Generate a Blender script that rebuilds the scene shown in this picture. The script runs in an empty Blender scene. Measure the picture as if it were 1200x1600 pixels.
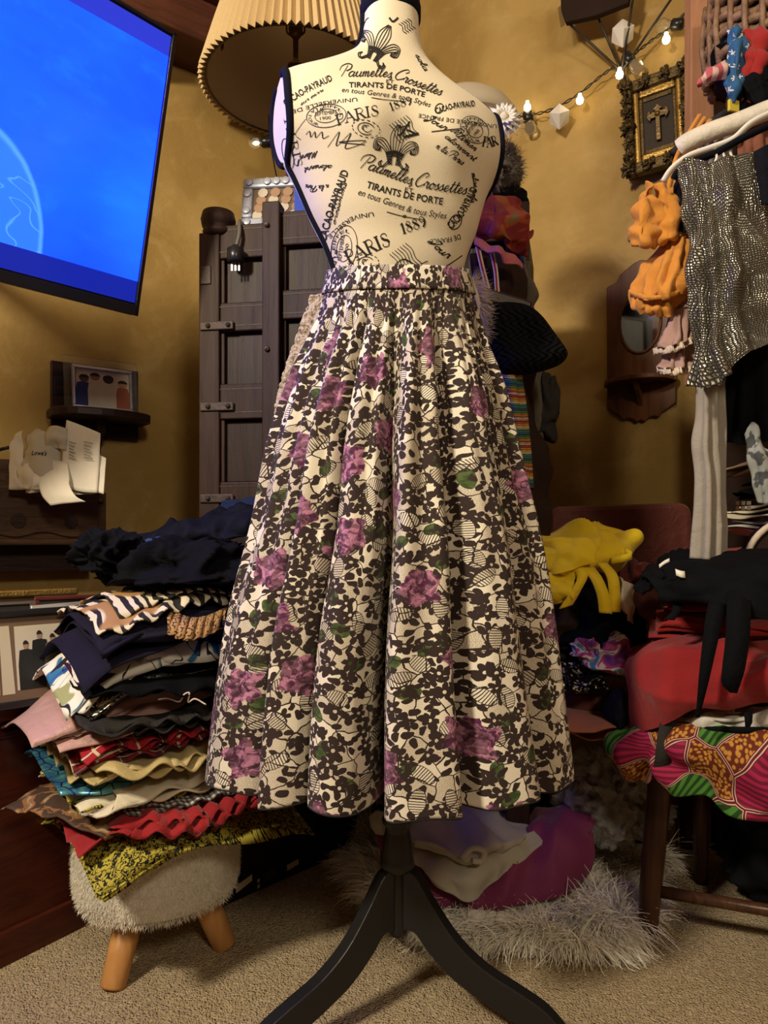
import bpy, bmesh, math, random
import numpy as np
from mathutils import Vector, Matrix
from mathutils.bvhtree import BVHTree

# ------------------------------------------------------------------ camera, world, lights, exposure
scene = bpy.context.scene
F, CX, CY, H = 1110.0, 600.0, 840.0, 0.75        # focal length in pixels, principal point, eye height
cam_d = bpy.data.cameras.new('camera'); cam = bpy.data.objects.new('camera', cam_d)
scene.collection.objects.link(cam); scene.camera = cam
cam.location = (0, 0, H); cam.rotation_euler = (math.pi/2, 0, 0)
cam_d.sensor_width = 36; cam_d.lens = 36*F/1600; cam_d.shift_y = (CY-800)/1600
cam_d.clip_start = 0.02
w = bpy.data.worlds.new('world'); scene.world = w; w.use_nodes = True
w.node_tree.nodes['Background'].inputs[0].default_value = (1.0, .86, .66, 1)
w.node_tree.nodes['Background'].inputs[1].default_value = 0.03
def lamp(name, loc, power, col, size, target):
    d = bpy.data.lights.new(name, 'AREA'); d.energy = power; d.color = col; d.shape = 'DISK'; d.size = size
    o = bpy.data.objects.new(name, d); scene.collection.objects.link(o); o.location = loc
    o.rotation_euler = (Vector(target)-Vector(loc)).to_track_quat('-Z', 'Y').to_euler()
    return o
lamp('ceiling_light_near', (-1.25, -0.35, 2.15), 62, (1.0, .85, .62), .30, (0.1, 1.3, .75))
lamp('fill_light', (.75, -1.3, 2.15), 19, (1.0, .84, .60), .45, (0.1, 1.9, .95))  # added fill from the right to brighten the left wall, not a room fixture
vs = scene.view_settings
vs.view_transform = 'Standard'; vs.look = 'None'; vs.gamma = 1; vs.use_curve_mapping = False
vs.exposure = 0.10
scene.display_settings.display_device = 'sRGB'

# ------------------------------------------------------------------ helpers: pixels, planes
def W(x, y, D): return np.array([(x-CX)/F*D, D, H-(y-CY)/F*D])
def hit(x, y, p0, n):
    d = np.array([(x-CX)/F, 1.0, -(y-CY)/F]); o = np.array([0, 0, H])
    t = np.dot(np.array(p0)-o, n)/np.dot(d, n); return o+d*t
def G(x, y, z=0.0): return hit(x, y, (0, 0, z), np.array([0, 0, 1.0]))
rng = np.random.default_rng(7)
# ------------------------------------------------------------------ helpers: objects
COL = scene.collection
def tag(o, label, cat, group=None, kind=None):
    o['label'] = label
    if cat: o['category'] = cat
    if group: o['group'] = group
    if kind: o['kind'] = kind
    return o
def thing(name, label, cat, loc, group=None, kind=None):
    o = bpy.data.objects.new(name, None); COL.objects.link(o); o.location = [float(v) for v in loc]
    o.empty_display_size = .05
    return tag(o, label, cat, group, kind)
def wmat(q): return wmat(q.parent)@q.matrix_parent_inverse@q.matrix_basis if q.parent else q.matrix_basis.copy()
def setparent(o, par):
    if par is not None: o.parent = par; o.matrix_parent_inverse = wmat(par).inverted()
def obj(name, V, Fc, mat, par=None, uv=None, smooth=True, solid=0, bev=0, sub=0, label=None, loc=None):
    me = bpy.data.meshes.new(name)
    V = np.asarray(V, float).reshape(-1, 3)
    off = np.zeros(3)
    if par is None:                      # origin at the base of a stand-alone thing
        off = np.array([(V[:, 0].min()+V[:, 0].max())/2, (V[:, 1].min()+V[:, 1].max())/2, V[:, 2].min()])
    me.from_pydata((V-off).tolist(), [], Fc.tolist() if isinstance(Fc, np.ndarray) else Fc)
    if smooth: me.polygons.foreach_set('use_smooth', [True]*len(me.polygons))
    if uv is not None:
        l = me.uv_layers.new(name='uv'); idx = np.zeros(len(me.loops), int); me.loops.foreach_get('vertex_index', idx)
        l.data.foreach_set('uv', np.asarray(uv, float)[idx].ravel())
    me.materials.append(mat); me.update()
    o = bpy.data.objects.new(name, me); COL.objects.link(o); o.location = off.tolist()
    setparent(o, par)
    if bev:
        m = o.modifiers.new('bevel', 'BEVEL'); m.width = bev; m.segments = 2; m.limit_method = 'ANGLE'; m.angle_limit = .6
    if sub: m = o.modifiers.new('sub', 'SUBSURF'); m.levels = m.render_levels = sub
    if solid: m = o.modifiers.new('solid', 'SOLIDIFY'); m.thickness = solid; m.offset = 0
    if label: o['label'] = label
    return o
def struct(o): o['kind'] = 'structure'; return o
def joinm(*ms):
    V, Fc = [], []; n = 0
    for v, f in ms:
        v = np.asarray(v, float); V.append(v); Fc += [[i+n for i in q] for q in f]; n += len(v)
    return np.concatenate(V), Fc
def boxm(c, s, yaw=0, R=None):
    x, y, z = [q/2 for q in s]
    v = np.array([[a, b, d] for d in (-z, z) for b in (-y, y) for a in (-x, x)])
    if R is None: R = np.array(Matrix.Rotation(yaw, 3, 'Z'))
    return v@np.asarray(R).T+np.asarray(c), [[0, 2, 3, 1], [4, 5, 7, 6], [0, 1, 5, 4], [2, 6, 7, 3], [0, 4, 6, 2], [1, 3, 7, 5]]
def frameR(xd, zd=(0, 0, 1)):
    xd = np.asarray(xd, float); xd = xd/np.linalg.norm(xd); zd = np.asarray(zd, float)
    zd = zd-xd*np.dot(zd, xd); zd = zd/np.linalg.norm(zd); yd = np.cross(zd, xd)
    return np.stack([xd, yd, zd], 1)
def cr(P, n):                                        # Catmull-Rom resample
    P = np.asarray(P, float)
    if len(P) == 2: return P[0]+(P[1]-P[0])*np.linspace(0, 1, n)[:, None]
    Q = np.concatenate([[2*P[0]-P[1]], P, [2*P[-1]-P[-2]]])
    t = np.linspace(0, len(P)-1-1e-9, n); i = t.astype(int); f = (t-i)[:, None]
    a, b, c, d = Q[i], Q[i+1], Q[i+2], Q[i+3]
    return .5*(2*b+(c-a)*f+(2*a-5*b+4*c-d)*f*f+(3*b-a-3*c+d)*f**3)
def gridf(nv, nu, closed=False):
    i = np.arange(nv-1)[:, None]; m = nu if closed else nu-1; j = np.arange(m)[None]
    k = (j+1) % nu
    return np.stack([i*nu+j, i*nu+k, (i+1)*nu+k, (i+1)*nu+j], -1).reshape(-1, 4)
def tubem(P, r, seg=8, n=None, cap=True, flat=1.0, upv=None):
    P = np.asarray(P, float)
    rr = np.full(len(P), r) if np.isscalar(r) else np.asarray(r, float)
    if n: 
        rr = np.interp(np.linspace(0, len(P)-1, n), np.arange(len(P)), rr); P = cr(P, n)
    T = np.gradient(P, axis=0); T /= np.linalg.norm(T, axis=1)[:, None]+1e-12
    up = np.array(upv if upv is not None else ([0, 0, 1.] if abs(T[0][2]) < .9 else [1., 0, 0])); V = []
    a = np.arange(seg)/seg*2*math.pi
    for p, t, q in zip(P, T, rr):
        s = np.cross(t, up); s /= np.linalg.norm(s)+1e-12; up = np.cross(s, t)
        V.append(p+q*(np.cos(a)[:, None]*s+flat*np.sin(a)[:, None]*up))
    V = np.concatenate(V); Fc = gridf(len(P), seg, True).tolist()
    if cap: Fc += [list(range(seg))[::-1], [len(V)-seg+i for i in range(seg)]]
    return V, Fc
def lathem(prof, c=(0, 0, 0), seg=32, R=None):
    a = np.arange(seg)/seg*2*math.pi; V = []
    for r, z in prof: V.append(np.stack([r*np.cos(a), r*np.sin(a), np.full(seg, z)], 1))
    V = np.concatenate(V)
    if R is not None: V = V@np.asarray(R).T
    Fc = gridf(len(prof), seg, True).tolist()
    if prof[0][0] > 1e-5: Fc.append(list(range(seg))[::-1])
    if prof[-1][0] > 1e-5: Fc.append([len(V)-seg+i for i in range(seg)])
    return V+np.asarray(c), Fc
def prismm(out, t, R, c):                            # 2D outline extruded by t along local z, R = columns x,y,z
    out = np.asarray(out, float); n = len(out)
    V = np.concatenate([np.c_[out, np.full(n, -t/2)], np.c_[out, np.full(n, t/2)]])
    V = V@np.asarray(R).T+np.asarray(c)
    return V, [list(range(n))[::-1], [n+i for i in range(n)]]+[[i, (i+1) % n, n+(i+1) % n, n+i] for i in range(n)]
def sn(x, y, z, f, seed, k=6):                       # smooth noise, sum of sines
    g = np.random.default_rng(seed); s = 0
    for _ in range(k):
        d = g.normal(size=3); d *= f*(.6+.8*g.random())/np.linalg.norm(d)
        s = s+np.sin(6.283*(d[0]*x+d[1]*y+d[2]*z)+g.random()*6.283)
    return s/math.sqrt(k)*1.1
def ridge(x, y, z, f, seed):
    a = x+.25/f*sn(x, y, z, f*.7, seed+1); b = y+.25/f*sn(x, y, z, f*.7, seed+2)
    return 1-np.abs(sn(a, b, z, f, seed+3, 3))
# ------------------------------------------------------------------ helpers: cloth
def arcuv(G3, su=1, sv=1):
    du = np.linalg.norm(np.diff(G3, axis=1), axis=2).mean(0); dv = np.linalg.norm(np.diff(G3, axis=0), axis=2).mean(1)
    u = np.r_[0, np.cumsum(du)]; v = np.r_[0, np.cumsum(dv)]
    U, Vv = np.meshgrid(u*su, v*sv); return np.stack([U, Vv], -1)
def loft(name, rows, mat, par=None, nu=60, nv=60, fold=None, amp=0, freq=12, seed=0, solid=.003, closed=False, fine=0, hem=0, world=False):
    """smooth cloth through rows of (x,y,depth) control points; fold=(waves, amplitude top, amplitude bottom)"""
    R = [cr([np.array(p, float) if world else W(*p) for p in r], nu) for r in rows]
    Gd = np.stack([cr(np.stack([r[j] for r in R]), nv) for j in range(nu)], 1)
    uv = arcuv(Gd)
    tu = np.gradient(Gd, axis=1); tv = np.gradient(Gd, axis=0); N = np.cross(tu, tv); N /= np.linalg.norm(N, axis=2)[..., None]+1e-12
    if (N*(np.array([0, 0, H])-Gd)).sum() < 0: N = -N
    u = np.linspace(0, 1, nu)[None]; v = np.linspace(0, 1, nv)[:, None]
    d = 0
    if fold:
        ph = seed*1.7+.9*np.sin(u*5+seed)+.35*np.sin(v*3+seed)
        d = d+np.sin(u*fold[0]*6.283+ph)*(fold[1]+(fold[2]-fold[1])*v)
    x, y, z = Gd[..., 0], Gd[..., 1], Gd[..., 2]
    if amp: d = d+amp*(ridge(x, y, z, freq, seed+11)-.5)+.4*amp*sn(x, y, z, freq*1.9, seed+5)
    if fine: d = d+fine*sn(x, y, z, 90, seed+9)
    Gd = Gd+N*(d*np.ones((nv, nu)))[..., None]
    if hem: Gd[..., 2] += hem*v**3*sn(u*np.ones_like(v), 0*u*v, 0*u*v, 4, seed+3)
    return obj(name, Gd.reshape(-1, 3), gridf(nv, nu, closed), mat, par, uv=uv.reshape(-1, 2), solid=solid)
def folded(name, c, wd, dp, h, yaw, mat, n=4, seed=0, amp=.006, droop=0, Rs=.14, sc=None, par=None, thick=.003, ruf=0, rufn=22, jit=.02, nu=70, tilt=(0, 0), bulge=.25):
    """a piece of folded clothing: one sheet laid in n zig-zag layers, front folds rounded, edges sagging over a support"""
    g = np.random.default_rng(seed+100); t = h/n; S = []; lay = []
    for k in range(n):
        a0, a1 = -dp/2+g.normal()*jit*.6, dp/2
        v = np.linspace(a0, a1, 16) if k % 2 == 0 else np.linspace(a1, a0, 16)
        S += [(q, k*t+t/2) for q in v]; lay += [k]*16
        if k < n-1:
            e = S[-1][0]; s = 1 if k % 2 == 0 else -1
            for b in np.linspace(0, math.pi, 7)[1:-1]: S.append((e+s*math.sin(b)*t*.7, k*t+t/2+t/2*(1-math.cos(b)))); lay.append(k+b/math.pi)
    S = np.array(S); lay = np.array(lay); nv = len(S)
    wj = g.normal(size=n)*jit; sj = g.normal(size=n)*jit*.5
    hw = wd/2+np.interp(lay, np.arange(n), wj); sh = np.interp(lay, np.arange(n), sj)
    u = np.linspace(-1, 1, nu)[None]
    X = u*hw[:, None]+sh[:, None]; Y = np.repeat(S[:, :1], nu, 1); Z = np.repeat(S[:, 1:], nu, 1)
    arc = np.r_[0, np.cumsum(np.hypot(*np.diff(S, axis=0).T))]
    uv = np.stack([X, np.repeat(arc[:, None], nu, 1)], -1)
    Y = Y+jit*.7*sn(X, lay[:, None]*.37+0*X, 0*X, 5, seed+4)*np.clip(np.abs(Y)/(dp/2), 0, 1)
    rx, ry = X/(wd/2), Y/(dp/2)
    Z = Z*(1-bulge*np.clip(np.maximum(np.abs(rx), np.abs(ry)), 0, 1.1)**4)
    Z = Z+amp*sn(X, Y, 0*X, 6, seed)+.35*t*np.clip(sn(X, Y, lay[:, None]*.31+0*X, 9, seed+7), -1, 1)*.6
    if ruf:
        e = np.clip((np.maximum(np.abs(rx), np.abs(ry))-.72)/.28, 0, 1)**2
        ang = np.arctan2(Y, X); Z = Z+ruf*e*np.sin(rufn*ang+3*np.sin(2*ang+seed)+lay[:, None]*1.3)
        k = 1+.25*ruf/.01*.06*e*np.cos(rufn*ang+3*np.sin(2*ang+seed)); X = X*k; Y = Y*k
    r = np.hypot(X, Y); 
    if droop: Z = Z-droop*np.clip(r-Rs, 0, 1)**1.4
    Z = Z+tilt[0]*X+tilt[1]*Y
    Rz = np.array(Matrix.Rotation(yaw, 3, 'Z'))
    P = np.stack([X, Y, Z], -1)@Rz.T+np.asarray(c)
    return obj(name, P.reshape(-1, 3), gridf(nv, nu), mat, par, uv=uv.reshape(-1, 2), solid=thick)
def crumple(name, c, rad, mat, par=None, seed=0, amp=.25, freq=9, yaw=0, tilt=0, flat=.55, nu=110, nv=60, sup=1.0, roll=0):
    """a bunched-up cloth lump with sharp fold ridges"""
    a = np.linspace(0, 2*math.pi, nu, endpoint=False)[None]; b = np.linspace(-math.pi/2+.02, math.pi/2-.02, nv)[:, None]
    f = lambda q: np.sign(q)*np.abs(q)**sup
    x = f(np.cos(b))*f(np.cos(a)); y = f(np.cos(b))*f(np.sin(a)); z = f(np.sin(b))+0*a
    m = max(rad)
    X, Y, Z = x*rad[0], y*rad[1], z*rad[2]
    d = 1+amp*(ridge(X, Y, Z, freq, seed)-.62)+.35*amp*(ridge(X, Y, Z, freq*2.3, seed+20)-.6)+.2*amp*sn(X, Y, Z, freq*.5, seed+31)
    X, Y, Z = X*d, Y*d, Z*d
    Z = np.where(Z < 0, Z*flat, Z)
    uv = np.stack([a*rad[0]+0*b, b*m+0*a], -1)
    M = np.array(Matrix.Rotation(yaw, 3, 'Z')@Matrix.Rotation(tilt, 3, 'Y')@Matrix.Rotation(roll, 3, 'X'))
    P = np.stack([X, Y, Z], -1)@M.T+np.asarray(c)
    P = P.reshape(-1, 3); n = len(P)
    Fc = gridf(nv, nu, True).tolist()+[list(range(nu))[::-1], [n-nu+i for i in range(nu)]]
    return obj(name, P, Fc, mat, par, uv=uv.reshape(-1, 2))
def ribbonm(P, wd, side, n=40):
    P = cr(P, n); s = np.asarray(side, float); s = s/np.linalg.norm(s)
    ww = np.full(n, wd) if np.isscalar(wd) else np.interp(np.linspace(0, 1, n), np.linspace(0, 1, len(wd)), wd)
    V = np.stack([P-s*ww[:, None]/2, P+s*ww[:, None]/2], 1)
    arc = np.r_[0, np.cumsum(np.linalg.norm(np.diff(P, axis=0), axis=1))]
    uv = np.stack([np.stack([-ww/2, arc], 1), np.stack([ww/2, arc], 1)], 1)
    return V.reshape(-1, 3), gridf(n, 2), uv.reshape(-1, 2)
def ribbon(name, P, wd, side, mat, par=None, n=40, solid=.003):
    V, Fc, uv = ribbonm(P, wd, side, n); return obj(name, V, Fc, mat, par, uv=uv, solid=solid)
def strands(name, roots, dirs, L, wd, mat, par, seg=5, curl=.4, grav=.5, seed=0):
    g = np.random.default_rng(seed); n = len(roots)
    P = [roots]; d = dirs.copy(); Ls = L*(.6+.8*g.random(n))[:, None]/seg
    ph = g.normal(size=(n, 3))
    for k in range(seg):
        d = d+curl*(g.normal(size=(n, 3))*.5+ph*.4)+np.array([0, 0, -grav/seg]); d /= np.linalg.norm(d, axis=1)[:, None]
        q = P[-1]+d*Ls; q[:, 2] = np.maximum(q[:, 2], .003+.01*g.random(n)); P.append(q)
    P = np.stack(P, 1)
    s = np.cross(P[:, -1]-P[:, 0], g.normal(size=(n, 3))); s /= np.linalg.norm(s, axis=1)[:, None]+1e-9
    ww = wd*np.linspace(1, .15, seg+1)[None, :, None]
    V = np.stack([P-s[:, None]*ww/2, P+s[:, None]*ww/2], 2).reshape(-1, 3)
    b = (np.arange(n)*(seg+1)*2)[:, None]+(np.arange(seg)*2)[None]
    Fc = np.stack([b, b+1, b+3, b+2], -1).reshape(-1, 4)
    o = obj(name, V, Fc, mat, par); o['kind'] = 'stuff'; return o
# ------------------------------------------------------------------ materials (node expressions)
class E:
    def __init__(s, nt, o): s.nt = nt; s.o = o
    def m(s, op, *a):
        n = s.nt.nodes.new('ShaderNodeMath'); n.operation = op
        for i, q in enumerate((s,)+a):
            if isinstance(q, E): s.nt.links.new(q.o, n.inputs[i])
            else: n.inputs[i].default_value = q
        return E(s.nt, n.outputs[0])
    def __add__(s, b): return s.m('ADD', b)
    __radd__ = __add__
    def __sub__(s, b): return s.m('SUBTRACT', b)
    def __rsub__(s, b): return (s*-1)+b
    def __mul__(s, b): return s.m('MULTIPLY', b)
    __rmul__ = __mul__
    def __truediv__(s, b): return s.m('DIVIDE', b)
    def __lt__(s, b): return s.m('LESS_THAN', b)
    def __gt__(s, b): return s.m('GREATER_THAN', b)
    def __and__(s, b): return s.m('MINIMUM', b)
    def __or__(s, b): return s.m('MAXIMUM', b)
    def sin(s): return s.m('SINE')
    def cos(s): return s.m('COSINE')
    def abs(s): return s.m('ABSOLUTE')
    def pow(s, b): return s.m('POWER', b)
    def mod(s, b): return s.m('FLOORED_MODULO', b)
    def inv(s): return 1-s
    def clamp(s): return s.m('ADD', 0.0) | 0.0
class MT:
    """one material: .uv / .ob coordinates, colours mixed in order onto a principled shader"""
    def __init__(s, name, col=(.5, .5, .5), rough=.75, metal=0, sheen=0, coat=0, spec=.4):
        s.mat = bpy.data.materials.new(name); s.mat.use_nodes = True; s.nt = s.mat.node_tree
        s.b = s.nt.nodes['Principled BSDF']; s.b.inputs['Roughness'].default_value = rough; s.b.inputs['Metallic'].default_value = metal
        s.b.inputs['Sheen Weight'].default_value = sheen; s.b.inputs['Coat Weight'].default_value = coat; s.b.inputs['Specular IOR Level'].default_value = spec
        s.tc = s.nt.nodes.new('ShaderNodeTexCoord'); s.uv = s.tc.outputs['UV']; s.ob = s.tc.outputs['Object']
        s.c = None; s.set(col)
    def set(s, col): s.c = tuple(col)[:3]+(1,); s.b.inputs['Base Color'].default_value = s.c; s.sock = None; return s
    def mix(s, fac, col):
        n = s.nt.nodes.new('ShaderNodeMix'); n.data_type = 'RGBA'
        if isinstance(fac, E): s.nt.links.new(fac.o, n.inputs[0])
        else: n.inputs[0].default_value = fac
        if s.sock: s.nt.links.new(s.sock, n.inputs[6])
        else: n.inputs[6].default_value = s.c
        if isinstance(col, (tuple, list)): n.inputs[7].default_value = tuple(col)[:3]+(1,)
        else: s.nt.links.new(col, n.inputs[7])
        s.sock = n.outputs[2]; s.nt.links.new(s.sock, s.b.inputs['Base Color']); return s
    def xyz(s, v):
        n = s.nt.nodes.new('ShaderNodeSeparateXYZ'); s.nt.links.new(v, n.inputs[0]); return [E(s.nt, o) for o in n.outputs]
    def vec(s, x, y, z=0.0):
        n = s.nt.nodes.new('ShaderNodeCombineXYZ')
        for i, q in enumerate((x, y, z)):
            if isinstance(q, E): s.nt.links.new(q.o, n.inputs[i])
            else: n.inputs[i].default_value = q
        return n.outputs[0]
    def noise(s, v, sc, det=3, rough=.55, dist=0, color=False):
        n = s.nt.nodes.new('ShaderNodeTexNoise'); s.nt.links.new(v, n.inputs['Vector']); n.inputs['Scale'].default_value = sc
        n.inputs['Detail'].default_value = det; n.inputs['Roughness'].default_value = rough; n.inputs['Distortion'].default_value = dist
        return n.outputs['Color'] if color else E(s.nt, n.outputs[0])
    def warp(s, v, sc, amt):
        n = s.nt.nodes.new('ShaderNodeVectorMath'); n.operation = 'SCALE'; n.inputs['Scale'].default_value = amt
        k = s.nt.nodes.new('ShaderNodeVectorMath'); k.operation = 'ADD'
        s.nt.links.new(s.noise(v, sc, 2, color=True), n.inputs[0]); s.nt.links.new(v, k.inputs[0]); s.nt.links.new(n.outputs[0], k.inputs[1])
        return k.outputs[0]
    def vor(s, v, sc, feat='F1', rand=1.0, dim='2D'):
        n = s.nt.nodes.new('ShaderNodeTexVoronoi'); n.voronoi_dimensions = dim; n.feature = feat
        n.inputs['Scale'].default_value = sc; n.inputs['Randomness'].default_value = rand; s.nt.links.new(v, n.inputs['Vector'])
        if feat == 'DISTANCE_TO_EDGE': return E(s.nt, n.outputs['Distance'])
        return E(s.nt, n.outputs['Distance']), n.outputs['Position'], n.outputs['Color']
    def local(s, v, sc, rand=.85):
        """per-cell local polar coordinates in metres: r, angle, (x,y) turned at random, random value"""
        d, p, c = s.vor(v, sc, rand=rand)
        k = s.nt.nodes.new('ShaderNodeVectorMath'); k.operation = 'SUBTRACT'; s.nt.links.new(v, k.inputs[0]); s.nt.links.new(p, k.inputs[1])
        x, y, _ = s.xyz(k.outputs[0]); r1, r2, r3 = s.xyz(c)
        th = y.m('ARCTAN2', x)+r1*6.283; r = (x*x+y*y).m('SQRT')
        return r, th, r*th.cos(), r*th.sin(), r2, r3
    def step(s, e, a, b):
        n = s.nt.nodes.new('ShaderNodeMapRange'); n.interpolation_type = 'SMOOTHSTEP'; s.nt.links.new(e.o, n.inputs[0])
        n.inputs[1].default_value = a; n.inputs[2].default_value = b; return E(s.nt, n.outputs[0])
    def bump(s, e, dist=.002, st=1.0):
        n = s.nt.nodes.new('ShaderNodeBump'); n.inputs['Distance'].default_value = dist; n.inputs['Strength'].default_value = st
        s.nt.links.new(e.o, n.inputs['Height'])
        if s.b.inputs['Normal'].links: s.nt.links.new(s.b.inputs['Normal'].links[0].from_socket, n.inputs['Normal'])
        s.nt.links.new(n.outputs[0], s.b.inputs['Normal']); return s
    def rough(s, e): s.nt.links.new(e.o, s.b.inputs['Roughness']); return s
    def metal(s, e): s.nt.links.new(e.o, s.b.inputs['Metallic']); return s
    def emit(s, st, col=None):
        if col: s.b.inputs['Emission Color'].default_value = tuple(col)+(1,)
        else: s.nt.links.new(s.sock, s.b.inputs['Emission Color'])
        s.b.inputs['Emission Strength'].default_value = st; return s
def fabric(name, col, rough=.85, weave=700, var=.25, sheen=.15, uvs=True, bump=.0006, wrink=True):
    m = MT(name, col, rough, sheen=sheen if max(col) > .06 else 0, spec=.25 if max(col) > .06 else .10); v = m.ob
    m.mix(m.step(m.noise(v, 9, 4), .35, .75)*var, tuple(c*.55 for c in col))
    if weave: m.bump(m.noise(v, weave, 1), bump)
    if wrink: m.bump(m.noise(v, 22, 4, dist=.8), .008, .55)
    return m
def wood(name, c1, c2, rough=.5, sc=7, stretch=(1, 1, .08), coat=0, bump=.001):
    m = MT(name, c1, rough, coat=coat, spec=.25)
    mp = m.nt.nodes.new('ShaderNodeMapping'); mp.inputs['Scale'].default_value = stretch; m.nt.links.new(m.ob, mp.inputs[0]); v = mp.outputs[0]
    g = m.noise(v, sc*6, 5, .6, 1.2); m.mix(m.step(g, .35, .68), c2); m.mix(m.step(m.noise(m.ob, 4, 4), .5, .8)*.5, tuple(c*.45 for c in c2)); m.bump(g, bump)
    return m
mt = {}
def simple(key, col, rough=.5, metal=0, coat=0, spec=.4, var=0, bump=0, bsc=80):
    m = MT(key, col, rough, metal, coat=coat, spec=spec)
    if var: m.mix(m.step(m.noise(m.ob, 30, 4), .35, .7)*var, tuple(c*.4 for c in col))
    if bump: m.bump(m.noise(m.ob, bsc, 4), bump)
    mt[key] = m.mat; return m.mat
# plaster: mottled ochre wash
m = MT('ochre_plaster', (.34, .215, .060), .8); v = m.ob
m.mix(m.step(m.noise(v, 2.2, 5, .62, .5), .36, .66), (.48, .325, .115)); m.mix(m.step(m.noise(v, 6.5, 5, .65, .8), .5, .78)*.6, (.55, .40, .18))
m.mix(m.step(m.noise(v, 3.3, 4, .6), .55, .8)*.5, (.24, .145, .042)); m.mix(m.step(m.noise(v, 31, 2), .76, .80)*.6, (.16, .09, .03))
m.bump(m.noise(v, 38, 5, .65), .0025, .6); m.bump(m.noise(v, 160, 2), .0008, .5); mt['plaster'] = m.mat
m = MT('ceiling_plaster', (.62, .50, .32), .9); m.bump(m.noise(m.ob, 30, 4), .003); mt['ceil'] = m.mat
# carpet: looped beige pile
m = MT('beige_carpet', (.50, .37, .20), .95, sheen=.2, spec=.1); v = m.ob
d, p, c = m.vor(m.warp(v, 60, .006), 270, dim='3D'); m.mix(m.step(d, .3, .85), (.27, .19, .095)); m.mix(m.step(m.noise(v, 120, 3), .4, .7)*.5, (.66, .53, .33))
m.mix(m.step(m.noise(v, 5, 4), .4, .75)*.35, (.24, .17, .085)); m.bump((d*-1)+1, .006, 1.0); m.bump(m.noise(v, 25, 3), .006, .5); mt['carpet'] = m.mat
mt['cab'] = wood('carved_dark_wood', (.036, .016, .011), (.020, .009, .007), .55, bump=.002).mat
mt['panel'] = wood('dark_panel_wood', (.027, .013, .010), (.016, .008, .007), .5, bump=.0015).mat
mt['iron'] = simple('old_iron', (.055, .04, .034), .55, .4, bump=.002, bsc=60)
mt['bracketwood'] = wood('very_dark_wood', (.040, .018, .014), (.022, .010, .008), .42, stretch=(.2, .2, 1)).mat
mt['boxwood'] = wood('brown_stained_wood', (.085, .042, .020), (.050, .024, .012), .4, stretch=(.2, .2, 1)).mat
mt['chest'] = wood('red_brown_chest_wood', (.075, .016, .008), (.045, .010, .006), .35, stretch=(.15, .15, 1)).mat
mt['chairwood'] = wood('chair_wood', (.075, .032, .016), (.035, .015, .009), .35).mat
mt['mirrorwood'] = wood('mirror_wood', (.17, .066, .028), (.11, .042, .018), .42).mat
mt['beam'] = wood('beam_wood', (.10, .032, .018), (.06, .02, .012), .5, stretch=(.1, .1, 1)).mat
mt['pinkwood'] = wood('pinkish_board', (.46, .235, .13), (.37, .185, .10), .55, bump=.0004).mat
mt['beech'] = wood('pale_beech', (.52, .27, .095), (.43, .205, .065), .4, sc=5, bump=.0003).mat
simple('black', (.004, .004, .006), .35); simple('blacksatin', (.010, .010, .011), .42, coat=.1)
simple('blackfelt', (.006, .007, .012), .95, spec=.1); simple('navytrim', (.006, .007, .016), .9, spec=.1, bump=.0006, bsc=900)
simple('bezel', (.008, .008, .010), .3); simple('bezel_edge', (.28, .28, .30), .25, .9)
simple('silver', (.55, .55, .57), .28, .95, var=.3); simple('white', (.78, .76, .72), .6); simple('paper', (.74, .70, .60), .8, bump=.001, bsc=20)
simple('paper2', (.52, .48, .39), .85, bump=.002, bsc=30); simple('kraft', (.52, .36, .14), .8); simple('ink', (.008, .008, .009), .8)
simple('greyink', (.18, .17, .16), .8); simple('brass', (.15, .085, .032), .3, .85, var=.5); simple('darkrod', (.05, .042, .035), .5, .5)
simple('gold', (.42, .27, .08), .32, .85, var=.4, bump=.001, bsc=200); simple('oldgold', (.125, .085, .032), .45, .6, var=.75, bump=.003, bsc=120)
simple('crossgold', (.20, .14, .065), .4, .7, var=.6, bump=.0015, bsc=150); simple('darkfield', (.030, .020, .012), .7, bump=.001)
simple('plastic', (.012, .012, .013), .3); simple('steel', (.5, .5, .5), .3, 1)
m = MT('mirror_glass', (.55, .56, .54), .05, 1.0); mt['mirror'] = m.mat
m = MT('clear_glass', (.95, .97, .96), .03); m.b.inputs['Transmission Weight'].default_value = .95; m.b.inputs['IOR'].default_value = 1.3; mt['glass'] = m.mat
m = MT('lit_bulb', (1, .9, .6), .3); m.emit(14, (1.0, .78, .42)); mt['bulb'] = m.mat
m = MT('folded_white_paper', (.80, .77, .72), .7); m.b.inputs['Transmission Weight'].default_value = 0; mt['origami'] = m.mat
# lamp shade: pleated cream paper
m = MT('pleated_shade', (.70, .54, .30), .8, sheen=.1); m.mix(m.step(m.noise(m.ob, 300, 2), .4, .7)*.25, (.52, .38, .19)); m.bump(m.noise(m.ob, 350, 2), .0006)
m.b.inputs['Subsurface Weight'].default_value = 0; mt['shade'] = m.mat
simple('shadelining', (.44, .36, .24), .9)
# linen of the dress form
m = MT('cream_linen', (.72, .65, .50), .9, sheen=.1, spec=.15); x, y, z = m.xyz(m.ob); 
m.mix(m.step((x*2600).sin()*(z*2600).sin(), .2, 1)*.12, (.60, .52, .37)); m.bump(m.noise(m.ob, 900, 2), .0004); mt['linen'] = m.mat
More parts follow.
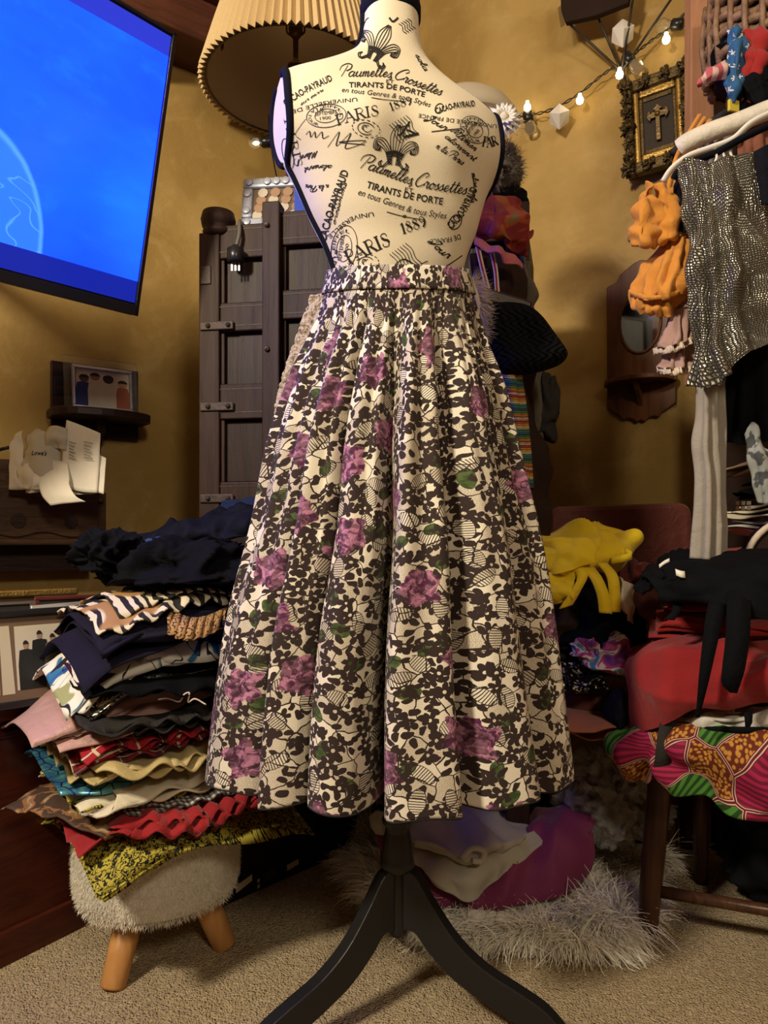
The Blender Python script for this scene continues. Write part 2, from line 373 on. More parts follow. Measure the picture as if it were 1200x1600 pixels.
# television picture: deep blue water, paler rock at the left, dark bands above and below
m = MT('screen_picture', (.010, .15, 7), .25); u, vv, _ = m.xyz(m.uv)
m.mix(m.step(m.noise(m.uv, 2.2, 4, .6, .4), .35, .72), (.008, .095, 6.5)); m.mix(m.step(m.noise(m.uv, 9, 5, .6), .48, .75)*.5, (.014, .22, 7))
m.mix(m.step(vv+m.noise(m.uv, 9, 4)*.10, .42, .10)*m.step(u, .80, .96), (.008, .045, .36)); m.mix(m.step(u, .85, 1.0)*m.step(vv, .7, .35)*.35, (.02, .30, 7))
rx = (u-.66)/.135; ry = (vv-.10)/.36; rr = rx*rx+ry*ry+m.noise(m.uv, 7, 3)*.12
m.mix((rr < 1.0)*.8, (.035, .24, 7)); m.mix(m.step((rr-1.0).abs(), .10, .0)*.9, (.10, .42, 7)); m.mix((rr < 1)*m.step((m.noise(m.uv, 6, 1, .4, 2)-.5).abs(), .02, .0)*.8, (.12, .44, 7))
m.mix((vv < .085) | (vv > .93), (.006, .018, .36)); m.mix((vv > .93)*.8, (.03, .05, .70)); m.emit(1.0); m.b.inputs['Base Color'].default_value = (0, 0, 0, 1)
mt['screen'] = m.mat
for l in list(m.b.inputs['Base Color'].links): m.nt.links.remove(l)
# ---- printed and woven fabrics
# lace floral of the skirt
m = MT('lace_floral_print', (.74, .69, .58), .75, sheen=.1, spec=.2)
cel = m.xyz(m.vor(m.warp(m.uv, 35, .018), 33)[2])[0] > .38; net = m.vor(m.uv, 430, 'DISTANCE_TO_EDGE'); m.mix(cel*.45, (.50, .43, .32)); m.mix(m.step(net, .14, .03)*(.15+cel*.55), (.16, .12, .09))
wv = m.warp(m.uv, 22, .012)
r, th, lx, ly, r2, r3 = m.local(wv, 8.6, .55)                     # purple roses
edge = r*(1+.16*(th*5).cos()+1.0*(m.noise(m.uv, 60, 3)-.5)); has = r2 > .22; rose = (edge < .0255) & has
pet = m.noise(m.warp(m.uv, 60, .02), 75, 3, dist=1.0)
roses = m.nt.nodes.new('ShaderNodeMix'); roses.data_type = 'RGBA'; m.nt.links.new(m.step(pet, .38, .62).o, roses.inputs[0])
roses.inputs[6].default_value = (.075, .016, .055, 1); roses.inputs[7].default_value = (.48, .21, .34, 1)
m.mix(rose, roses.outputs[2])
rg, tg, gx, gy, g2, g3 = m.local(wv, 20); gl = ((gx/.014)*(gx/.014)+(gy/.009)*(gy/.009) < 1) & (g2 > .62)   # green leaves
m.mix(gl*(1-rose), (.035, .060, .018)); m.mix(gl*m.step(m.noise(m.uv, 90, 2), .4, .65)*(1-rose), (.085, .125, .04))
dark = (.030, .018, .017)
r, th, lx, ly, q2, q3 = m.local(wv, 41, .8)                # five-petal black flowers
pr = .0122*(.45+.60*((th*2.5).cos().abs())); fl = (r < pr) & (r > .0023) & (q2 > .30)
r_, t_, lx2, ly2, q2b, q3b = m.local(m.warp(m.uv, 30, .02), 76, .9)   # small leaves
lf = ((lx2/.0074)*(lx2/.0074)+(ly2/.0042)*(ly2/.0042) < 1.0) & (q2b > .34)
vine = m.vor(m.warp(m.uv, 35, .018), 33, 'DISTANCE_TO_EDGE') < .028
r5, t5, hx, hy, h2, h3 = m.local(m.warp(m.uv, 12, .01), 24, .9)       # hatched lace leaves
el = (hx/.0165)*(hx/.0165)+(hy/.0100)*(hy/.0100); hl = (el < 1) & (h2 > .58)
hat = hl & (((el > .84)+((hx*1900).sin() > .45)) > .5)
cover = (fl | lf)*(1-hl); m.mix(cover*(1-rose*.40), dark); m.mix((vine | hat)*(1-rose*.8), dark)
m.bump(m.noise(m.uv, 900, 1), .0004); mt['lace'] = m.mat
# snake metallic
m = MT('metallic_snake', (.42, .40, .33), .30, .9); wv = m.warp(m.uv, 9, .05)
x, y, z = m.xyz(wv); sv = m.vec(x*(1+.4*m.noise(m.uv, 6, 2)), y*1.0)
e = m.vor(sv, 250, 'DISTANCE_TO_EDGE', .5); k = m.step(e, .20, .10); m.mix(k, (.012, .012, .014)); m.metal((1-k)*.9); m.rough(.28+k*.5)
m.bump(m.step(e, .0, .35), .0012); m.mix(m.step(m.noise(m.uv, 14, 3), .45, .7)*(1-k)*.35, (.20, .20, .22)); mt['snake'] = m.mat
# wax print
m = MT('wax_print', (.36, .018, .075), .8, spec=.2); wv = m.warp(m.uv, 8, .05)
d, p, c = m.vor(wv, 15, rand=.9); c1, c2, c3 = m.xyz(c); ux, uy, _ = m.xyz(wv)
st = ((ux*420+uy*260).sin() > .1); st2 = ((uy*700-ux*150).sin() > .0)
m.mix((c1 > .72), (.06, .20, .03)); m.mix((c1 > .72)*st*.9, (.012, .035, .01)); m.mix((c1 < .28), (.12, .022, .012))
m.mix((c1 < .28)*m.step(m.vor(wv, 150)[0], .5, .25), (.50, .24, .045)); m.mix((c1 > .28)*(c1 < .55)*st2*.8, (.10, .008, .03))
m.mix((c1 > .55)*(c1 < .72)*((d*42).sin() > .2)*.85, (.62, .42, .36))
e = m.vor(wv, 15, 'DISTANCE_TO_EDGE', .9); m.mix(e < .05, (.14, .012, .03)); m.mix((e > .018)*(e < .034), (.60, .50, .38)); mt['wax'] = m.mat
# vine print yellow / black
m = MT('yellow_vine_print', (.42, .36, .055), .85, spec=.2)
e = m.noise(m.warp(m.uv, 60, .02), 85, 2, .5, 1.2); m.mix(m.step((e-.5).abs(), .055, .035), (.012, .012, .008)); m.mix(m.step(m.noise(m.uv, 210, 1), .60, .63), (.014, .014, .009)); mt['vine'] = m.mat
# tartan
m = MT('red_tartan', (.32, .012, .020), .8, spec=.2); x, y, _ = m.xyz(m.uv)
for ax in (x, y):
    t = (ax*16).mod(1); m.mix((t < .34)*.62, (.012, .012, .016)); m.mix(((t-.6).abs() < .030)*.9, (.55, .50, .36)); m.mix(((t-.17).abs() < .015)*.8, (.5, .45, .3))
mt['tartan'] = m.mat
m = MT('black_white_gingham', (.55, .53, .50), .85); x, y, _ = m.xyz(m.uv)
m.mix(((x*110).mod(1) < .5)*.75, (.01, .01, .012)); m.mix(((y*110).mod(1) < .5)*.75, (.01, .01, .012)); mt['gingham'] = m.mat
m = MT('zebra_print', (.70, .62, .46), .75); x, y, _ = m.xyz(m.warp(m.uv, 14, .05)); m.mix((x*330).sin() > .05, (.012, .010, .010))
m.mix(m.step(m.noise(m.uv, 9, 1), .56, .6), (.36, .20, .075)); mt['zebra'] = m.mat
m = MT('leopard_ruffle', (.42, .24, .10), .75); r, th, lx, ly, a2, a3 = m.local(m.warp(m.uv, 60, .006), 110)
m.mix((r > .0026)*(r < .0045)*((th*1.5).sin() > -.4), (.02, .012, .008)); mt['leopard'] = m.mat
m = MT('tie_dye', (.14, .03, .22), .8); nz = m.noise(m.warp(m.ob, 10, .08), 16, 2, .5, 1.5)
for a, col in ((.36, (.35, .05, .16)), (.45, (.62, .55, .48)), (.50, (.06, .20, .34)), (.55, (.45, .22, .04)), (.60, (.10, .20, .04)), (.64, (.12, .03, .20))): m.mix(m.step(nz, a, a+.02), col)
mt['tiedye'] = m.mat
m = MT('blue_white_print', (.76, .74, .66), .75, spec=.25); nz = m.noise(m.warp(m.uv, 12, .08), 15, 2, .5, 1)
m.mix(m.step(nz, .56, .60), (.03, .16, .34)); m.mix(m.step(nz, .62, .66), (.02, .055, .30)); m.mix(m.step((m.noise(m.uv, 14, 1, .4, 1.5)-.5).abs(), .012, .006), (.012, .012, .02)); m.mix(m.step(m.noise(m.uv, 22, 1), .64, .67), (.32, .34, .16)); mt['blueprint'] = m.mat
m = MT('iridescent_blue', (.05, .20, .38), .22, .6); m.mix(m.step(m.noise(m.uv, 30, 3, dist=.8), .45, .65), (.14, .42, .42)); m.mix(m.step(m.vor(m.uv, 38, 'DISTANCE_TO_EDGE'), .06, .03), (.01, .03, .14)); mt['irid'] = m.mat
m = MT('brown_floral', (.055, .030, .018), .7); nz = m.noise(m.warp(m.uv, 30, .03), 30, 3, .5, 1); m.mix(m.step(nz, .52, .56), (.24, .11, .04)); m.mix(m.step(nz, .60, .64), (.33, .26, .15)); mt['brownfloral'] = m.mat
m = MT('sequins', (.42, .41, .36), .25, .9); d, p, c = m.vor(m.ob, 330, dim='3D'); c1, c2, c3 = m.xyz(c); m.mix(c1 > .55, (.03, .03, .03)); m.mix(c1 > .85, (.8, .78, .65)); m.bump(c2, .004); mt['sequin'] = m.mat
m = MT('black_sequins', (.012, .012, .014), .22, .6); d, p, c = m.vor(m.ob, 210, dim='3D'); c1, c2, c3 = m.xyz(c); m.mix(c1 > .90, (.75, .72, .60)); m.bump(c2, .006); mt['bsequin'] = m.mat
m = MT('rainbow_stripes', (.50, .42, .34), .9); x, y, _ = m.xyz(m.uv); t = (y*21).mod(1)
for a, col in ((.10, (.30, .05, .03)), (.22, (.50, .22, .03)), (.34, (.55, .46, .22)), (.46, (.05, .16, .14)), (.62, (.02, .08, .14)), (.74, (.10, .18, .05)), (.86, (.5, .2, .03)), (.95, (.28, .04, .03))): m.mix(t > a, col)
m.bump((y*1500).sin(), .0008); mt['rainbow'] = m.mat
m = MT('star_bandana', (.022, .105, .26), .85); r, th, lx, ly, s2, s3 = m.local(m.uv, 42, .25)
m.mix(r < .0062*(.62+.38*((th*5).cos())), (.72, .70, .68)); mt['stars'] = m.mat
m = MT('pink_red_bandana', (.46, .10, .13), .85); x, y, _ = m.xyz(m.uv); m.mix(((y*40).mod(1) < .45), (.62, .42, .40)); mt['pinkband'] = m.mat
m = MT('red_orange_scarf', (.21, .018, .026), .6); nz = m.noise(m.ob, 14, 3, .5, 1); m.mix(m.step(nz, .50, .56), (.34, .075, .022)); m.mix(m.step(nz, .60, .64), (.20, .13, .05)); mt['scarf'] = m.mat
m = MT('grey_spotted_fur', (.34, .33, .32), .9); m.mix(m.step(m.noise(m.ob, 24, 2, .4), .53, .56), (.012, .012, .014)); mt['spotted'] = m.mat
m = MT('floral_dark_white', (.52, .48, .40), .85); m.mix(m.step(m.noise(m.ob, 34, 2, .5, .8), .48, .52), (.020, .018, .016)); mt['darkfloral'] = m.mat
m = MT('grey_dapple', (.30, .33, .32), .8); m.mix(m.step(m.noise(m.ob, 40, 3, .5), .50, .58), (.06, .065, .07)); mt['dapple'] = m.mat
m = MT('knitted_black', (.0075, .008, .010), .95, spec=.1); x, y, _ = m.xyz(m.uv); m.bump((x*420+(y*260).sin()*1.4).sin()*(y*420).sin(), .004); mt['knit'] = m.mat
m = MT('crochet_cream', (.66, .56, .40), .95); m.bump(m.noise(m.ob, 130, 3), .008); m.mix(m.step(m.noise(m.ob, 130, 3), .5, .36), (.32, .25, .15)); mt['crochet'] = m.mat
m = MT('wicker', (.20, .115, .065), .6); m.mix(m.step(m.noise(m.ob, 60, 4), .4, .65), (.30, .185, .11)); m.bump(m.noise(m.ob, 160, 3), .002); mt['wicker'] = m.mat
m = MT('clear_bag', (.75, .77, .78), .12); m.b.inputs['Alpha'].default_value = .25; m.bump(m.noise(m.ob, 45, 3, dist=1), .012); mt['poly'] = m.mat
m = MT('sheer_tulle', (.62, .56, .42), .7); m.b.inputs['Alpha'].default_value = .42; mt['sheer'] = m.mat
m = MT('plush_white', (.70, .66, .56), .95, sheen=.6, spec=.1); m.bump(m.noise(m.ob, 55, 4, dist=.8), .010, .9); m.bump(m.noise(m.ob, 320, 2), .003); mt['plush'] = m.mat
simple('plushfibre', (.72, .68, .58), .9, spec=.1); simple('furfibre', (.95, .92, .83), .9, spec=.1); simple('featherfibre', (.62, .52, .36), .9); simple('greyfur', (.16, .13, .11), .95)
for k, c, kw in (('red', (.27, .014, .018), {}), ('red2', (.33, .020, .020), {}), ('redruf', (.30, .012, .018), {}), ('yellow', (.84, .62, .015), dict(rough=.7, var=.1)), ('blackcloth', (.0035, .004, .006), {}), ('navy', (.012, .011, .026), {}),
                 ('darknavy', (.005, .006, .013), dict(rough=.7)), ('royal', (.006, .045, .20), dict(rough=.5)), ('orange', (.64, .27, .045), {}), ('pinklace', (.42, .27, .24), {}), ('laceedge', (.68, .58, .48), {}),
                 ('greydress', (.35, .32, .28), {}), ('jeans', (.47, .44, .36), {}), ('magenta', (.22, .032, .105), dict(rough=.6)), ('rust', (.34, .12, .062), {}), ('cream', (.68, .62, .48), {}),
                 ('whitecloth', (.62, .61, .58), {}), ('gold_satin', (.50, .40, .18), dict(rough=.32)), ('pink_satin', (.50, .30, .27), dict(rough=.25)), ('rosecloth', (.45, .12, .15), dict(rough=.45)), ('purple', (.052, .012, .050), {}),
                 ('charcoal', (.030, .028, .027), {}), ('darkbrown', (.030, .018, .014), {}), ('greyhat', (.085, .070, .060), {}), ('greyscarf', (.10, .085, .065), {}), ('leather', (.135, .034, .026), dict(rough=.5)),
                 ('peach', (.55, .40, .30), {}), ('terracotta', (.24, .085, .055), {}), ('darkred', (.10, .012, .012), {}), ('seatblack', (.010, .009, .009), dict(rough=.5)), ('mauve', (.20, .17, .20), {}), ('bluejean', (.012, .022, .06), {})):
    mt[k] = fabric(k+'_fabric', c, **kw).mat
# ------------------------------------------------------------------ the room
C = np.array([.036, 2.46, 0])
LD = np.array([-.821, -.571, 0]); NL = np.array([.571, -.821, 0])
RD = np.array([.849, -.529, 0]); NR = np.array([-.529, -.849, 0])
def onL(x, y, off=0.0): return hit(x, y, C+NL*off, NL)
def onR(x, y, off=0.0): return hit(x, y, C+NR*off, NR)
RL = np.stack([-LD, -NL, np.array([0, 0, 1.])], 1)       # wall frame: x to the right along the wall, y into the wall, z up
RR = np.stack([RD, -NR, np.array([0, 0, 1.])], 1)
def wall(name, a, b, n, z1=2.75):
    L = np.linalg.norm(b-a); d = (b-a)/L; c = (a+b)/2-n*.06+np.array([0, 0, z1/2])
    V, Fc = boxm(c, (L+.16, .12, z1), R=frameR(d)); return struct(obj(name, V, Fc, mt['plaster'], smooth=False))
PL, PR = C+LD*3.3, C+RD*3.3
wall('wall_left', PL, C, NL); wall('wall_right', C, PR, NR)
B0, B1 = np.array([PL[0], -1.9, 0]), np.array([PR[0], -1.9, 0])
wall('wall_far_left', B0, PL, np.array([1., 0, 0])); wall('wall_far_right', PR, B1, np.array([-1., 0, 0])); wall('wall_behind', B0, B1, np.array([0, 1., 0]))
V, Fc = boxm((0, .3, -.03), (6.2, 4.8, .06)); struct(obj('floor', V, Fc, mt['carpet'], smooth=False))
V, Fc = boxm((0, .3, 2.79), (6.2, 4.8, .06)); struct(obj('ceiling', V, Fc, mt['ceil'], smooth=False))
# carpet tufts nearest the lens are left to the material; a dark beam runs along the left wall
bz0 = onL(325, 70, .14)
beam = thing('trim_1', 'dark red brown wooden beam along the left wall above the television', None, (0, 0, 0), kind='structure')
a = C+LD*(np.dot(onL(320, 70)-C, LD)); zc = bz0[2]
V, Fc = boxm(a+LD*.8+NL*.075+np.array([0, 0, zc+.055]), (1.6, .15, .11), R=RL); obj('beam', V, Fc, mt['beam'], beam, smooth=False, bev=.006)
V, Fc = boxm(a+LD*.8+NL*.085+np.array([0, 0, zc+.125]), (1.62, .18, .03), R=RL); obj('ledge', V, Fc, mt['beam'], beam, smooth=False, bev=.004)
for q in (.20, .75):
    out = [(0, 0), (.13, 0), (.13, -.02), (.06, -.05), (.03, -.12), (0, -.13)]
    V, Fc = prismm(out, .05, np.stack([NL, [0, 0, 1.], LD], 1), a+LD*q+np.array([0, 0, zc])); obj('corbel', V, Fc, mt['beam'], beam, smooth=False, bev=.004)

# ------------------------------------------------------------------ television
ta = math.radians(42); tt = math.radians(16)
th_ = np.array([math.sin(ta), math.cos(ta), 0]); tn = np.array([math.cos(ta), -math.sin(ta), 0])
tu = np.array([0, 0, 1])*math.cos(tt)+tn*math.sin(tt); tno = np.cross(th_, tu)
if np.dot(tno, tn) < 0: tno = -tno
BR = W(214, 494, 1.50); TW, THt = .965, .545
RT = np.stack([th_, -tno, tu], 1); tc = BR-th_*TW/2+tu*THt/2
tv = thing('television', 'black flat screen television showing a deep blue underwater picture, tilted on the left wall', 'television', tc)
V, Fc = boxm(tc-tno*.018, (TW, .03, THt), R=RT); obj('back_case', V, Fc, mt['bezel'], tv, smooth=False, bev=.006)
sw, sh = TW-.018, THt-.034
sc_ = tc+tno*.0005+tu*.008
V = np.array([sc_+th_*a*sw/2+tu*b*sh/2 for a, b in ((-1, -1), (1, -1), (1, 1), (-1, 1))]); obj('screen', V, [[0, 1, 2, 3]], mt['screen'], tv, uv=[(0, 0), (1, 0), (1, 1), (0, 1)], smooth=False)
for nm, c_, s_ in (('bezel', tc-tu*(THt/2-.0105)+tno*.002, (TW, .007, .021)), ('bezel', tc+tu*(THt/2-.003)+tno*.002, (TW, .007, .006)), ('bezel', tc+th_*(TW/2-.004)+tno*.002, (.008, .007, THt)), ('bezel', tc-th_*(TW/2-.004)+tno*.002, (.008, .007, THt))):
    V, Fc = boxm(c_, s_, R=RT); obj(nm, V, Fc, mt['bezel'], tv, smooth=False, bev=.001)
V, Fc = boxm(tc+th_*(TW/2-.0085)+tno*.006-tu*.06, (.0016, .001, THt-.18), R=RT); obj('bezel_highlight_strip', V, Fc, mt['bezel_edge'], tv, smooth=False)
wp = tc-NL*np.dot(tc-C, NL)
V, Fc = tubem([tc-tno*.03, (tc+wp)/2+np.array([0, 0, .03]), wp+NL*.01], .022, 8, n=8); obj('wall_arm', V, Fc, mt['bezel'], tv)
V, Fc = boxm(wp+NL*.008, (.16, .016, .2), R=RL); obj('wall_plate', V, Fc, mt['bezel'], tv, smooth=False)

# ------------------------------------------------------------------ small shelf with photograph on the left wall
bl, br_, bb = onL(78, 562), onL(213, 580), onL(78, 676)
sx = np.dot(br_-bl, -LD); szz = bl[2]-bb[2]; bc = (bl+br_)/2; bc[2] = (bl[2]+bb[2])/2-.005
sh1 = thing('wall_shelf', 'small dark wooden wall shelf holding a silver framed group photograph', 'shelf', bc-np.array([0, 0, szz/2]))
V, Fc = boxm(bc+NL*.010, (sx, .018, szz), R=RL); obj('backboard', V, Fc, mt['bracketwood'], sh1, smooth=False, bev=.002)
n = 14; hw = sx/2+.012; zb = onL(130, 645, .1)[2]
out = [(-hw, 0), (hw, 0), (hw, -.07)]+[(hw*math.cos(t), -.07-.055*math.sin(t)) for t in np.linspace(0, math.pi, n)]+[(-hw, -.07)]
V, Fc = prismm(out, .022, np.stack([-LD, -NL, [0, 0, 1.]], 1), bc*[1, 1, 0]+NL*.018+np.array([0, 0, zb])); shf = obj('shelf_board', V, Fc, mt['bracketwood'], sh1, smooth=False, bev=.004)
out = [(0, 0), (.075, 0), (.06, -.03), (.02, -.05), (0, -.085)]
V, Fc = prismm(out, .02, np.stack([NL, [0, 0, 1.], LD], 1), bc*[1, 1, 0]+NL*.018+np.array([0, 0, zb-.011])); obj('bracket', V, Fc, mt['bracketwood'], sh1, smooth=False, bev=.002)
for i in range(3):
    V, Fc = boxm(bc+NL*.0195-(-LD)*sx*.33+np.array([0, 0, szz*(.34-.13*i)]), (sx*.26, .003, .014), R=RL); obj('carved_groove', V, Fc, mt['bezel'], sh1, smooth=False)
def R3(a, b): return frameR(a, b)
def figure_print(par, origin, R, S, figs, off=.0012):
    """flat printed people on a photograph: (x, height, head radius, body colour, skin colour, width), in picture units"""
    for i, (x, hgt, hr, bc_, sk, wd) in enumerate(figs):
        t = np.linspace(0, 2*math.pi, 14, endpoint=False)
        head = np.c_[x+hr*.8*np.cos(t), hgt-hr+hr*np.sin(t)]
        body = np.array([(x-wd, 0), (x+wd, 0), (x+wd*1.02, hgt*.5), (x+wd*.8, hgt-2.2*hr), (x+hr*.4, hgt-1.9*hr), (x-hr*.4, hgt-1.9*hr), (x-wd*.8, hgt-2.2*hr), (x-wd*1.02, hgt*.5)])
        hair = np.c_[x+hr*.86*np.cos(t[:8]), hgt-hr*.80+hr*.95*np.sin(t[:8])]
        for nm, pts, cl, k in (('printed_figure', body, bc_, 0), ('printed_head', head, sk, 1), ('printed_hair', hair, (.012, .008, .007), 2)):
            key = 'print_%d_%d_%d' % tuple(int(255*q) for q in cl)
            if key not in mt: simple(key, cl, .6)
            P = np.c_[pts[:, 0]*S[0], np.full(len(pts), -off-k*.0003-i*.0001), pts[:, 1]*S[1]]@R.T+origin
            obj(nm, P, [list(range(len(P)))], mt[key], par, smooth=False)
def picture_frame(name, label, c, wd, ht, R, bw, fm, pic, group=None, depth=.014, back=True):
    """R columns: x right, y into the picture, z up"""
    f = thing(name, label, 'picture frame', c-R[:, 2]*ht/2, group)
    V, Fc = boxm(c+R[:, 1]*.004, (wd-.004, .006, ht-.004), R=R); obj('backing', V, Fc, mt['plastic'], f, smooth=False)
    V, Fc = boxm(c, (wd-bw*1.6, .002, ht-bw*1.6), R=R); ph = obj('photograph', V, Fc, pic, f, smooth=False)
    for s in (-1, 1):
        V, Fc = boxm(c+R[:, 2]*s*(ht-bw)/2-R[:, 1]*.003, (wd, depth, bw), R=R); obj('frame_bar', V, Fc, fm, f, smooth=False, bev=bw*.25)
        V, Fc = boxm(c+R[:, 0]*s*(wd-bw)/2-R[:, 1]*.003, (bw, depth, ht-2*bw), R=R); obj('frame_bar', V, Fc, fm, f, smooth=False, bev=bw*.25)
    return f, ph
simple('photo_pale', (.55, .50, .42), .35); simple('photo_brown', (.15, .10, .07), .35); simple('photo_grey', (.10, .10, .10), .4)
pc = onL(160, 591, .085); lean = .12
Rp = frameR(-LD, np.array([0, 0, 1])-NL*lean); fw, fh = .148, .112
pc[2] = zb+.011+fh/2*.99
ff, ph = picture_frame('photo_frame', 'small silver framed photograph of four people on the dark wall shelf', pc, fw, fh, Rp, .008, mt['silver'], mt['photo_pale'])
figure_print(ph, pc-Rp[:, 2]*fh*.42+0*Rp[:, 0], Rp, (fw, fh*.84), [(-.30, .86, .10, (.010, .025, .16), (.10, .05, .03), .14), (-.12, .93, .10, (.48, .46, .42), (.25, .14, .09), .12), (.10, .90, .11, (.52, .50, .45), (.035, .02, .015), .16), (.34, .80, .10, (.30, .09, .05), (.42, .25, .17), .11)])
V, Fc = boxm(pc+Rp[:, 1]*.012+np.array([0, 0, .012]), (fw*1.22, .003, fh*1.28), R=Rp); obj('glass_sheet', V, Fc, mt['glass'], ff, smooth=False)

# ------------------------------------------------------------------ wooden letter box full of papers
lb0, lb1 = onL(166, 843, .12), onL(166, 770, .12); off = .12
xr = np.dot(lb0-C, LD); Lw = .34; zt = lb1[2]; zbm = lb0[2]
org = C+LD*xr                                            # right end of the box on the wall, s runs left
def LP(s, d, z): return org+LD*s+NL*d+np.array([0, 0, z])
lbx = thing('letter_box', 'brown wooden wall letter box with carved front, stuffed with papers', 'letter box', LP(Lw/2, .06, zbm))
V, Fc = boxm(LP(Lw/2, .006, zbm+.09), (Lw, .012, .22), R=RL); obj('backboard', V, Fc, mt['boxwood'], lbx, smooth=False, bev=.002)
RF = np.stack([-LD, [0, 0, 1.], NL], 1)
out = [(-Lw/2, 0), (Lw/2, 0), (Lw/2, zt-zbm), (.10, zt-zbm), (.02, zt-zbm-.012), (-.03, zt-zbm+.004), (-.075, zt-zbm+.028), (-.10, zt-zbm+.034), (-Lw/2, zt-zbm+.034)]
V, Fc = prismm(out, .012, RF, LP(Lw/2, .114, zbm)); fr = obj('front_panel', V, Fc, mt['boxwood'], lbx, smooth=False, bev=.002)
t = np.linspace(0, 1, 40); L2 = .125
lo = np.c_[np.linspace(-L2, L2, 40), .012+.006*np.cos(t*4*math.pi)]; up_ = np.c_[np.linspace(L2, -L2, 40), (zt-zbm)-.016-.006*np.abs(np.sin(t*3*math.pi))]
V, Fc = prismm(np.concatenate([lo, up_]), .006, RF, LP(.145, .1225, zbm)); obj('carved_plaque', V, Fc, mt['boxwood'], fr, smooth=False, bev=.0015)
for s in (.085, .20):
    t = np.linspace(0, 2*math.pi, 24, endpoint=False); rr = .018*(1-.18*np.cos(4*t)**2)
    V, Fc = prismm(np.c_[rr*np.cos(t), rr*np.sin(t)*1.1], .004, RF, LP(s, .126, zbm+.045)); obj('carved_diamond', V, Fc, mt['bracketwood'], fr, smooth=False, bev=.001)
for s in (.014, .278):
    V, Fc = lathem([(0, .012), (.006, .011), (.008, .006), (.006, 0)], (0, 0, 0), 12); V = V@np.stack([LD, [0, 0, 1.], NL], 1).T+LP(s, .12, zt-.02); obj('knob', V, Fc, mt['boxwood'], fr)
for s in (0.006, Lw-.006):
    V, Fc = boxm(LP(s, .06, (zt+zbm)/2), (.012, .11, zt-zbm), R=RL); obj('side_panel', V, Fc, mt['boxwood'], lbx, smooth=False, bev=.002)
V, Fc = boxm(LP(Lw/2-.004, .07, zbm-.006), (Lw+.012, .14, .014), R=RL); obj('bottom_ledge', V, Fc, mt['boxwood'], lbx, smooth=False, bev=.004)
V, Fc = boxm(LP(Lw/2+.01, .035, zbm-.045), (Lw-.03, .07, .066), R=RL); obj('lower_rail', V, Fc, mt['bracketwood'], lbx, smooth=False, bev=.003)
def sheet(name, label, rows, mat, cat='paper', group='papers in the wooden letter box', prints=None, seed=0, amp=.001):
    o = loft(name, rows, mat, None, 14, 18, amp=amp, freq=14, seed=seed, solid=.0008); tag(o, label, cat, group); return o
D0 = 1.66
env = sheet('envelope', 'white addressed envelope standing tallest in the wooden letter box', [[(104, 656, D0), (131, 666, D0), (157, 677, D0)], [(98, 705, D0-.01), (125, 715, D0-.01), (155, 720, D0-.01)], [(96, 760, D0-.02), (125, 768, D0-.02), (152, 770, D0-.02)]], mt['paper'], 'envelope')
for i in range(6):
    for (x0, y0, ln) in ((131, 690, 14), (108, 690, 11)):
        p = W(x0, y0+i*5, D0-.012-.0010*i); q = W(x0+ln-(i*2 % 5), y0+i*5+3, D0-.012-.0010*i)
        V, Fc = tubem([p, q], .0008, 4); obj('printed_line', V, Fc, mt['greyink'], env)
sheet('receipt', 'curled till receipt hanging over the front of the letter box', [[(53, 718, 1.655), (78, 718, 1.65), (106, 722, 1.645)], [(60, 748, 1.635), (82, 750, 1.63), (108, 748, 1.628)], [(60, 758, 1.63), (85, 757, 1.625), (108, 757, 1.62)], [(66, 775, 1.622), (92, 772, 1.615), (118, 775, 1.61)], [(79, 790, 1.62), (100, 787, 1.615), (134, 784, 1.61)]], mt['paper'], seed=3)
sheet('receipt', 'grey creased slip leaning at the right end of the letter box', [[(112, 715, 1.665), (135, 708, 1.665), (152, 712, 1.665)], [(110, 745, 1.66), (135, 740, 1.66), (158, 735, 1.66)], [(112, 775, 1.65), (135, 772, 1.65), (162, 770, 1.65)]], mt['paper2'], seed=4, amp=.004)
sheet('receipt', 'narrow barcode slip at the right end of the letter box', [[(150, 708, 1.66), (158, 712, 1.66), (166, 716, 1.66)], [(148, 735, 1.652), (156, 738, 1.652), (164, 742, 1.652)], [(148, 768, 1.645), (155, 770, 1.645), (162, 772, 1.645)]], mt['paper'], seed=5)
bag = sheet('paper_bag', 'crumpled grey paper bag with dark print in the letter box', [[(38, 676, 1.67), (62, 668, 1.67), (92, 690, 1.67)], [(40, 700, 1.655), (62, 690, 1.64), (95, 705, 1.655)], [(30, 730, 1.65), (60, 722, 1.635), (95, 725, 1.65)], [(28, 765, 1.645), (60, 765, 1.635), (95, 765, 1.645)]], mt['paper2'], 'paper bag', seed=6, amp=.006)
sheet('folded_leaflet', 'pale folded leaflet leaning at the left end of the letter box', [[(16, 690, 1.66), (24, 678, 1.66), (34, 672, 1.66)], [(14, 720, 1.65), (24, 715, 1.65), (36, 715, 1.65)], [(14, 765, 1.64), (24, 765, 1.64), (36, 765, 1.64)]], mt['paper'], seed=7, amp=.004)
for i, (x, y, lb) in enumerate(((44, 745, 'rolled cream slip low at the left of the letter box'), (88, 684, 'crumpled pale slip behind the envelope in the letter box'), (55, 752, 'small crumpled white slip above the carved box front'))):
    sheet('paper_slip', lb, [[(x-16, y-14, 1.655), (x, y-20, 1.645), (x+16, y-12, 1.655)], [(x-18, y, 1.64), (x, y-4, 1.63), (x+18, y, 1.64)], [(x-16, y+18, 1.65), (x, y+18, 1.64), (x+15, y+18, 1.65)]], mt['paper' if i != 1 else 'paper2'], seed=8+i, amp=.006)
o = obj('pen', *tubem([W(-6, 704, 1.66), W(14, 699, 1.66)], .004, 8), mt['plastic']); tag(o, 'dark pen sticking out left of the letter box', 'pen')

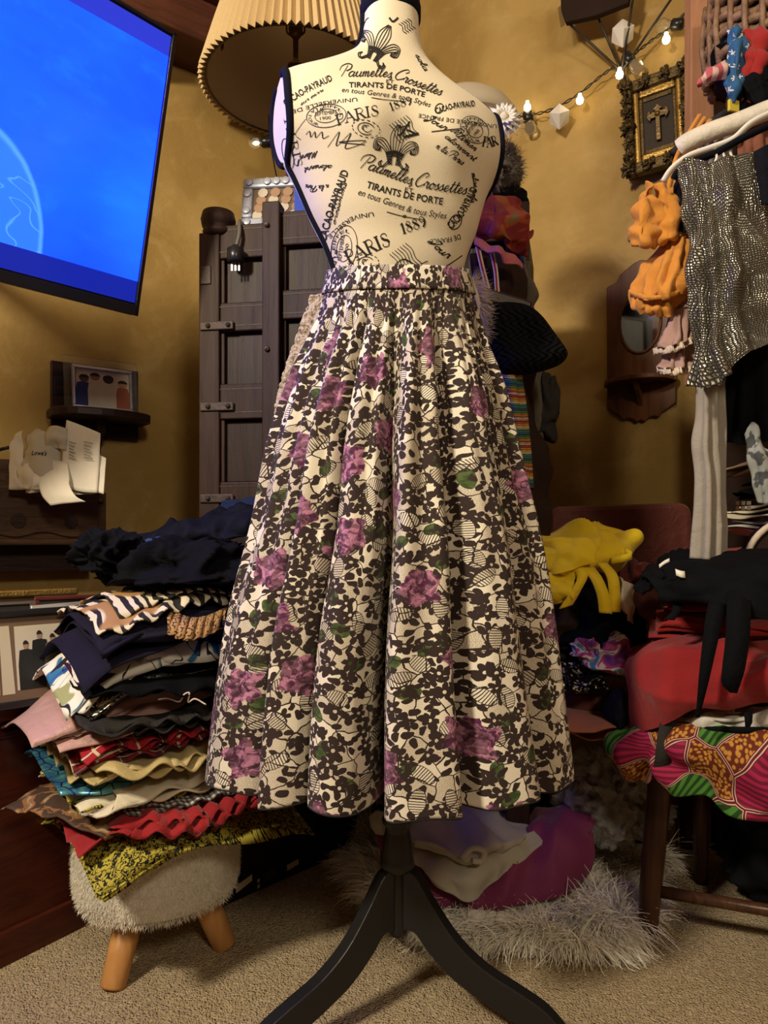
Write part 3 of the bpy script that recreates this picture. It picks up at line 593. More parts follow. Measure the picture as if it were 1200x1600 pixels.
# ------------------------------------------------------------------ low chest with framed photographs at the lower left
g0, g1 = G(0, 1510), G(140, 1440); cd = (g1-g0)/np.linalg.norm(g1-g0); cn = np.array([cd[1], -cd[0], 0])   # cn points to the viewer's right
ch0 = g0-cd*.55; ch1 = G(132, 1444); cl = np.linalg.norm(ch1-ch0); czt = .455
Rc = np.stack([cd, -cn, [0, 0, 1.]], 1)
def CP(s, d, z): return ch1-cd*s-cn*d+np.array([0, 0, z])
chest = thing('low_chest', 'low red brown wooden chest with framed photographs standing on it', 'chest', CP(cl/2, .2, 0))
V, Fc = boxm(CP(cl/2, .19, .215), (cl, .38, .43), R=Rc); obj('body', V, Fc, mt['chest'], chest, smooth=False, bev=.004)
V, Fc = boxm(CP(cl/2-.004, .186, czt-.0135), (cl+.02, .40, .027), R=Rc); obj('top_board', V, Fc, mt['chest'], chest, smooth=False, bev=.006)
V, Fc = boxm(CP(cl/2, -.004, .405), (cl+.006, .012, .012), R=Rc); obj('moulding', V, Fc, mt['chest'], chest, smooth=False, bev=.003)
V, Fc = boxm(CP(cl/2, -.003, .03), (cl+.006, .012, .06), R=Rc); obj('plinth', V, Fc, mt['chest'], chest, smooth=False, bev=.003)
fdir = np.array([math.sin(math.radians(30)), math.cos(math.radians(30)), 0]); fnr = np.array([fdir[1], -fdir[0], 0])
def stand_frame(nm, lb, px, D, wd, ht, bw, fm, pic, ang, lean=.16, z=czt):
    fd = np.array([math.sin(math.radians(ang)), math.cos(math.radians(ang)), 0]); fn = np.array([fd[1], -fd[0], 0])
    R = frameR(fd, np.array([0, 0, 1])-fn*lean)
    b = W(px, 1000, D); b[2] = z+.001; c = b-R[:, 0]*wd/2+R[:, 2]*ht/2
    return picture_frame(nm, lb, c, wd, ht, R, bw, fm, pic)+(c, R)
# big black double frame: right end at px 130
f1, p1, c1, R1 = stand_frame('photo_frame', 'wide black framed pair of photographs, a white house and three people', 131, 1.30, .28, .170, .013, mt['plastic'], mt['photo_brown'], 47, .22)
simple('photo_house', (.52, .47, .36), .4); simple('photo_door', (.30, .19, .10), .4); simple('photo_tree', (.03, .028, .02), .5)
def flatprint(par, c, R, pts, key, off=.0014, nm='printed_shape'):
    P = np.array([c+R[:, 0]*a+R[:, 2]*b-R[:, 1]*off for a, b in pts]); obj(nm, P, [list(range(len(P)))], mt[key], par, smooth=False)
flatprint(p1, c1, R1, [(-.10, .045), (-.075, .025), (-.05, .06), (-.01, .06), (-.01, -.03), (-.095, -.04)], 'photo_house')
flatprint(p1, c1, R1, [(-.045, .0), (-.02, .01), (-.02, -.035), (-.04, -.03)], 'photo_tree', .0018); flatprint(p1, c1, R1, [(-.02, .06), (.003, .06), (.003, -.06), (-.015, -.06)], 'photo_door', .0018)
flatprint(p1, c1, R1, [(.006, .058), (.022, .058), (.026, -.06), (.006, -.06)], 'photo_house', .0016)
flatprint(p1, c1, R1, [(.030, .056), (.108, .056), (.108, -.055), (.030, -.055)], 'photo_pale', .0012)
figure_print(p1, c1-R1[:, 2]*.055+R1[:, 0]*.069, R1, (.078, .105), [(-.28, .80, .07, (.010, .010, .011), (.32, .2, .14), .17), (.02, .95, .07, (.007, .007, .008), (.32, .2, .14), .19), (.30, .88, .07, (.11, .10, .075), (.3, .2, .14), .19)], off=.0018)
f2, p2, c2, R2 = stand_frame('photo_frame', 'grey portrait print of two people behind the black double frame', 52, 1.42, .16, .165, .004, mt['photo_grey'], mt['photo_grey'], 50, .12)
figure_print(p2, c2-R2[:, 2]*.07+R2[:, 0]*.02, R2, (.13, .15), [(-.33, .72, .16, (.010, .010, .011), (.30, .23, .19), .26), (.20, .86, .15, (.42, .41, .39), (.33, .25, .2), .26)])
f3, p3, c3, R3_ = stand_frame('photo_frame', 'gilt framed picture standing at the back of the low chest', 124, 1.55, .30, .185, .016, mt['gold'], mt['photo_brown'], 52, .08)
flatprint(p3, c3, R3_, [(.03, .05), (.12, .05), (.12, -.06), (.03, -.06)], 'photo_pale')
t = np.linspace(0, 2*math.pi, 18, endpoint=False); simple('photo_balloon', (.30, .055, .035), .4); flatprint(p3, c3, R3_, np.c_[.030+.022*np.cos(t), .030+.026*np.sin(t)], 'photo_balloon', .0018)
f4, p4, c4, R4 = stand_frame('photo_frame', 'dark red folding photo case behind the pile of skirts', 192, 1.52, .17, .175, .008, mt['darkred'], mt['photo_grey'], 57, .05)
V, Fc = boxm(W(112, 942, 1.40)*[1, 1, 0]+np.array([0, 0, czt+.085]), (.16, .004, .165), R=frameR(fdir, np.array([0, 0, 1])-fnr*.1)); o = obj('white_card', V, Fc, mt['white'], smooth=False); tag(o, 'plain white card standing behind the black double frame', 'card')
# ------------------------------------------------------------------ tall panelled corner cabinet
A0, A1 = np.array([-.423, 1.637, 0]), np.array([.3115, 1.522, 0])
fd = (A1-A0)/np.linalg.norm(A1-A0); fn = np.array([fd[1], -fd[0], 0]); FL = np.linalg.norm(A1-A0)
ZT = 1.468
def onF(x, y, off=0.0): return hit(x, y, A0+fn*off, fn)
def FP(s, d, z): return A0+fd*s+fn*d+np.array([0, 0, z])
RFc = np.stack([fd, -fn, [0, 0, 1.]], 1)
def fs(x, y): p = onF(x, y); return np.dot(p-A0, fd), p[2]
cab = thing('corner_cabinet', 'tall dark carved wooden panelled cabinet standing in the corner', 'cabinet', FP(FL/2, -.1, 0))
foot = np.array([A0[:2], A1[:2], [.40, 1.86], [.04, 2.30], [-.42, 1.95]])
ctr = foot.mean(0); inn = foot+(ctr-foot)*.02; inn[:2] -= fn[:2]*.012
V = np.concatenate([np.c_[inn, np.full(5, .24)], np.c_[inn, np.full(5, ZT-.012)]]); obj('carcass', V, [[4, 3, 2, 1, 0], [5, 6, 7, 8, 9]]+[[i, (i+1) % 5, 5+(i+1) % 5, 5+i] for i in range(5)], mt['panel'], cab, smooth=False)
def fbox(nm, s0, s1, z0, z1, d0, d1, mat, par=None, bev=.003):
    V, Fc = boxm(FP((s0+s1)/2, (d0+d1)/2, (z0+z1)/2), (s1-s0, d1-d0, z1-z0), R=RFc); return obj(nm, V, Fc, mat, par or cab, smooth=False, bev=bev)
sL0 = 0.0; sL1 = fs(345, 500)[0]; sP1 = fs(414, 500)[0]; sM1 = fs(441, 500)[0]; sE = FL
fbox('post', sL0, sL1, 0, ZT-.02, -.03, .010, mt['cab'])
fbox('post', sP1, sM1, .24, ZT+.035, -.02, .022, mt['cab'])
sQ = sM1+(sP1-sL1)+.06; sQ1 = sQ+(sM1-sP1)
fbox('post', sQ, sQ1, .24, ZT+.0, -.02, .016, mt['cab']); fbox('post', sE-.05, sE, 0, ZT, -.03, .010, mt['cab'])
zr = [(fs(380, 355)[1]-.022, fs(380, 404)[1]), (fs(380, 473)[1], fs(380, 518)[1]), (fs(380, 600)[1], fs(380, 655)[1]), (fs(380, 753)[1], fs(380, 800)[1])]
zr = [(ZT-.005, zr[0][1])]+zr[1:]+[(.30, .24)]
cols = [(sL1, sP1, 0), (sM1, sQ, .022), (sQ1, sE-.05, .0)]
for (s0, s1, dz) in cols:
    for (a, b) in zr:
        z0, z1 = min(a, b)+dz, max(a, b)+dz
        if z0 < .3: z0 -= dz; z1 -= dz
        r_ = fbox('rail', s0, s1, z0, z1, -.02, .006, mt['cab'])
        for q in (.18, .84): fbox('groove_line', s0, s1, z0+(z1-z0)*q, z0+(z1-z0)*q+.002, .0055, .0068, mt['iron'], r_, 0)
    for (a, b), (c_, d_) in zip(zr[:-1], zr[1:]):
        z1, z0 = min(a, b)+dz, max(c_, d_)+dz
        fbox('panel', s0+.001, s1-.001, z0+.001, z1-.001, -.03, -.012, mt['panel'], bev=.002)
        fbox('panel_bead', s0, s0+.009, z0, z1, -.012, .0, mt['cab'], bev=.002)
for y in (510, 636, 779):
    s1, z = fs(368, y); st = fbox('hinge_strap', .004, s1, z-.010, z+.010, .010, .015, mt['iron'], bev=.004)
    for s in (s1-.012, s1-.06): V, Fc = lathem([(0, .006), (.005, .004), (.006, 0)], seg=10); obj('rivet', V@np.stack([fd, [0, 0, 1.], fn], 1).T+FP(s, .015, z), Fc, mt['iron'], st)
for x, y in ((422, 358), (422, 549)):
    s, z = fs(x, y); V, Fc = lathem([(0, .010), (.005, .008), (.007, 0)], seg=12); obj('nail_head', V@np.stack([fd, [0, 0, 1.], fn], 1).T+FP(s, .022, z), Fc, mt['steel'], cab)
s, z = fs(325, 432); fbox('latch_patch', s-.014, s+.012, z-.022, z+.02, .010, .0135, mt['iron'])
s, z = fs(338, 350); V, Fc = lathem([(.028, 0), (.034, .006), (.036, .012), (.030, .018), (.037, .024), (.040, .040), (.036, .056), (.022, .060), (0, .060)], FP(s, -.012, ZT-.025), 24); obj('turned_finial', V, Fc, mt['cab'], cab)
fbox('top_mould', sL1, sE, ZT-.012, ZT, -.30, -.02, mt['panel'])
# plug on its cable, hooked over the cabinet top
pl = thing('power_plug', 'black three pin power plug dangling from its grey cable on the cabinet', 'plug', onF(368, 400, .02))
simple('greycable', (.12, .11, .10), .6)
V, Fc = tubem([onF(375, 345, -.03), onF(374, 349, .008), onF(374, 365, .02), onF(370, 382, .022), onF(368, 390, .022)], .0045, 8, n=20); obj('cable', V, Fc, mt['greycable'], pl)
c_ = onF(368, 401, .022); V, Fc = lathem([(.006, .026), (.010, .022), (.019, .016), (.019, -.010), (.016, -.014)], c_, 20); obj('plug_body', V, Fc, mt['plastic'], pl)
for a in (-.008, 0, .008): V, Fc = boxm(c_+np.array([a, 0, -.023]), (.004, .002, .018)); obj('pin', V, Fc, mt['steel'], pl, smooth=False)
# ornate silver photo frame on top
Rs = frameR(np.array([.97, -.10, 0]), np.array([.10, .18, 1])); Rs = np.stack([Rs[:, 0], np.cross(Rs[:, 2], Rs[:, 0]), Rs[:, 2]], 1)
sf = onF(432, 318, -.06); sf[2] = ZT+.068
simple('blueframe', (.42, .46, .58), .4, .3)
f5, p5, c5, R5 = picture_frame('photo_frame', 'ornate pierced silver blue photo frame on top of the cabinet', sf, .165, .13, Rs, .026, mt['blueframe'], mt['photo_brown'])+(sf, Rs)
for (a, b) in [(x_, s_*.052) for s_ in (-1, 1) for x_ in (-.066, -.022, .0, .022, .066)]+[(s_*.069, z_) for s_ in (-1, 1) for z_ in (-.022, .022)]:
    t = np.linspace(0, 2*math.pi, 14, endpoint=False); flatprint(f5, c5, R5, np.c_[a+.0075*np.cos(t), b+.0085*np.sin(t)], 'plastic', .0118, 'pierced_hole')
    V, Fc = lathem([(.0070, 0), (.0095, .002), (.0095, .003), (.0070, .004)], seg=14); obj('scroll_ring', V@np.stack([R5[:, 0], R5[:, 2], -R5[:, 1]], 1).T+c5+R5[:, 0]*a+R5[:, 2]*b-R5[:, 1]*.0095, Fc, mt['blueframe'], f5)
simple('photo_skin', (.36, .22, .14), .5)
for i in range(16):
    t = np.linspace(0, 2*math.pi, 10, endpoint=False); flatprint(p5, c5, R5, np.c_[-.045+.03*(i % 4)+.012*np.cos(t)+.004*(i//4), -.030+.019*(i//4)+.012*np.sin(t)], 'photo_skin' if i % 3 else 'photo_pale', .0016+.0002*i, 'printed_crowd')
V, Fc = boxm(onF(415, 283, -.24)+np.array([0, 0, 0]), (.09, .09, .05), yaw=.4); o = obj('small_box', np.where(True, V, V), Fc, mt['kraft'], smooth=False, bev=.003); 
o.location.z = ZT+.001; o.scale.z = 2.4; tag(o, 'small tan box on the cabinet behind the silver blue frame', 'box')
bb_ = onF(478, 312, -.05); V, Fc = boxm((bb_[0], bb_[1], ZT+.045), (.05, .04, .09)); simple('bluebox', (.01, .06, .5), .4); o = obj('blue_box', V, Fc, mt['bluebox'], smooth=False, bev=.004); tag(o, 'small bright blue box beside the silver blue frame', 'box')

# ------------------------------------------------------------------ table lamp on the cabinet
lc = W(462, 60, 1.95); lz = H+1.233; lr = .252
lamp_t = thing('table_lamp', 'brass table lamp with a wide pleated cream shade on the cabinet', 'lamp', (lc[0], lc[1], ZT))
simple('shadewire', (.10, .07, .04), .4, .8)
P = 76; a = np.arange(P*2)/(P*2)*2*math.pi; rj = np.where(np.arange(P*2) % 2 == 0, 1.0, 1.0)
def ring(r, d, z): rr = r+np.where(np.arange(P*2) % 2 == 0, d, -d); return np.stack([lc[0]+rr*np.cos(a), lc[1]+rr*np.sin(a), np.full(P*2, z)], 1)
V = np.concatenate([ring(lr, .009, lz), ring(lr-.035, .008, lz+.12), ring(lr-.10, .006, lz+.33)]); 
obj('pleated_shade', V, gridf(3, P*2, True), mt['shade'], lamp_t, smooth=False, solid=.0015)
V, Fc = lathem([(lr-.014, lz+.004), (lr-.05, lz+.12), (lr-.112, lz+.328)], (lc[0], lc[1], 0), 64); obj('shade_lining', V, Fc[:-2], mt['shadelining'], lamp_t, solid=.001)
t = np.linspace(0, 2*math.pi, 50); V, Fc = tubem(np.c_[lc[0]+(lr-.013)*np.cos(t), lc[1]+(lr-.013)*np.sin(t), np.full(50, lz+.003)], .0025, 6); obj('shade_ring', V, Fc, mt['shadewire'], lamp_t)
zz = lambda y: H-(y-CY)/F*1.95
prof = [(.075, ZT), (.075, ZT+.012), (.06, ZT+.03), (.03, ZT+.06), (.022, ZT+.12), (.03, zz(205)), (.055, zz(185)), (.066, zz(170)), (.062, zz(155)), (.045, zz(144)), (.020, zz(138)), (.015, zz(132)), (.012, zz(122)), (.019, zz(118)), (.025, zz(110)), (.022, zz(103)), (.010, zz(98)), (.007, zz(92)), (.0075, zz(60)), (.012, zz(58)), (.018, zz(52)), (.020, zz(46)), (.016, zz(36)), (.016, zz(20)), (0, zz(20))]
V, Fc = lathem(prof, (lc[0], lc[1], 0), 28); obj('turned_stem', V, Fc, mt['brass'], lamp_t)
V, Fc = tubem([(lc[0]+x_, lc[1], z_) for x_, z_ in ((-.012, zz(56)), (-.024, zz(50)), (-.026, zz(38)), (-.04, zz(10)), (-.03, lz+.28), (0, lz+.33), (.03, lz+.28), (.04, zz(10)), (.026, zz(38)), (.024, zz(50)), (.012, zz(56)))], .0028, 6, n=50); obj('harp', V, Fc, mt['brass'], lamp_t)
V, Fc = lathem([(.012, zz(20)), (.02, zz(12)), (.032, zz(-10)), (.026, zz(-26)), (0, zz(-32))], (lc[0], lc[1], 0), 20); obj('bulb', V, Fc, mt['white'], lamp_t)
# spare bulb on a wire below the shade
fb = thing('string_bulb', 'lit glass bulb hanging in its black holder below the lamp shade', 'light bulb', W(412, 224, 2.02), 'festoon bulbs')
c_ = W(417, 222, 2.02); Rb = frameR((0, 1, 0), (1, 0, .1))
V, Fc = lathem([(.012, -.016), (.015, -.012), (.015, .014), (.010, .018)], seg=16); obj('bulb_holder', V@Rb.T+c_, Fc, mt['plastic'], fb)
V, Fc = lathem([(.010, -.016), (.014, -.024), (.017, -.036), (.013, -.048), (0, -.053)], seg=16); obj('glass_bulb', V@Rb.T+c_, Fc, mt['glass'], fb)
V, Fc = lathem([(0, -.018), (.006, -.024), (.007, -.034), (0, -.042)], seg=12); obj('filament', V@Rb.T+c_, Fc, mt['bulb'], fb)
obj('hanging_wire', *tubem([W(420, 180, 2.03), W(421, 205, 2.02), W(423, 225, 2.01), W(428, 255, 2.0), W(433, 280, 1.98)], .0022, 6, n=24), mt['plastic'], fb)
# ------------------------------------------------------------------ dress form on its black tripod
MX, MY, MK = .0215, 1.14, 1.14/F
zy = lambda y: H-(y-CY)*MK
phi = math.radians(19); RM = np.array(Matrix.Rotation(phi, 3, 'Z'))
form = thing('dress_form', 'cream dress form printed with black French lettering on a black tripod stand', 'dress form', (MX, MY, 0))
# pixel row, half width, front depth, back depth (metres), centre shift x
BS = np.array([(18, .044, .046, .046, -.012), (40, .044, .046, .046, -.012), (62, .0455, .047, .048, -.011), (82, .049, .049, .052, -.010), (98, .058, .052, .056, -.009), (110, .070, .055, .062, -.008), (120, .085, .058, .067, -.007), (130, .103, .062, .072, -.006), (142, .126, .067, .078, -.005), (154, .152, .074, .084, -.003),
    (166, .180, .081, .089, -.002), (178, .196, .087, .092, 0), (195, .205, .093, .094, 0), (215, .207, .101, .095, 0), (240, .200, .108, .094, 0), (262, .186, .110, .092, 0), (280, .170, .108, .089, 0), (300, .158, .104, .086, 0), (330, .146, .097, .082, 0), (360, .135, .091, .077, 0), (390, .119, .080, .073, 0), (420, .108, .075, .068, 0), (445, .100, .068, .064, 0), (480, .105, .066, .066, 0), (540, .112, .068, .072, 0), (620, .125, .07, .08, 0), (690, .12, .07, .08, 0), (720, .10, .06, .07, 0), (722, .03, .02, .02, 0)], float)
BS[:, 4] = np.interp(BS[:, 0], [18, 82, 120, 166, 215, 262, 300, 360, 420], [-.0125, -.013, -.016, -.019, -.019, -.015, -.011, -.005, 0])
ys = np.linspace(18, 722, 260); prof = np.stack([np.interp(ys, BS[:, 0], BS[:, i]) for i in range(1, 5)], 1)
ker = np.array([1, 2, 3, 2, 1.])/9
for _ in range(7):
    q = np.pad(prof, ((2, 2), (0, 0)), 'edge'); prof = sum(ker[i]*q[i:i+len(prof)] for i in range(5))
XA = .1715; nth = 144; tht = np.linspace(0, 2*math.pi, nth, endpoint=False)
BV = []; trimL, trimR = [], []
for y, (a, bf, bb_, cx) in zip(ys, prof):
    e = .88; cs, sn_ = np.cos(tht), np.sin(tht)
    x = a*np.sign(cs)*np.abs(cs)**e; yy = np.where(sn_ > 0, bb_, bf)*np.sign(sn_)*np.abs(sn_)**e
    for sx in (-1, 1): yy = yy-np.where(sn_ < 0, .018*np.exp(-(((x-sx*.068)/.042)**2+((y-255)/46.)**2)), 0)
    xa = XA-np.clip((y-230)/60, 0, 1)*.004; inp = np.abs(x) > xa
    d = xa-.05*np.clip(yy, -.08, .08)*0
    x2 = np.clip(x, -xa, xa)
    BV.append(np.stack([x2+cx, yy, np.full(nth, zy(y))], 1))
    if a > xa:
        k = np.sqrt(max(0, 1-(xa/a)**(2/e))); yf = -bf*k**e if k > 0 else 0
        pl_, pr_ = (-xa, yf), (xa, yf)
    else: pl_, pr_ = (-a, 0), (a, 0)
    if 36 < y < 470: trimL.append((pl_[0]+cx, pl_[1], zy(y))); trimR.append((pr_[0]+cx, pr_[1], zy(y)))
BV = np.concatenate(BV)@RM.T+np.array([MX, MY, 0]); BF = gridf(len(ys), nth, True).tolist()
bust = obj('bust', BV, BF+[list(range(nth)), [len(BV)-nth+i for i in range(nth)][::-1]], mt['linen'], form)
for T in (trimL, trimR):
    T = np.array(T)
    for _ in range(6): T[1:-1] = (T[:-2]+2*T[1:-1]+T[2:])/4
    V, Fc = tubem(T@RM.T+np.array([MX, MY, 0]), .0062, 10, flat=.8); obj('seam_trim', V, Fc, mt['navytrim'], form)
# back edge of the armhole plate
for sx in (-1, 1):
    T = []
    for y, (a, bf, bb_, cx) in zip(ys, prof):
        xa = XA-np.clip((y-230)/60, 0, 1)*.004
        if a > xa: T.append((sx*xa+cx, bb_*max(0, 1-(xa/a)**(2/.88))**.44, zy(y)))
    V, Fc = tubem(np.array(T)@RM.T+np.array([MX, MY, 0]), .005, 8); obj('armhole_trim', V, Fc, mt['navytrim'], form)
nc = np.array([-.012, 0, 0])@RM.T+np.array([MX, MY, 0])
zb0, zb1 = zy(37), zy(17)
V, Fc = lathem([(.0455, zb0), (.0485, zb0+.002), (.0490, zb1-.001), (.0455, zb1)], nc, 40); obj('neck_band', V, Fc, mt['navytrim'], form)
V, Fc = lathem([(.046, zb1-.001), (.0475, zb1+.003), (.0475, zb1+.012), (.043, zb1+.019), (.030, zb1+.021), (.016, zb1+.024), (.013, zb1+.034), (.017, zb1+.042), (.013, zb1+.055), (0, zb1+.060)], nc, 40); obj('neck_cap', V, Fc, mt['blacksatin'], form)
pz = lambda y: H-(y-CY)*1.14/F
prof_post = [(.0, pz(1457)), (.016, pz(1457)), (.0175, pz(1450)), (.0175, pz(1360)), (.026, pz(1356)), (.028, pz(1349)), (.026, pz(1342)), (.0245, pz(1330)), (.023, pz(1312)), (.020, pz(1298)), (.019, pz(1290)), (.024, pz(1285)), (.025, pz(1279)), (.022, pz(1272)), (.019, pz(1262)), (.018, pz(1200)), (.014, pz(1190)), (.014, pz(700))]
V, Fc = lathem(prof_post, (MX, MY, 0), 28); obj('turned_post', V, Fc, mt['blacksatin'], form)
# curved legs: outline in (outward, up)
upc = cr([(.012, pz(1352)), (.030, pz(1358)), (.055, .178), (.090, .130), (.130, .098), (.175, .078), (.212, .060), (.238, .034), (.254, .010), (.258, .0)], 30)
loc_ = cr([(.205, .0), (.196, .012), (.172, .030), (.130, .048), (.085, .072), (.050, .104), (.030, .128), (.012, pz(1446))], 30)
out = np.concatenate([upc, loc_])
for ang in (-150, -30, 90):
    d = np.array([math.cos(math.radians(ang+6)), math.sin(math.radians(ang+6)), 0]); sd = np.array([-d[1], d[0], 0])
    V, Fc = prismm(out*[1.12, 1], .023, np.stack([d, [0, 0, 1.], np.cross(d, [0, 0, 1.])], 1), (MX, MY, 0)); lg = obj('leg', V, Fc, mt['blacksatin'], form, smooth=False, bev=.003)
    V, Fc = lathem([(0, .005), (.0045, .004), (.005, 0)], seg=12); p = np.array([MX, MY, .028])+d*.245+np.cross(d, [0, 0, 1.])*.0115; obj('screw_cap', V@np.stack([d, [0, 0, 1.], np.cross(d, [0, 0, 1.])], 1).T+p, Fc, mt['black'], lg)

# ------------------------------------------------------------------ printing on the linen: laid on the curved surface
bvh = BVHTree.FromPolygons([tuple(v) for v in BV], BF)
def lay(P, off=.0007):
    o = Vector((0, 0, H)); R = []
    for x, y in P:
        d = Vector(((x-CX)/F, 1, -(y-CY)/F)).normalized(); h_, nn, i, t = bvh.ray_cast(o, d)
        if h_ is None: return None
        if nn.dot(d) > 0: nn = -nn
        R.append(h_+nn*off)
    return np.array([tuple(q) for q in R])
prints = {}
def put(name, polys, off=.0007):
    """polys: list of polygons in picture coordinates; those that miss the body are dropped"""
    V, Fc = [], []; n = 0
    for p in polys:
        q = lay(p, off)
        if q is None: continue
        V.append(q); Fc.append(list(range(n, n+len(q)))); n += len(q)
    if V: obj(name, np.concatenate(V), Fc, mt['ink'], bust, smooth=False)
def stroke(P, wd, n=None, vary=0, smooth=True):
    P = np.asarray(P, float); n = n or max(6, int(6*len(P)))
    Q = cr(P, n) if smooth else P
    T = np.gradient(Q, axis=0); L = np.hypot(*T.T)+1e-9; N = np.c_[-T[:, 1], T[:, 0]]/L[:, None]
    w_ = wd/2*(1+vary*T[:, 1]/L)[:, None]
    A, B = Q+N*w_, Q-N*w_
    return [np.array([A[i], A[i+1], B[i+1], B[i]]) for i in range(len(Q)-1)]
def rot(P, c, deg, s=1.0):
    a = math.radians(deg); P = np.asarray(P, float)*s; return np.c_[P[:, 0]*math.cos(a)-P[:, 1]*math.sin(a), P[:, 0]*math.sin(a)+P[:, 1]*math.cos(a)]+np.array(c)
def along(base, sp):
    """map (advance, up) local text coordinates on a smooth baseline in picture pixels"""
    B = cr(base, 60); L = np.r_[0, np.cumsum(np.hypot(*np.diff(B, axis=0).T))]; T = np.gradient(B, axis=0); T /= np.hypot(*T.T)[:, None]
    def f(P):
        P = np.asarray(P, float); x = np.interp(P[:, 0]*sp, L, B[:, 0]); y = np.interp(P[:, 0]*sp, L, B[:, 1]); tx = np.interp(P[:, 0]*sp, L, T[:, 0]); ty = np.interp(P[:, 0]*sp, L, T[:, 1])
        return np.c_[x+P[:, 1]*ty, y-P[:, 1]*tx]
    return f, L[-1]
_tc = {}
def textpolys(s, shear=0.0, offset=0.0):
    k = (s, shear, offset)
    if k in _tc: return _tc[k]
    cu = bpy.data.curves.new('t', 'FONT'); cu.body = s; cu.shear = shear; cu.offset = offset; cu.resolution_u = 3; cu.fill_mode = 'FRONT'
    o = bpy.data.objects.new('t', cu); COL.objects.link(o); bpy.context.view_layer.update()
    me = o.to_mesh(); V = np.array([v.co[:2] for v in me.vertices]); Ps = [V[list(p.vertices)] for p in me.polygons]; o.to_mesh_clear()
    bpy.data.objects.remove(o); bpy.data.curves.remove(cu)
    x0, x1 = V[:, 0].min(), V[:, 0].max(); Ps = [(p-[x0, 0])/[x1-x0, 1] for p in Ps]; _tc[k] = (Ps, x1-x0); return _tc[k]
def write(name, s, base, h, shear=0, offset=0):
    Ps, wd = textpolys(s, shear, offset); f, L = along(base, 1.0)
    put(name, [f(np.c_[p[:, 0]*L, p[:, 1]*h/.70]) for p in Ps])
CUR = {'a': ([[(.9, .8), (.55, 1), (.15, .75), (.1, .25), (.4, 0), (.75, .3), (.92, .95), (.85, .2), (1.0, 0), (1.25, .3)]], 1.2), 'u': ([[(0, .5), (.2, 1), (.15, .3), (.4, 0), (.75, .35), (.9, 1), (.82, .2), (1, 0), (1.25, .3)]], 1.2),
       'm': ([[(0, .6), (.18, 1), (.15, 0), (.2, .5), (.5, 1), (.6, .7), (.55, 0), (.62, .5), (.9, 1), (1.02, .7), (.98, .1), (1.15, 0), (1.4, .3)]], 1.38), 'e': ([[(0, .3), (.5, .55), (.6, .85), (.4, 1), (.15, .7), (.15, .2), (.45, 0), (.85, .3)]], .82),
       'l': ([[(0, .3), (.45, 1.3), (.5, 2.0), (.3, 2.1), (.2, 1.2), (.2, .2), (.4, 0), (.7, .3)]], .68), 's': ([[(0, .3), (.4, 1.05), (.45, .7), (.6, .3), (.35, 0), (.05, .1)], [(.35, 0), (.8, .3)]], .78), 'r': ([[(0, .3), (.25, 1.1), (.4, .9), (.65, .95), (.6, .3), (.75, 0), (.95, .3)]], .92),
       'o': ([[(.5, 1), (.15, .7), (.15, .2), (.45, 0), (.75, .3), (.75, .8), (.5, 1), (.6, .8), (1.0, .85)]], .95), 't': ([[(0, .3), (.35, 1.2), (.4, 1.8), (.3, .3), (.5, 0), (.8, .3)], [(.1, 1.25), (.7, 1.3)]], .72), 'n': ([[(0, .6), (.18, 1), (.15, 0), (.2, .5), (.5, 1), (.65, .7), (.6, .1), (.8, 0), (1.0, .3)]], 1.0),
       'i': ([[(0, .4), (.2, 1), (.15, .2), (.35, 0), (.6, .3)], [(.25, 1.45), (.3, 1.5)]], .6), 'v': ([[(0, .6), (.2, 1), (.3, .1), (.45, 0), (.75, .9), (.95, .85)]], .9), 'P': ([[(.35, 0), (.6, 1), (.85, 2.2)], [(-.3, 1.2), (-.2, 2.0), (.6, 2.5), (1.5, 2.25), (1.5, 1.5), (.9, 1.1)]], 1.5),
       'C': ([[(1.2, 1.7), (1.6, 2.1), (1.2, 2.5), (.6, 2.1), (.15, 1.2), (.2, .4), (.7, 0), (1.3, .35), (1.6, .7)]], 1.55), 'M': ([[(-.4, .2), (.1, .1), (.6, 2.2), (.7, .2), (1.3, 2.2), (1.35, .3), (1.6, 0), (1.9, .3)]], 1.8), ',': ([[(.1, .1), (.1, -.1), (-.1, -.45)]], .4), ' ': ([], .6), 'J': ([[(.2, 1.9), (1, 2.1), (.7, .2), (.2, -.8), (-.2, -.3), (.6, .2)]], 1.1)}
def script(name, s, base, xh, wd, slant=.35):
    adv = sum(CUR[c][1] for c in s); f, L = along(base, 1.0); k = L/adv/xh; x = 0; Ps = []
    for c in s:
        for st in CUR[c][0]:
            Q = np.array(st); Q = np.c_[(Q[:, 0]+x+slant*Q[:, 1]*.9)*k*xh, Q[:, 1]*xh]; Ps += stroke(f(Q), wd, 7*len(st), .35)
        x += CUR[c][1]
    put(name, Ps)
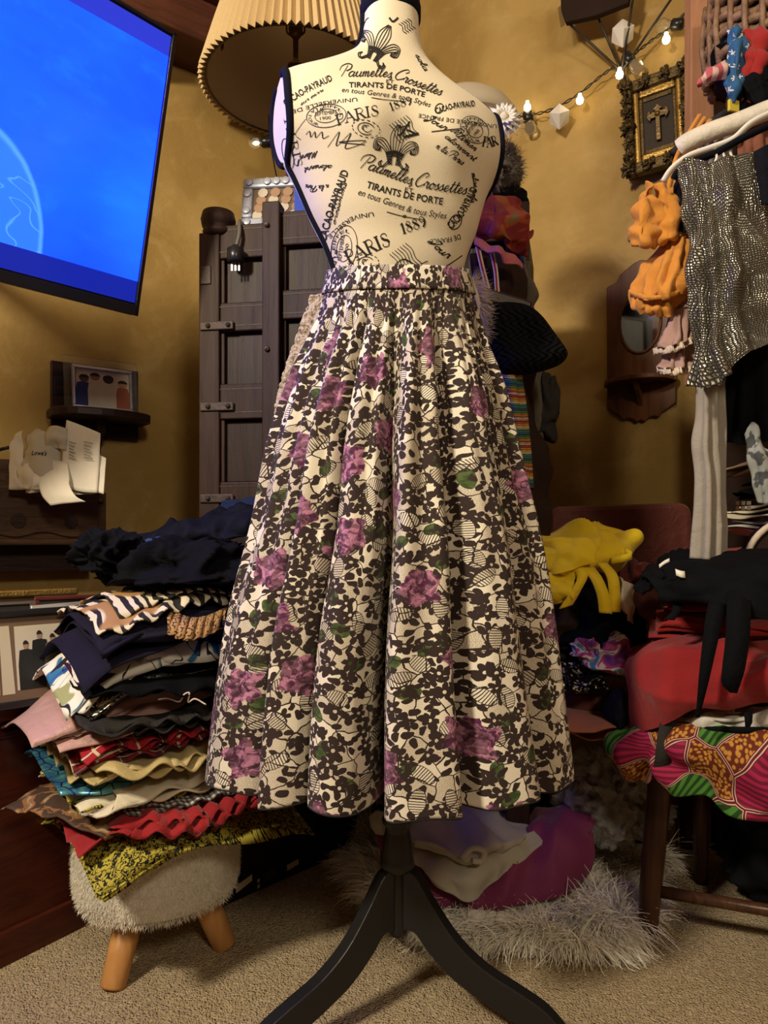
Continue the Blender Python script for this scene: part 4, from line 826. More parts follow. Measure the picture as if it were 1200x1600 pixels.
SER = {'P': ([[(.2, 0), (.2, 1)]], [[(.2, 1), (.55, 1), (.72, .78), (.55, .5), (.2, .5)]], [(.2, 0), (.2, 1)], .75), 'A': ([[(.45, 1), (.82, 0)]], [[(.45, 1), (.1, 0)], [(.25, .35), (.65, .35)]], [(.1, 0), (.82, 0)], .92), 'R': ([[(.2, 0), (.2, 1)], [(.42, .5), (.8, 0)]], [[(.2, 1), (.52, 1), (.68, .76), (.52, .52), (.2, .52)]], [(.2, 0), (.2, 1), (.82, 0)], .88), 'I': ([[(.2, 0), (.2, 1)]], [], [(.2, 0), (.2, 1)], .4),
       'S': ([[(.2, .75), (.35, .55), (.58, .4), (.62, .22)]], [[(.62, .72), (.6, .92), (.4, 1), (.2, .9), (.2, .75)], [(.62, .22), (.5, .02), (.3, 0), (.12, .1), (.12, .3)]], [], .75), '1': ([[(.25, 0), (.25, 1)]], [[(.25, 1), (.08, .82)]], [(.25, 0)], .45), '8': ([[(.15, .78), (.5, .42), (.6, .2)]], [[(.35, .52), (.15, .75), (.35, 1), (.55, .78), (.35, .55), (.1, .25), (.35, 0), (.6, .25), (.35, .52)]], [], .68), '9': ([[(.58, .7), (.5, .3), (.25, 0)]], [[(.55, .6), (.35, .45), (.12, .7), (.35, 1), (.58, .75), (.55, .6)]], [], .68)}
def serif(name, s, base, h, bold=.17, thin=.06):
    adv = sum(SER[c][3] for c in s); f, L = along(base, 1.0); k = L/adv; x = 0; Ps = []
    for c in s:
        B, T, Sf, ad = SER[c]
        for grp, w_ in ((B, bold*h), (T, thin*h)):
            for st in grp: Q = np.array(st); Ps += stroke(f(np.c_[(Q[:, 0]+x)*k, Q[:, 1]*h]), w_, 2 if len(st) == 2 else 8*len(st), smooth=len(st) > 2)
        for (a, b) in Sf: Ps += stroke(f(np.array([((a-.16+x)*k, b*h), ((a+.16+x)*k, b*h)])), .07*h, 2, smooth=False)
        x += ad
    put(name, Ps)
def ell(c, rx, ry, deg=0, a0=0, a1=360, n=40): t = np.radians(np.linspace(a0, a1, n)); return rot(np.c_[rx*np.cos(t), ry*np.sin(t)], c, deg)
def stamp(c, rx, ry, deg=0):
    put('printed_postmark', stroke(ell(c, rx, ry, deg), 1.0, 48)+stroke(ell(c, rx*.58, ry*.58, deg), .9, 40))
    for s, a0, a1 in (('EIFFEL', 170, 290), ('LA TOUR', 150, 30)):
        write('printed_lettering', s, ell(c, rx*(.70 if a1 > a0 else .92), ry*(.70 if a1 > a0 else .92), deg, a0, a1, 14), min(rx, ry)*.24)
    q = rot(np.array([(-2, 20), (-2, -20)])*[rx/22, ry/36], c, deg); write('printed_lettering', 'SEPTEMBRE', q, 6)
    q = rot(np.array([(7, 12), (7, -8)])*[rx/22, ry/36], c, deg); write('printed_lettering', '1900', q, 5); q = rot(np.array([(-10, 16), (-10, 4)])*[rx/22, ry/36], c, deg); write('printed_lettering', '18', q, 5)
def lis(c, s, deg):
    Ps = []
    def blob(pts, w0): return stroke(rot(pts, c, deg, s), w0*s, 26, .0)
    for sx in (-1, 1):
        for o in (0, .05, .10, .15): Ps += blob([(sx*(.05+o*.5), .42), (sx*(.10+o), .1), (sx*(.30+o), -.20+o), (sx*(.52-o*.3), -.18+o*.8), (sx*(.56-o), .04), (sx*(.44-o*.4), .10), (sx*.38, .0)], .022)
        for o in (0, .05): Ps += blob([(sx*.04, .05), (sx*(.14-o), .32), (sx*(.30-o), .50), (sx*(.38-o), .42), (sx*.30, .34)], .028)
    for o in (-.12, -.06, 0, .06, .12): Ps += blob([(o*.5, .2), (o*1.2, -.1), (o*1.3, -.35), (o*.3, -.60)], .022)
    Ps += blob([(-.22, .16), (0, .10), (.22, .16)], .09); Ps += blob([(-.20, .24), (0, .19), (.20, .24)], .03)
    put('printed_fleur_de_lis', Ps)
def scribble(P, wd=1.2): put('printed_handwriting', stroke(P, wd, 9*len(P), .4))
def waves(c, deg, n=6, L=30, gap=4):
    for i in range(n): t = np.linspace(-.5, .5, 12); put('printed_cancel_line', stroke(rot(np.c_[t*L, (i-n/2)*gap+1.5*np.sin(t*9)], c, deg), 1.0, 14))
def dotring(c, rx, ry, deg=0):
    for a0 in range(0, 360, 24): put('printed_seal', stroke(ell(c, rx, ry, deg, a0, a0+14, 5), 1.2, 5))
    put('printed_seal', stroke(ell(c, rx*.6, ry*.7, deg, 40, 330, 16), 1.2)+stroke(ell((c[0]+2, c[1]), rx*.3, ry*.4, deg, 0, 280, 10), 1.1)+stroke(ell((c[0]-3, c[1]-2), rx*.15, ry*.3, deg, 90, 360, 8), 1.1))
# lower repeat
script('printed_script', 'Paumelles,Crossettes', [(560, 262), (585, 268), (620, 281), (660, 293), (728, 304)], 9.5, 1.5)
write('printed_lettering', 'ET', [(632, 299), (645, 301)], 6.5); write('printed_lettering', 'TIRANTS DE PORTE', [(572, 293), (606, 303), (645, 312), (691, 320)], 10.5, offset=.018)
write('printed_lettering', 'en tous Genres & tous Styles', [(559, 304), (600, 318), (645, 333), (697, 342)], 10, shear=.2)
put('printed_rule', stroke([(604, 331), (630, 338), (664, 344)], 1.2, 20)+stroke(ell((632, 338), 2.5, 1.5), 1.5, 12))
serif('printed_numerals', '1889', [(628, 366), (647, 360), (668, 352)], 17); serif('printed_lettering', 'PARIS', [(545, 413), (575, 398), (612, 382)], 21)
stamp((538, 388), 20, 36, 8); write('printed_lettering', 'UNIVERSELLE', [(583, 331), (548, 339), (512, 368)], 7); write('printed_lettering', 'DE FRANCE', [(718, 366), (698, 371), (672, 374)], 8)
for q in range(2): script('printed_script', 'crossmons'.replace('c', 'o') if q else 'oressme', [(516+q*8, 352), (524+q*8, 318), (536+q*6, 286)], 3.2, 1.0)
write('printed_lettering', 'CACAO-PAYRAUD', [(509, 378), (523, 330), (545, 268)], 12, offset=.02)
write('printed_lettering', 'CACAO-PAYRAUD', [(706, 358), (726, 335), (746, 296)], 12, offset=.02); put('printed_seal', stroke(ell((711, 347), 9, 12, 30), 1.6, 30))
script('printed_script', 'Jour', [(672, 376), (683, 392), (700, 404)], 6, 1.6); scribble([(684, 421), (700, 414), (722, 399)], 2); dotring((572, 411), 20, 14); waves((632, 406), 55, 7, 42, 5); scribble([(612, 418), (630, 405), (650, 414), (668, 408)], 1.8)
# upper repeat
script('printed_script', 'Paumelles,Crossettes', [(530, 120), (560, 120), (605, 121), (640, 132), (688, 150)], 8, 1.3); write('printed_lettering', 'ET', [(603, 130), (615, 131)], 5.5)
write('printed_lettering', 'TIRANTS DE PORTE', [(545, 137), (585, 137), (625, 142), (663, 152)], 8, offset=.018); write('printed_lettering', 'en tous Genres & tous Styles', [(534, 144), (580, 149), (630, 156), (672, 168)], 7.5, shear=.2)
put('printed_rule', stroke([(580, 153), (600, 156), (634, 159)], 1.0, 20)); serif('printed_numerals', '1889', [(610, 174), (627, 168), (645, 163)], 13); serif('printed_lettering', 'PARIS', [(527, 196), (560, 186), (593, 180)], 16)
stamp((510, 181), 18, 31, 84); write('printed_lettering', 'UNIVERSELLE DE', [(558, 153), (510, 158), (456, 172)], 6); write('printed_lettering', 'UNIVERSELLE DE FRANCE', [(776, 195), (715, 187), (654, 178)], 6)
write('printed_lettering', 'CACAO-PAYRAUD', [(447, 166), (480, 145), (520, 126)], 10, offset=.02); write('printed_lettering', 'CACAO-PAYRAUD', [(682, 178), (710, 170), (742, 166)], 9, offset=.02); put('printed_seal', stroke(ell((686, 170), 6, 8, 30), 1.4, 24))
script('printed_script', 'sur onrri', [(470, 165), (490, 152), (506, 142)], 2.6, .8); script('printed_script', 'Jour', [(664, 186), (676, 193), (696, 204)], 5, 1.3); scribble([(674, 206), (700, 203), (722, 201)], 1.5)
stamp((741, 203), 24, 19, 40); serif('printed_lettering', 'PAR', [(752, 228), (764, 230), (779, 226)], 15)
dotring((572, 201), 22, 13, 15); waves((628, 203), 62, 7, 34, 5); put('printed_tower', stroke([(622, 200), (640, 196)], 2)+stroke([(640, 190), (628, 208), (622, 212)], 3)+stroke([(636, 203), (652, 210)], 2.5)+stroke([(632, 214), (654, 209)], 4))
lis((618, 232), 62, 8); lis((592, 72), 60, 28)
scribble([(478, 210), (484, 205), (486, 214), (492, 206), (494, 215), (503, 206), (505, 216), (514, 212)]); scribble([(512, 230), (530, 206), (526, 228), (548, 208), (540, 232), (572, 220), (530, 222), (570, 226)])
scribble([(470, 218), (462, 210), (470, 196), (478, 186)])
for k, (s, b, h) in enumerate((('Mlsrn', [(496, 236), (480, 240), (468, 244)], 4), ('alorsnrt', [(520, 258), (496, 258), (476, 262)], 4), ('n la Pnri', [(514, 288), (496, 290), (478, 288)], 4), ('n la Pnris', [(680, 230), (700, 243), (722, 258)], 5), ('alorvsnrt', [(694, 214), (716, 232), (740, 252)], 4.5), ('Mlvmsn', [(704, 205), (722, 220), (742, 236)], 4.5), ('mlas nola', [(736, 270), (740, 290), (736, 316)], 4), ('sola', [(648, 86), (655, 98), (664, 112)], 4))):
    script('printed_script', s, b, h, 1.1)
put('printed_motif', stroke([(608, 28), (614, 34), (622, 28)], 3)); waves((634, 42), 60, 5, 20, 4); put('printed_postmark', stroke(ell((574, 44), 6, 16, 10, 90, 270), 1, 20))
serif('printed_lettering', 'PARIS', [(444, 186), (452, 220), (462, 262)], 12); put('printed_postmark', stroke(ell((450, 240), 8, 24, -12), 1, 30))

# shop name on the crumpled paper bag
bagv = [tuple(Vector(v.co)+bag.location) for v in bag.data.vertices]; bagb = BVHTree.FromPolygons(bagv, [list(p.vertices) for p in bag.data.polygons])
f, L = along([(49, 711), (60, 711), (73, 712)], 1.0); Vb, Fb = [], []
for p in textpolys("Lowe's", .3, .02)[0]:
    q = f(np.c_[p[:, 0]*L, p[:, 1]*7/.7]); R_ = []
    for x, y in q:
        h_, nn, i, t_ = bagb.ray_cast(Vector((0, 0, H)), Vector(((x-CX)/F, 1, -(y-CY)/F)).normalized())
        if h_ is None: break
        R_.append(tuple(h_+(Vector((0, 0, H))-h_).normalized()*.0015))
    else: Fb.append(list(range(len(Vb), len(Vb)+len(R_)))); Vb += R_
if Vb: obj('printed_shop_name', np.array(Vb), Fb, mt['ink'], bag, smooth=False)
# ------------------------------------------------------------------ the skirt
sk = thing('floral_skirt', 'full midi skirt of black lace floral print with purple roses worn on the dress form', 'skirt', (MX, MY, .385))
SIL = np.array([(424, 511, 735), (462, 499, 745), (490, 496, 750), (530, 480, 760), (570, 462, 773), (610, 447, 787), (650, 433, 796), (700, 419, 806), (760, 407, 820), (810, 397, 832), (870, 380, 845), (930, 362, 855), (990, 349, 864), (1060, 339, 874), (1130, 331, 885), (1195, 327, 894)], float)
CT = np.array([(-86, -.04), (-80, .01), (-72, .05), (-60, .06), (-52, .02), (-45, -.06), (-41, -.13), (-38, -.18), (-39.5, -.02), (-37, .07), (-31, .06), (-27.5, -.05), (-25.5, -.14), (-25.6, -.03), (-20, .05), (-14, .05), (-9, -.04), (-5, -.15), (-1, -.24), (-2.0, -.05), (-.8, .10), (5, .13), (13, .11), (17.8, .07), (17.2, -.05), (20, -.16), (24, -.07), (30, .03), (38, .07), (43, .07), (46, .02), (45.5, -.10), (49, -.17), (53, -.06), (60, .02), (70, .04), (78, .01), (84, -.05)], float)
bk = np.array([(a, .06*math.cos((a-84)/190*2*math.pi*7)-.01) for a in np.linspace(92, 266, 64)]); CT = np.concatenate([CT, bk, [[274, -.04]]])
nu, nv = 760, 170
cc = cr(CT, nu*4); 
seglen = np.hypot(np.diff(np.radians(cc[:, 0]))*.27, np.diff(cc[:, 1])*.27); L = np.r_[0, np.cumsum(seglen)]
s = np.linspace(0, L[-1], nu+1)[:-1]; TH = np.interp(s, L, cc[:, 0]); DD = np.interp(s, L, cc[:, 1])
TS = np.linspace(-86, 274, nu+1)[:-1]*.35+.65*np.convolve(np.r_[TH[-60:]-360, TH, TH[:60]+360], np.ones(121)/121, 'valid')
yy = np.linspace(424, 1198, nv); t = (yy-424)/(1198-424)
lx, rx_ = np.interp(yy, SIL[:, 0], SIL[:, 1]), np.interp(yy, SIL[:, 0], SIL[:, 2])
k5 = np.ones(9)/9; sm = lambda q: np.convolve(np.pad(q, 4, 'edge'), k5, 'valid')
a_ = sm((rx_-lx)/2*MK*.95); cxm = sm((rx_+lx)/2-CX)*MK; zc = zy(yy)
ratio = np.interp(t, [0, .06, .35, 1], [.74, .74, .72, .70])
g_ = np.clip((t-.05)/.95, 0, 1)**.6
Gs = np.zeros((nv, nu, 3))
TR = np.radians(TS)[None]+(np.radians(TH)-np.radians(TS))[None]*(g_**.7)[:, None]
small = (.0045*np.sin(TS/360*2*math.pi*33+2.2*np.sin(TS/360*2*math.pi*3))+.003*np.sin(TS/360*2*math.pi*53+1.3))[None]*(np.clip((t-.05)/.15, 0, 1)*np.clip((1.05-t)/.6, .25, 1))[:, None]
rr = (1+np.where(DD < 0, DD*2.7, DD*1.35)[None]*g_[:, None])
long_ = .006*np.sin(TR*9+3*t[:, None]+.5)*(t*(1-t)*4)[:, None]
Gs[..., 0] = cxm[:, None]+(a_[:, None]*rr+small+long_)*np.sin(TR)
Gs[..., 1] = MY-(a_[:, None]*ratio[:, None]*rr+small+long_)*np.cos(TR)
Gs[..., 2] = zc[:, None]-.022*np.cos(TR)*(1-t)[:, None]*(np.cos(TR) > -2)+.004*np.sin(TR*11)*(t**6)[:, None]
# waistband: keep the first rows plain, a step below
rho = .54+np.r_[0, np.cumsum(np.linalg.norm(np.diff(Gs, axis=0), axis=2).mean(1))]
ph_ = s/rho[-1]; ph_ = ph_-ph_.mean()
uvs = np.stack([rho[:, None]*np.sin(ph_)[None]+3, -rho[:, None]*np.cos(ph_)[None]+3], -1)
ib = int(np.searchsorted(yy, 458))
obj('skirt_body', Gs[ib-1:].reshape(-1, 3), gridf(nv-ib+1, nu, True), mt['lace'], sk, uv=uvs[ib-1:].reshape(-1, 2), solid=.0016)
Wb = Gs[:ib+1].copy(); cen = np.stack([cxm[:ib+1], np.full(ib+1, MY)], 1)[:, None]; dv = Wb[..., :2]-cen; Wb[..., :2] += dv/np.linalg.norm(dv, axis=2)[..., None]*.0035
ub = uvs[:ib+1].copy(); ub[..., 0] += .37
obj('waistband', Wb.reshape(-1, 3), gridf(ib+1, nu, True), mt['lace'], sk, uv=ub.reshape(-1, 2), solid=.002)
hl = Gs[-1].copy(); hl = np.concatenate([hl, hl[:1]]); V, Fc = tubem(hl[::2], .0016, 5, cap=False); obj('hem_edge', V, Fc, mt['ink'], sk)
# ------------------------------------------------------------------ plush stool with a tower of folded skirts
SX, SY, SR = -.408, 1.285, .142
stl = thing('plush_stool', 'round white plush stool on pale beech legs, carrying the tower of folded skirts', 'stool', (SX, SY, 0))
pr = [(0, .118), (.10, .116), (.128, .120), (.138, .132), (.142, .150), (.1425, .20), (.141, .245), (.134, .259), (.115, .264), (0, .265)]
pr = cr(pr, 60); V, Fc = lathem([tuple(p) for p in np.clip(pr, [0, 0], [1, 1])], (SX, SY, 0), 80); cush = obj('plush_cushion', V, Fc, mt['plush'], stl)
n = 26000; a = rng.random(n)*2*math.pi; z = .118+.14*rng.random(n); low = rng.random(n) < .12
r = np.where(low, SR*np.sqrt(.5+.5*rng.random(n))*.97, SR*np.interp(z, [.118, .135, .15, .25, .26], [.93, .975, 1, 1, .96])); z = np.where(low, .117, z)
dr = np.stack([np.cos(a), np.sin(a), -.8-.3*rng.random(n)], 1); strands('plush_fibre', np.stack([SX+r*np.cos(a), SY+r*np.sin(a), z], 1), dr/np.linalg.norm(dr, axis=1)[:, None], .0065, .0010, mt['plushfibre'], cush, seg=2, curl=.5, grav=.4, seed=3)
def leg(px, py):
    p = G(px, py); c = np.array([SX, SY, .125]); d = p-np.array([SX, SY, 0]); top = c+d*.55
    V, Fc = tubem([p, p+(top-p)*.03, top], [.0200, .0215, .0245], 20); obj('leg', V, Fc, mt['beech'], stl)
leg(176, 1543); leg(352, 1478); leg(180, 1425); leg(60, 1462) if False else None
T = 0.266; yw = math.radians(38)
SG = 'folded skirts stacked on the plush stool'
def pile(name, label, dz, h, mat, cat='skirt', wd=.30, dp=.28, dx=0, dy=0, dyaw=0, n=3, seed=0, **kw):
    global T
    z0 = T if dz is None else dz
    o = folded(name, (SX+dx, SY+dy, z0), wd, dp, h, yw+dyaw, mt[mat], n=n, seed=seed, **kw); tag(o, label, cat, SG)
    return o
pile('folded_skirt', 'yellow and black vine print skirt at the very bottom of the tower', .268, .026, 'vine', wd=.36, dp=.34, dx=.02, n=3, seed=1, droop=1.1, Rs=.145, amp=.003, jit=.012)
pile('folded_skirt', 'brown and orange floral skirt jutting out at the left of the tower', .300, .026, 'brownfloral', wd=.30, dp=.24, dx=-.045, dy=.0, dyaw=.5, n=3, seed=2, amp=.006, droop=.5, Rs=.15, ruf=.004)
pile('folded_skirt', 'bright red ruffled skirt near the bottom of the tower', .292, .028, 'redruf', wd=.30, dp=.27, dx=.035, dy=-.02, n=4, seed=3, ruf=.007, droop=.5, Rs=.14, rufn=26)
pile('folded_skirt', 'black and white gingham skirt above the red ruffled one', .322, .012, 'gingham', wd=.30, dp=.27, dx=.045, dy=-.008, n=2, seed=4, ruf=.004)
pile('folded_skirt', 'yellow vine print skirt peeping out mid tower above the gingham', .333, .014, 'vine', wd=.31, dp=.26, dx=.03, dy=0, n=2, seed=5, ruf=.005, amp=.003)
pile('folded_skirt', 'cream pleated skirt with its hem corner hanging down from the tower', .345, .026, 'cream', wd=.31, dp=.29, dx=.015, dy=-.012, n=3, seed=6, droop=.9, Rs=.145, ruf=.006, rufn=18)
pile('folded_skirt', 'iridescent blue skirt poking out of the left of the tower', .368, .020, 'irid', wd=.22, dp=.24, dx=-.055, dy=-.02, n=2, seed=7, droop=.5, Rs=.10)
pile('folded_skirt', 'shiny gold satin skirt with gathered edge below the tartan', .386, .032, 'gold_satin', wd=.33, dp=.29, dx=0.0, dy=-.012, n=4, seed=8, ruf=.009, rufn=20, droop=.6, Rs=.15)
PT = pile('folded_skirt', 'red tartan skirt with red bows in the middle of the tower', .415, .034, 'tartan', wd=.32, dp=.30, dx=.005, dy=-.010, n=4, seed=9, ruf=.006, droop=.55, Rs=.14)
for i, (x, y) in enumerate(((138, 1095), (205, 1128))):
    crumple('fabric_rose', W(x, y, 1.155), (.012, .012, .011), mt['redruf'], PT, seed=40+i, amp=.7, freq=70, nu=40, nv=26)
pile('folded_skirt', 'rose pink skirt sticking out just above the tartan', .446, .018, 'rosecloth', wd=.27, dp=.22, dx=-.02, dy=-.005, n=2, seed=10, droop=.6, Rs=.1)
pile('folded_skirt', 'black velvet skirt with white stitched edge above the tartan', .452, .026, 'charcoal', wd=.30, dp=.26, dx=.05, dy=-.01, n=3, seed=11, ruf=.006)
pile('folded_skirt', 'shiny pale pink satin skirt in the upper half of the tower', .474, .026, 'pink_satin', wd=.31, dp=.25, dx=-.03, dy=-.01, n=3, seed=12, droop=1.1, Rs=.11, amp=.006)
PB = pile('folded_skirt', 'black lace skirt with pale wavy edging under the navy skirt', .498, .026, 'blackcloth', wd=.28, dp=.26, dx=.045, dy=-.012, n=3, seed=13, ruf=.006)
pile('folded_skirt', 'silver grey sequinned skirt in the upper half of the tower', .510, .028, 'sequin', wd=.25, dp=.22, dx=-.012, dy=-.008, n=3, seed=14, droop=.9, Rs=.1)
pile('folded_skirt', 'dark purple velvet skirt below the blue and white print', .538, .020, 'purple', wd=.25, dp=.23, dx=-.008, dy=-.006, n=2, seed=15, droop=.9, Rs=.1)
pile('folded_skirt', 'white skirt with blue and olive print hanging out of the tower', .556, .030, 'blueprint', wd=.28, dp=.25, dx=-.012, dy=-.006, n=3, seed=16, droop=1.6, Rs=.09, amp=.008)
pile('folded_skirt', 'thick plain navy skirt folded near the top of the tower', .590, .058, 'navy', wd=.32, dp=.30, dx=.012, dy=.0, n=3, seed=17, droop=1.3, Rs=.11, amp=.006, bulge=.15)
PZ = pile('folded_skirt', 'zebra and leopard print skirt with tan ruffle near the tower top', .640, .022, 'zebra', wd=.30, dp=.24, dx=.01, dy=-.008, n=2, seed=18, droop=.9, Rs=.10, ruf=.006, rufn=24)
o = crumple('black_skirt', (SX+.045, SY+.01, .685), (.155, .15, .062), mt['blackcloth'], seed=21, amp=.30, freq=6.5, flat=.5, yaw=.3); tag(o, 'crumpled black skirt bunched on top of the tower', 'skirt', SG)
o = crumple('black_skirt', (SX-.085, SY-.02, .715), (.062, .06, .05), mt['blackcloth'], seed=23, amp=.40, freq=14, flat=.6); tag(o, 'gathered black ruffled skirt end at the left of the tower top', 'skirt', SG)
# leopard ruffle strip under the black skirt
t = np.linspace(0, 1, 140); B = cr([W(262, 965, 1.14), W(290, 978, 1.13), W(320, 975, 1.15), W(352, 960, 1.19)], 140)
rows = [B+np.array([0, 0, .012])+np.c_[0*t, .02+0*t, 0*t], B+np.c_[.003*np.sin(t*44), -.003*np.cos(t*44), .002*np.sin(t*44)], B+np.c_[.005*np.sin(t*44+1), -.010-.006*np.cos(t*44+1), -.018+.003*np.sin(t*44)]]
Gd = np.stack(rows); obj('ruffle_trim', Gd.reshape(-1, 3), gridf(3, 140), mt['leopard'], PZ, uv=arcuv(Gd).reshape(-1, 2), solid=.001)
# white stitched wavy edgings
for i, (pts, lb) in enumerate((([(247, 1093), (262, 1091), (280, 1096), (288, 1085), (296, 1083), (294, 1097), (305, 1092), (322, 1101)], 'pale looped thread edging on the black lace skirt'),)):
    V, Fc = tubem([W(x, y, 1.12) for x, y in pts], .0014, 5, n=60); obj('thread_edging', V, Fc, mt['laceedge'], PB)
# jacket, blue cloth behind the tower
o = folded('blue_blouse', (-.345, 1.41, .655), .32, .17, .085, .25, mt['royal'], n=3, seed=31, amp=.012, droop=.6); tag(o, 'royal blue cloth behind the crumpled black skirt', 'cloth')
jk = [[(196, 852, 1.52), (260, 822, 1.50), (330, 806, 1.48), (420, 790, 1.46)], [(192, 850, 1.44), (262, 836, 1.40), (335, 822, 1.38), (425, 805, 1.38)], [(210, 880, 1.42), (270, 862, 1.38), (340, 846, 1.37), (425, 835, 1.36)]]
o = loft('dark_jacket', jk, mt['darknavy'], None, 70, 40, fold=(2.5, .004, .012), amp=.018, freq=8, seed=4, solid=.006); tag(o, 'dark navy jacket laid behind the tower of skirts', 'jacket')
jk = [[(348, 788, 1.54), (380, 782, 1.53), (430, 776, 1.52)], [(345, 800, 1.50), (380, 796, 1.49), (430, 790, 1.48)], [(340, 840, 1.48), (380, 838, 1.47), (430, 830, 1.46)]]
o = loft('dark_trousers', jk, mt['bluejean'], None, 40, 30, amp=.01, freq=8, seed=6, solid=.006); tag(o, 'dark blue folded trousers behind the navy jacket', 'trousers')
# kraft tag on the left
V, Fc = boxm(W(150, 1033, 1.20), (.070, .02, .016), yaw=.3); o = obj('kraft_packet', V, Fc, mt['kraft'], smooth=False, bev=.002); tag(o, 'small kraft paper packet lying between the photo frame and the tower', 'packet')
# long black box with paper labels on the floor
b0, b1 = G(360, 1412), G(545, 1330); d = (b1-b0); L = np.linalg.norm(d); d /= L; nb = np.array([-d[1], d[0], 0]); Rb = np.stack([d, nb, [0, 0, 1.]], 1)
bx = thing('black_box', 'long black cardboard box with small white labels on the floor behind the stool', 'box', b0+d*L/2+nb*.1)
V, Fc = boxm(b0+d*(L/2)+nb*.10+np.array([0, 0, .10]), (L+.06, .20, .20), R=Rb); obj('carton', V, Fc, mt['bezel'], bx, smooth=False, bev=.003)
def onB(x, y): return hit(x, y, b0-nb*.0008, nb)
for pts, k in (([(368, 1385), (394, 1366), (394, 1376), (369, 1396)], 'paper'), ([(448, 1352), (466, 1342), (467, 1350), (449, 1361)], 'paper2'), ([(402, 1383), (406, 1381), (406, 1387), (402, 1389)], 'paper2'), ([(402, 1374), (406, 1372), (406, 1378), (402, 1380)], 'paper2')):
    P = np.array([onB(x, y) for x, y in pts]); obj('paper_label', P, [[0, 1, 2, 3]], mt[k], bx, smooth=False)
for i in range(3):
    P = [onB(410, 1378-i*5), onB(432, 1367-i*5)]; V, Fc = tubem(P, .0007, 4); obj('printed_line', V, Fc, mt['greyink'], bx)
for i in range(3):
    P = [onB(408+i*6, 1284+i*2), onB(440+i*2, 1246+i*4)]; V, Fc = tubem(P, .0010, 4); obj('white_stripe', V, Fc, mt['white'], bx)
# ------------------------------------------------------------------ right wall: lights, framed cross, mirror
sh_ = thing('string_lights', 'black twisted cable of string lights strung across the right wall', 'string lights', onR(900, 160, .02))
cab_pts = [(775, 186), (800, 184), (826, 180), (860, 172), (900, 150), (940, 118), (968, 100), (990, 85), (1020, 62), (1050, 40), (1085, 6), (1110, -22)]
for k in range(2):
    P = cr([onR(x, y, .03+.01*k) for x, y in cab_pts], 140); t = np.linspace(0, 90, 140); P = P+np.c_[.0*t, .003*np.cos(t+k*3.14), .0035*np.sin(t+k*3.14)]
    V, Fc = tubem(P, .0018, 5); obj('cable_strand', V, Fc, mt['plastic'], sh_)
def holder(nm, x, y, dx, dy, r=.015, lit=False):
    c = onR(x, y, .035); e = onR(x+dx, y+dy, .035); d = (e-c)/np.linalg.norm(e-c); Rz = frameR(np.cross(d, [0.3, .9, .1]), d)
    V, Fc = lathem([(.010, -.018), (r, -.014), (r, .012), (.010, .016)], seg=16); h_ = obj('bulb_holder', V@Rz.T+c, Fc, mt['plastic'], sh_)
    V, Fc = lathem([(.009, .014), (.013, .022), (.019, .038), (.015, .052), (0, .058)], seg=18); obj('glass_bulb', V@Rz.T+c, Fc, mt['glass'], h_)
holder('a', 825, 183, 3, 14); holder('b', 982, 92, 12, 12); holder('c', 1058, 38, -20, 2)
def litbulb(x, y, lb, r=.0105):
    c = onR(x, y, .05); V, Fc = lathem([(0, r*1.9), (r*.45, r*1.8), (r*.5, r*1.1), (r*.9, r*.5), (r, 0), (r*.85, -r*.6), (r*.4, -r*.95), (0, -r)], c, 18); obj('fairy_bulb', V, Fc, mt['bulb'], sh_)
litbulb(824, 168, 'small glowing bulb above the leftmost black holder'); litbulb(906, 157, 'small glowing bulb between the two white paper lanterns'); litbulb(968, 117, 'small glowing bulb beside the knob of the fan of rods'); litbulb(1041, 62, 'small glowing bulb highest and rightmost on the wall')
def lantern(x, y, s, lb, seed):
    g = np.random.default_rng(seed); c = onR(x, y, .05); bm = bmesh.new(); n = 6
    V = [c+np.array([0, 0, s*1.15])]+[c+s*.9*np.array([math.cos(k*math.pi/3+.3), math.sin(k*math.pi/3+.3), .25*(1 if k % 2 else -1)]) for k in range(6)]+[c-np.array([0, 0, s*1.05])]
    Fc = [[0, 1+k, 1+(k+1) % 6] for k in range(6)]+[[7, 1+(k+1) % 6, 1+k] for k in range(6)]; bm.free()
    o = obj('paper_lantern', np.array(V), Fc, mt['origami'], smooth=False, bev=.001); tag(o, lb, 'lantern', 'folded paper lanterns')
lantern(973, 53, .038, 'faceted white paper lantern behind the fan of thin rods', 1); lantern(874, 183, .036, 'faceted white paper lantern hanging left of the framed cross', 2)
# fan of thin rods under a dark panel
fan = thing('rod_fan', 'dark woven panel hung on a fan of four thin rods on the wall', 'wall hanging', onR(970, 120, .02))
kn = onR(971, 112, .035)
for (x, y) in ((884, 32), (921, -4), (990, -8), (1056, -12)):
    V, Fc = tubem([onR(x, y, .09), kn], .0035, 6); obj('rod', V, Fc, mt['darkrod'], fan)
V, Fc = tubem([onR(978, 70, .03), onR(974, 100, .035), onR(974, 124, .035)], .004, 8); obj('hook_rod', V, Fc, mt['darkrod'], fan)
V, Fc = lathem([(0, -.012), (.008, -.009), (.010, 0), (.008, .008), (0, .011)], onR(973, 124, .035), 14); obj('knob', V, Fc, mt['darkrod'], fan)
P = [onR(x, y, o_) for x, y, o_ in ((876, -30, .10), (878, 20, .10), (884, 38, .10), (930, 24, .11), (980, 0, .12), (985, -40, .12))]
V, Fc = prismm([(np.dot(p-P[0], RD), p[2]) for p in P], .02, np.stack([RD, [0, 0, 1.], NR], 1), C+RD*np.dot(P[0]-C, RD)+NR*.10); obj('woven_panel', V, Fc, mt['darkbrown'], fan, smooth=False, bev=.002)
for i in range(16):
    p = onR(878+i*.3, 8+i*2, .10); V, Fc = tubem([p, p-RD*.012+np.array([0, 0, -.004])], .001, 4); obj('frayed_thread', V, Fc, mt['darkbrown'], fan)
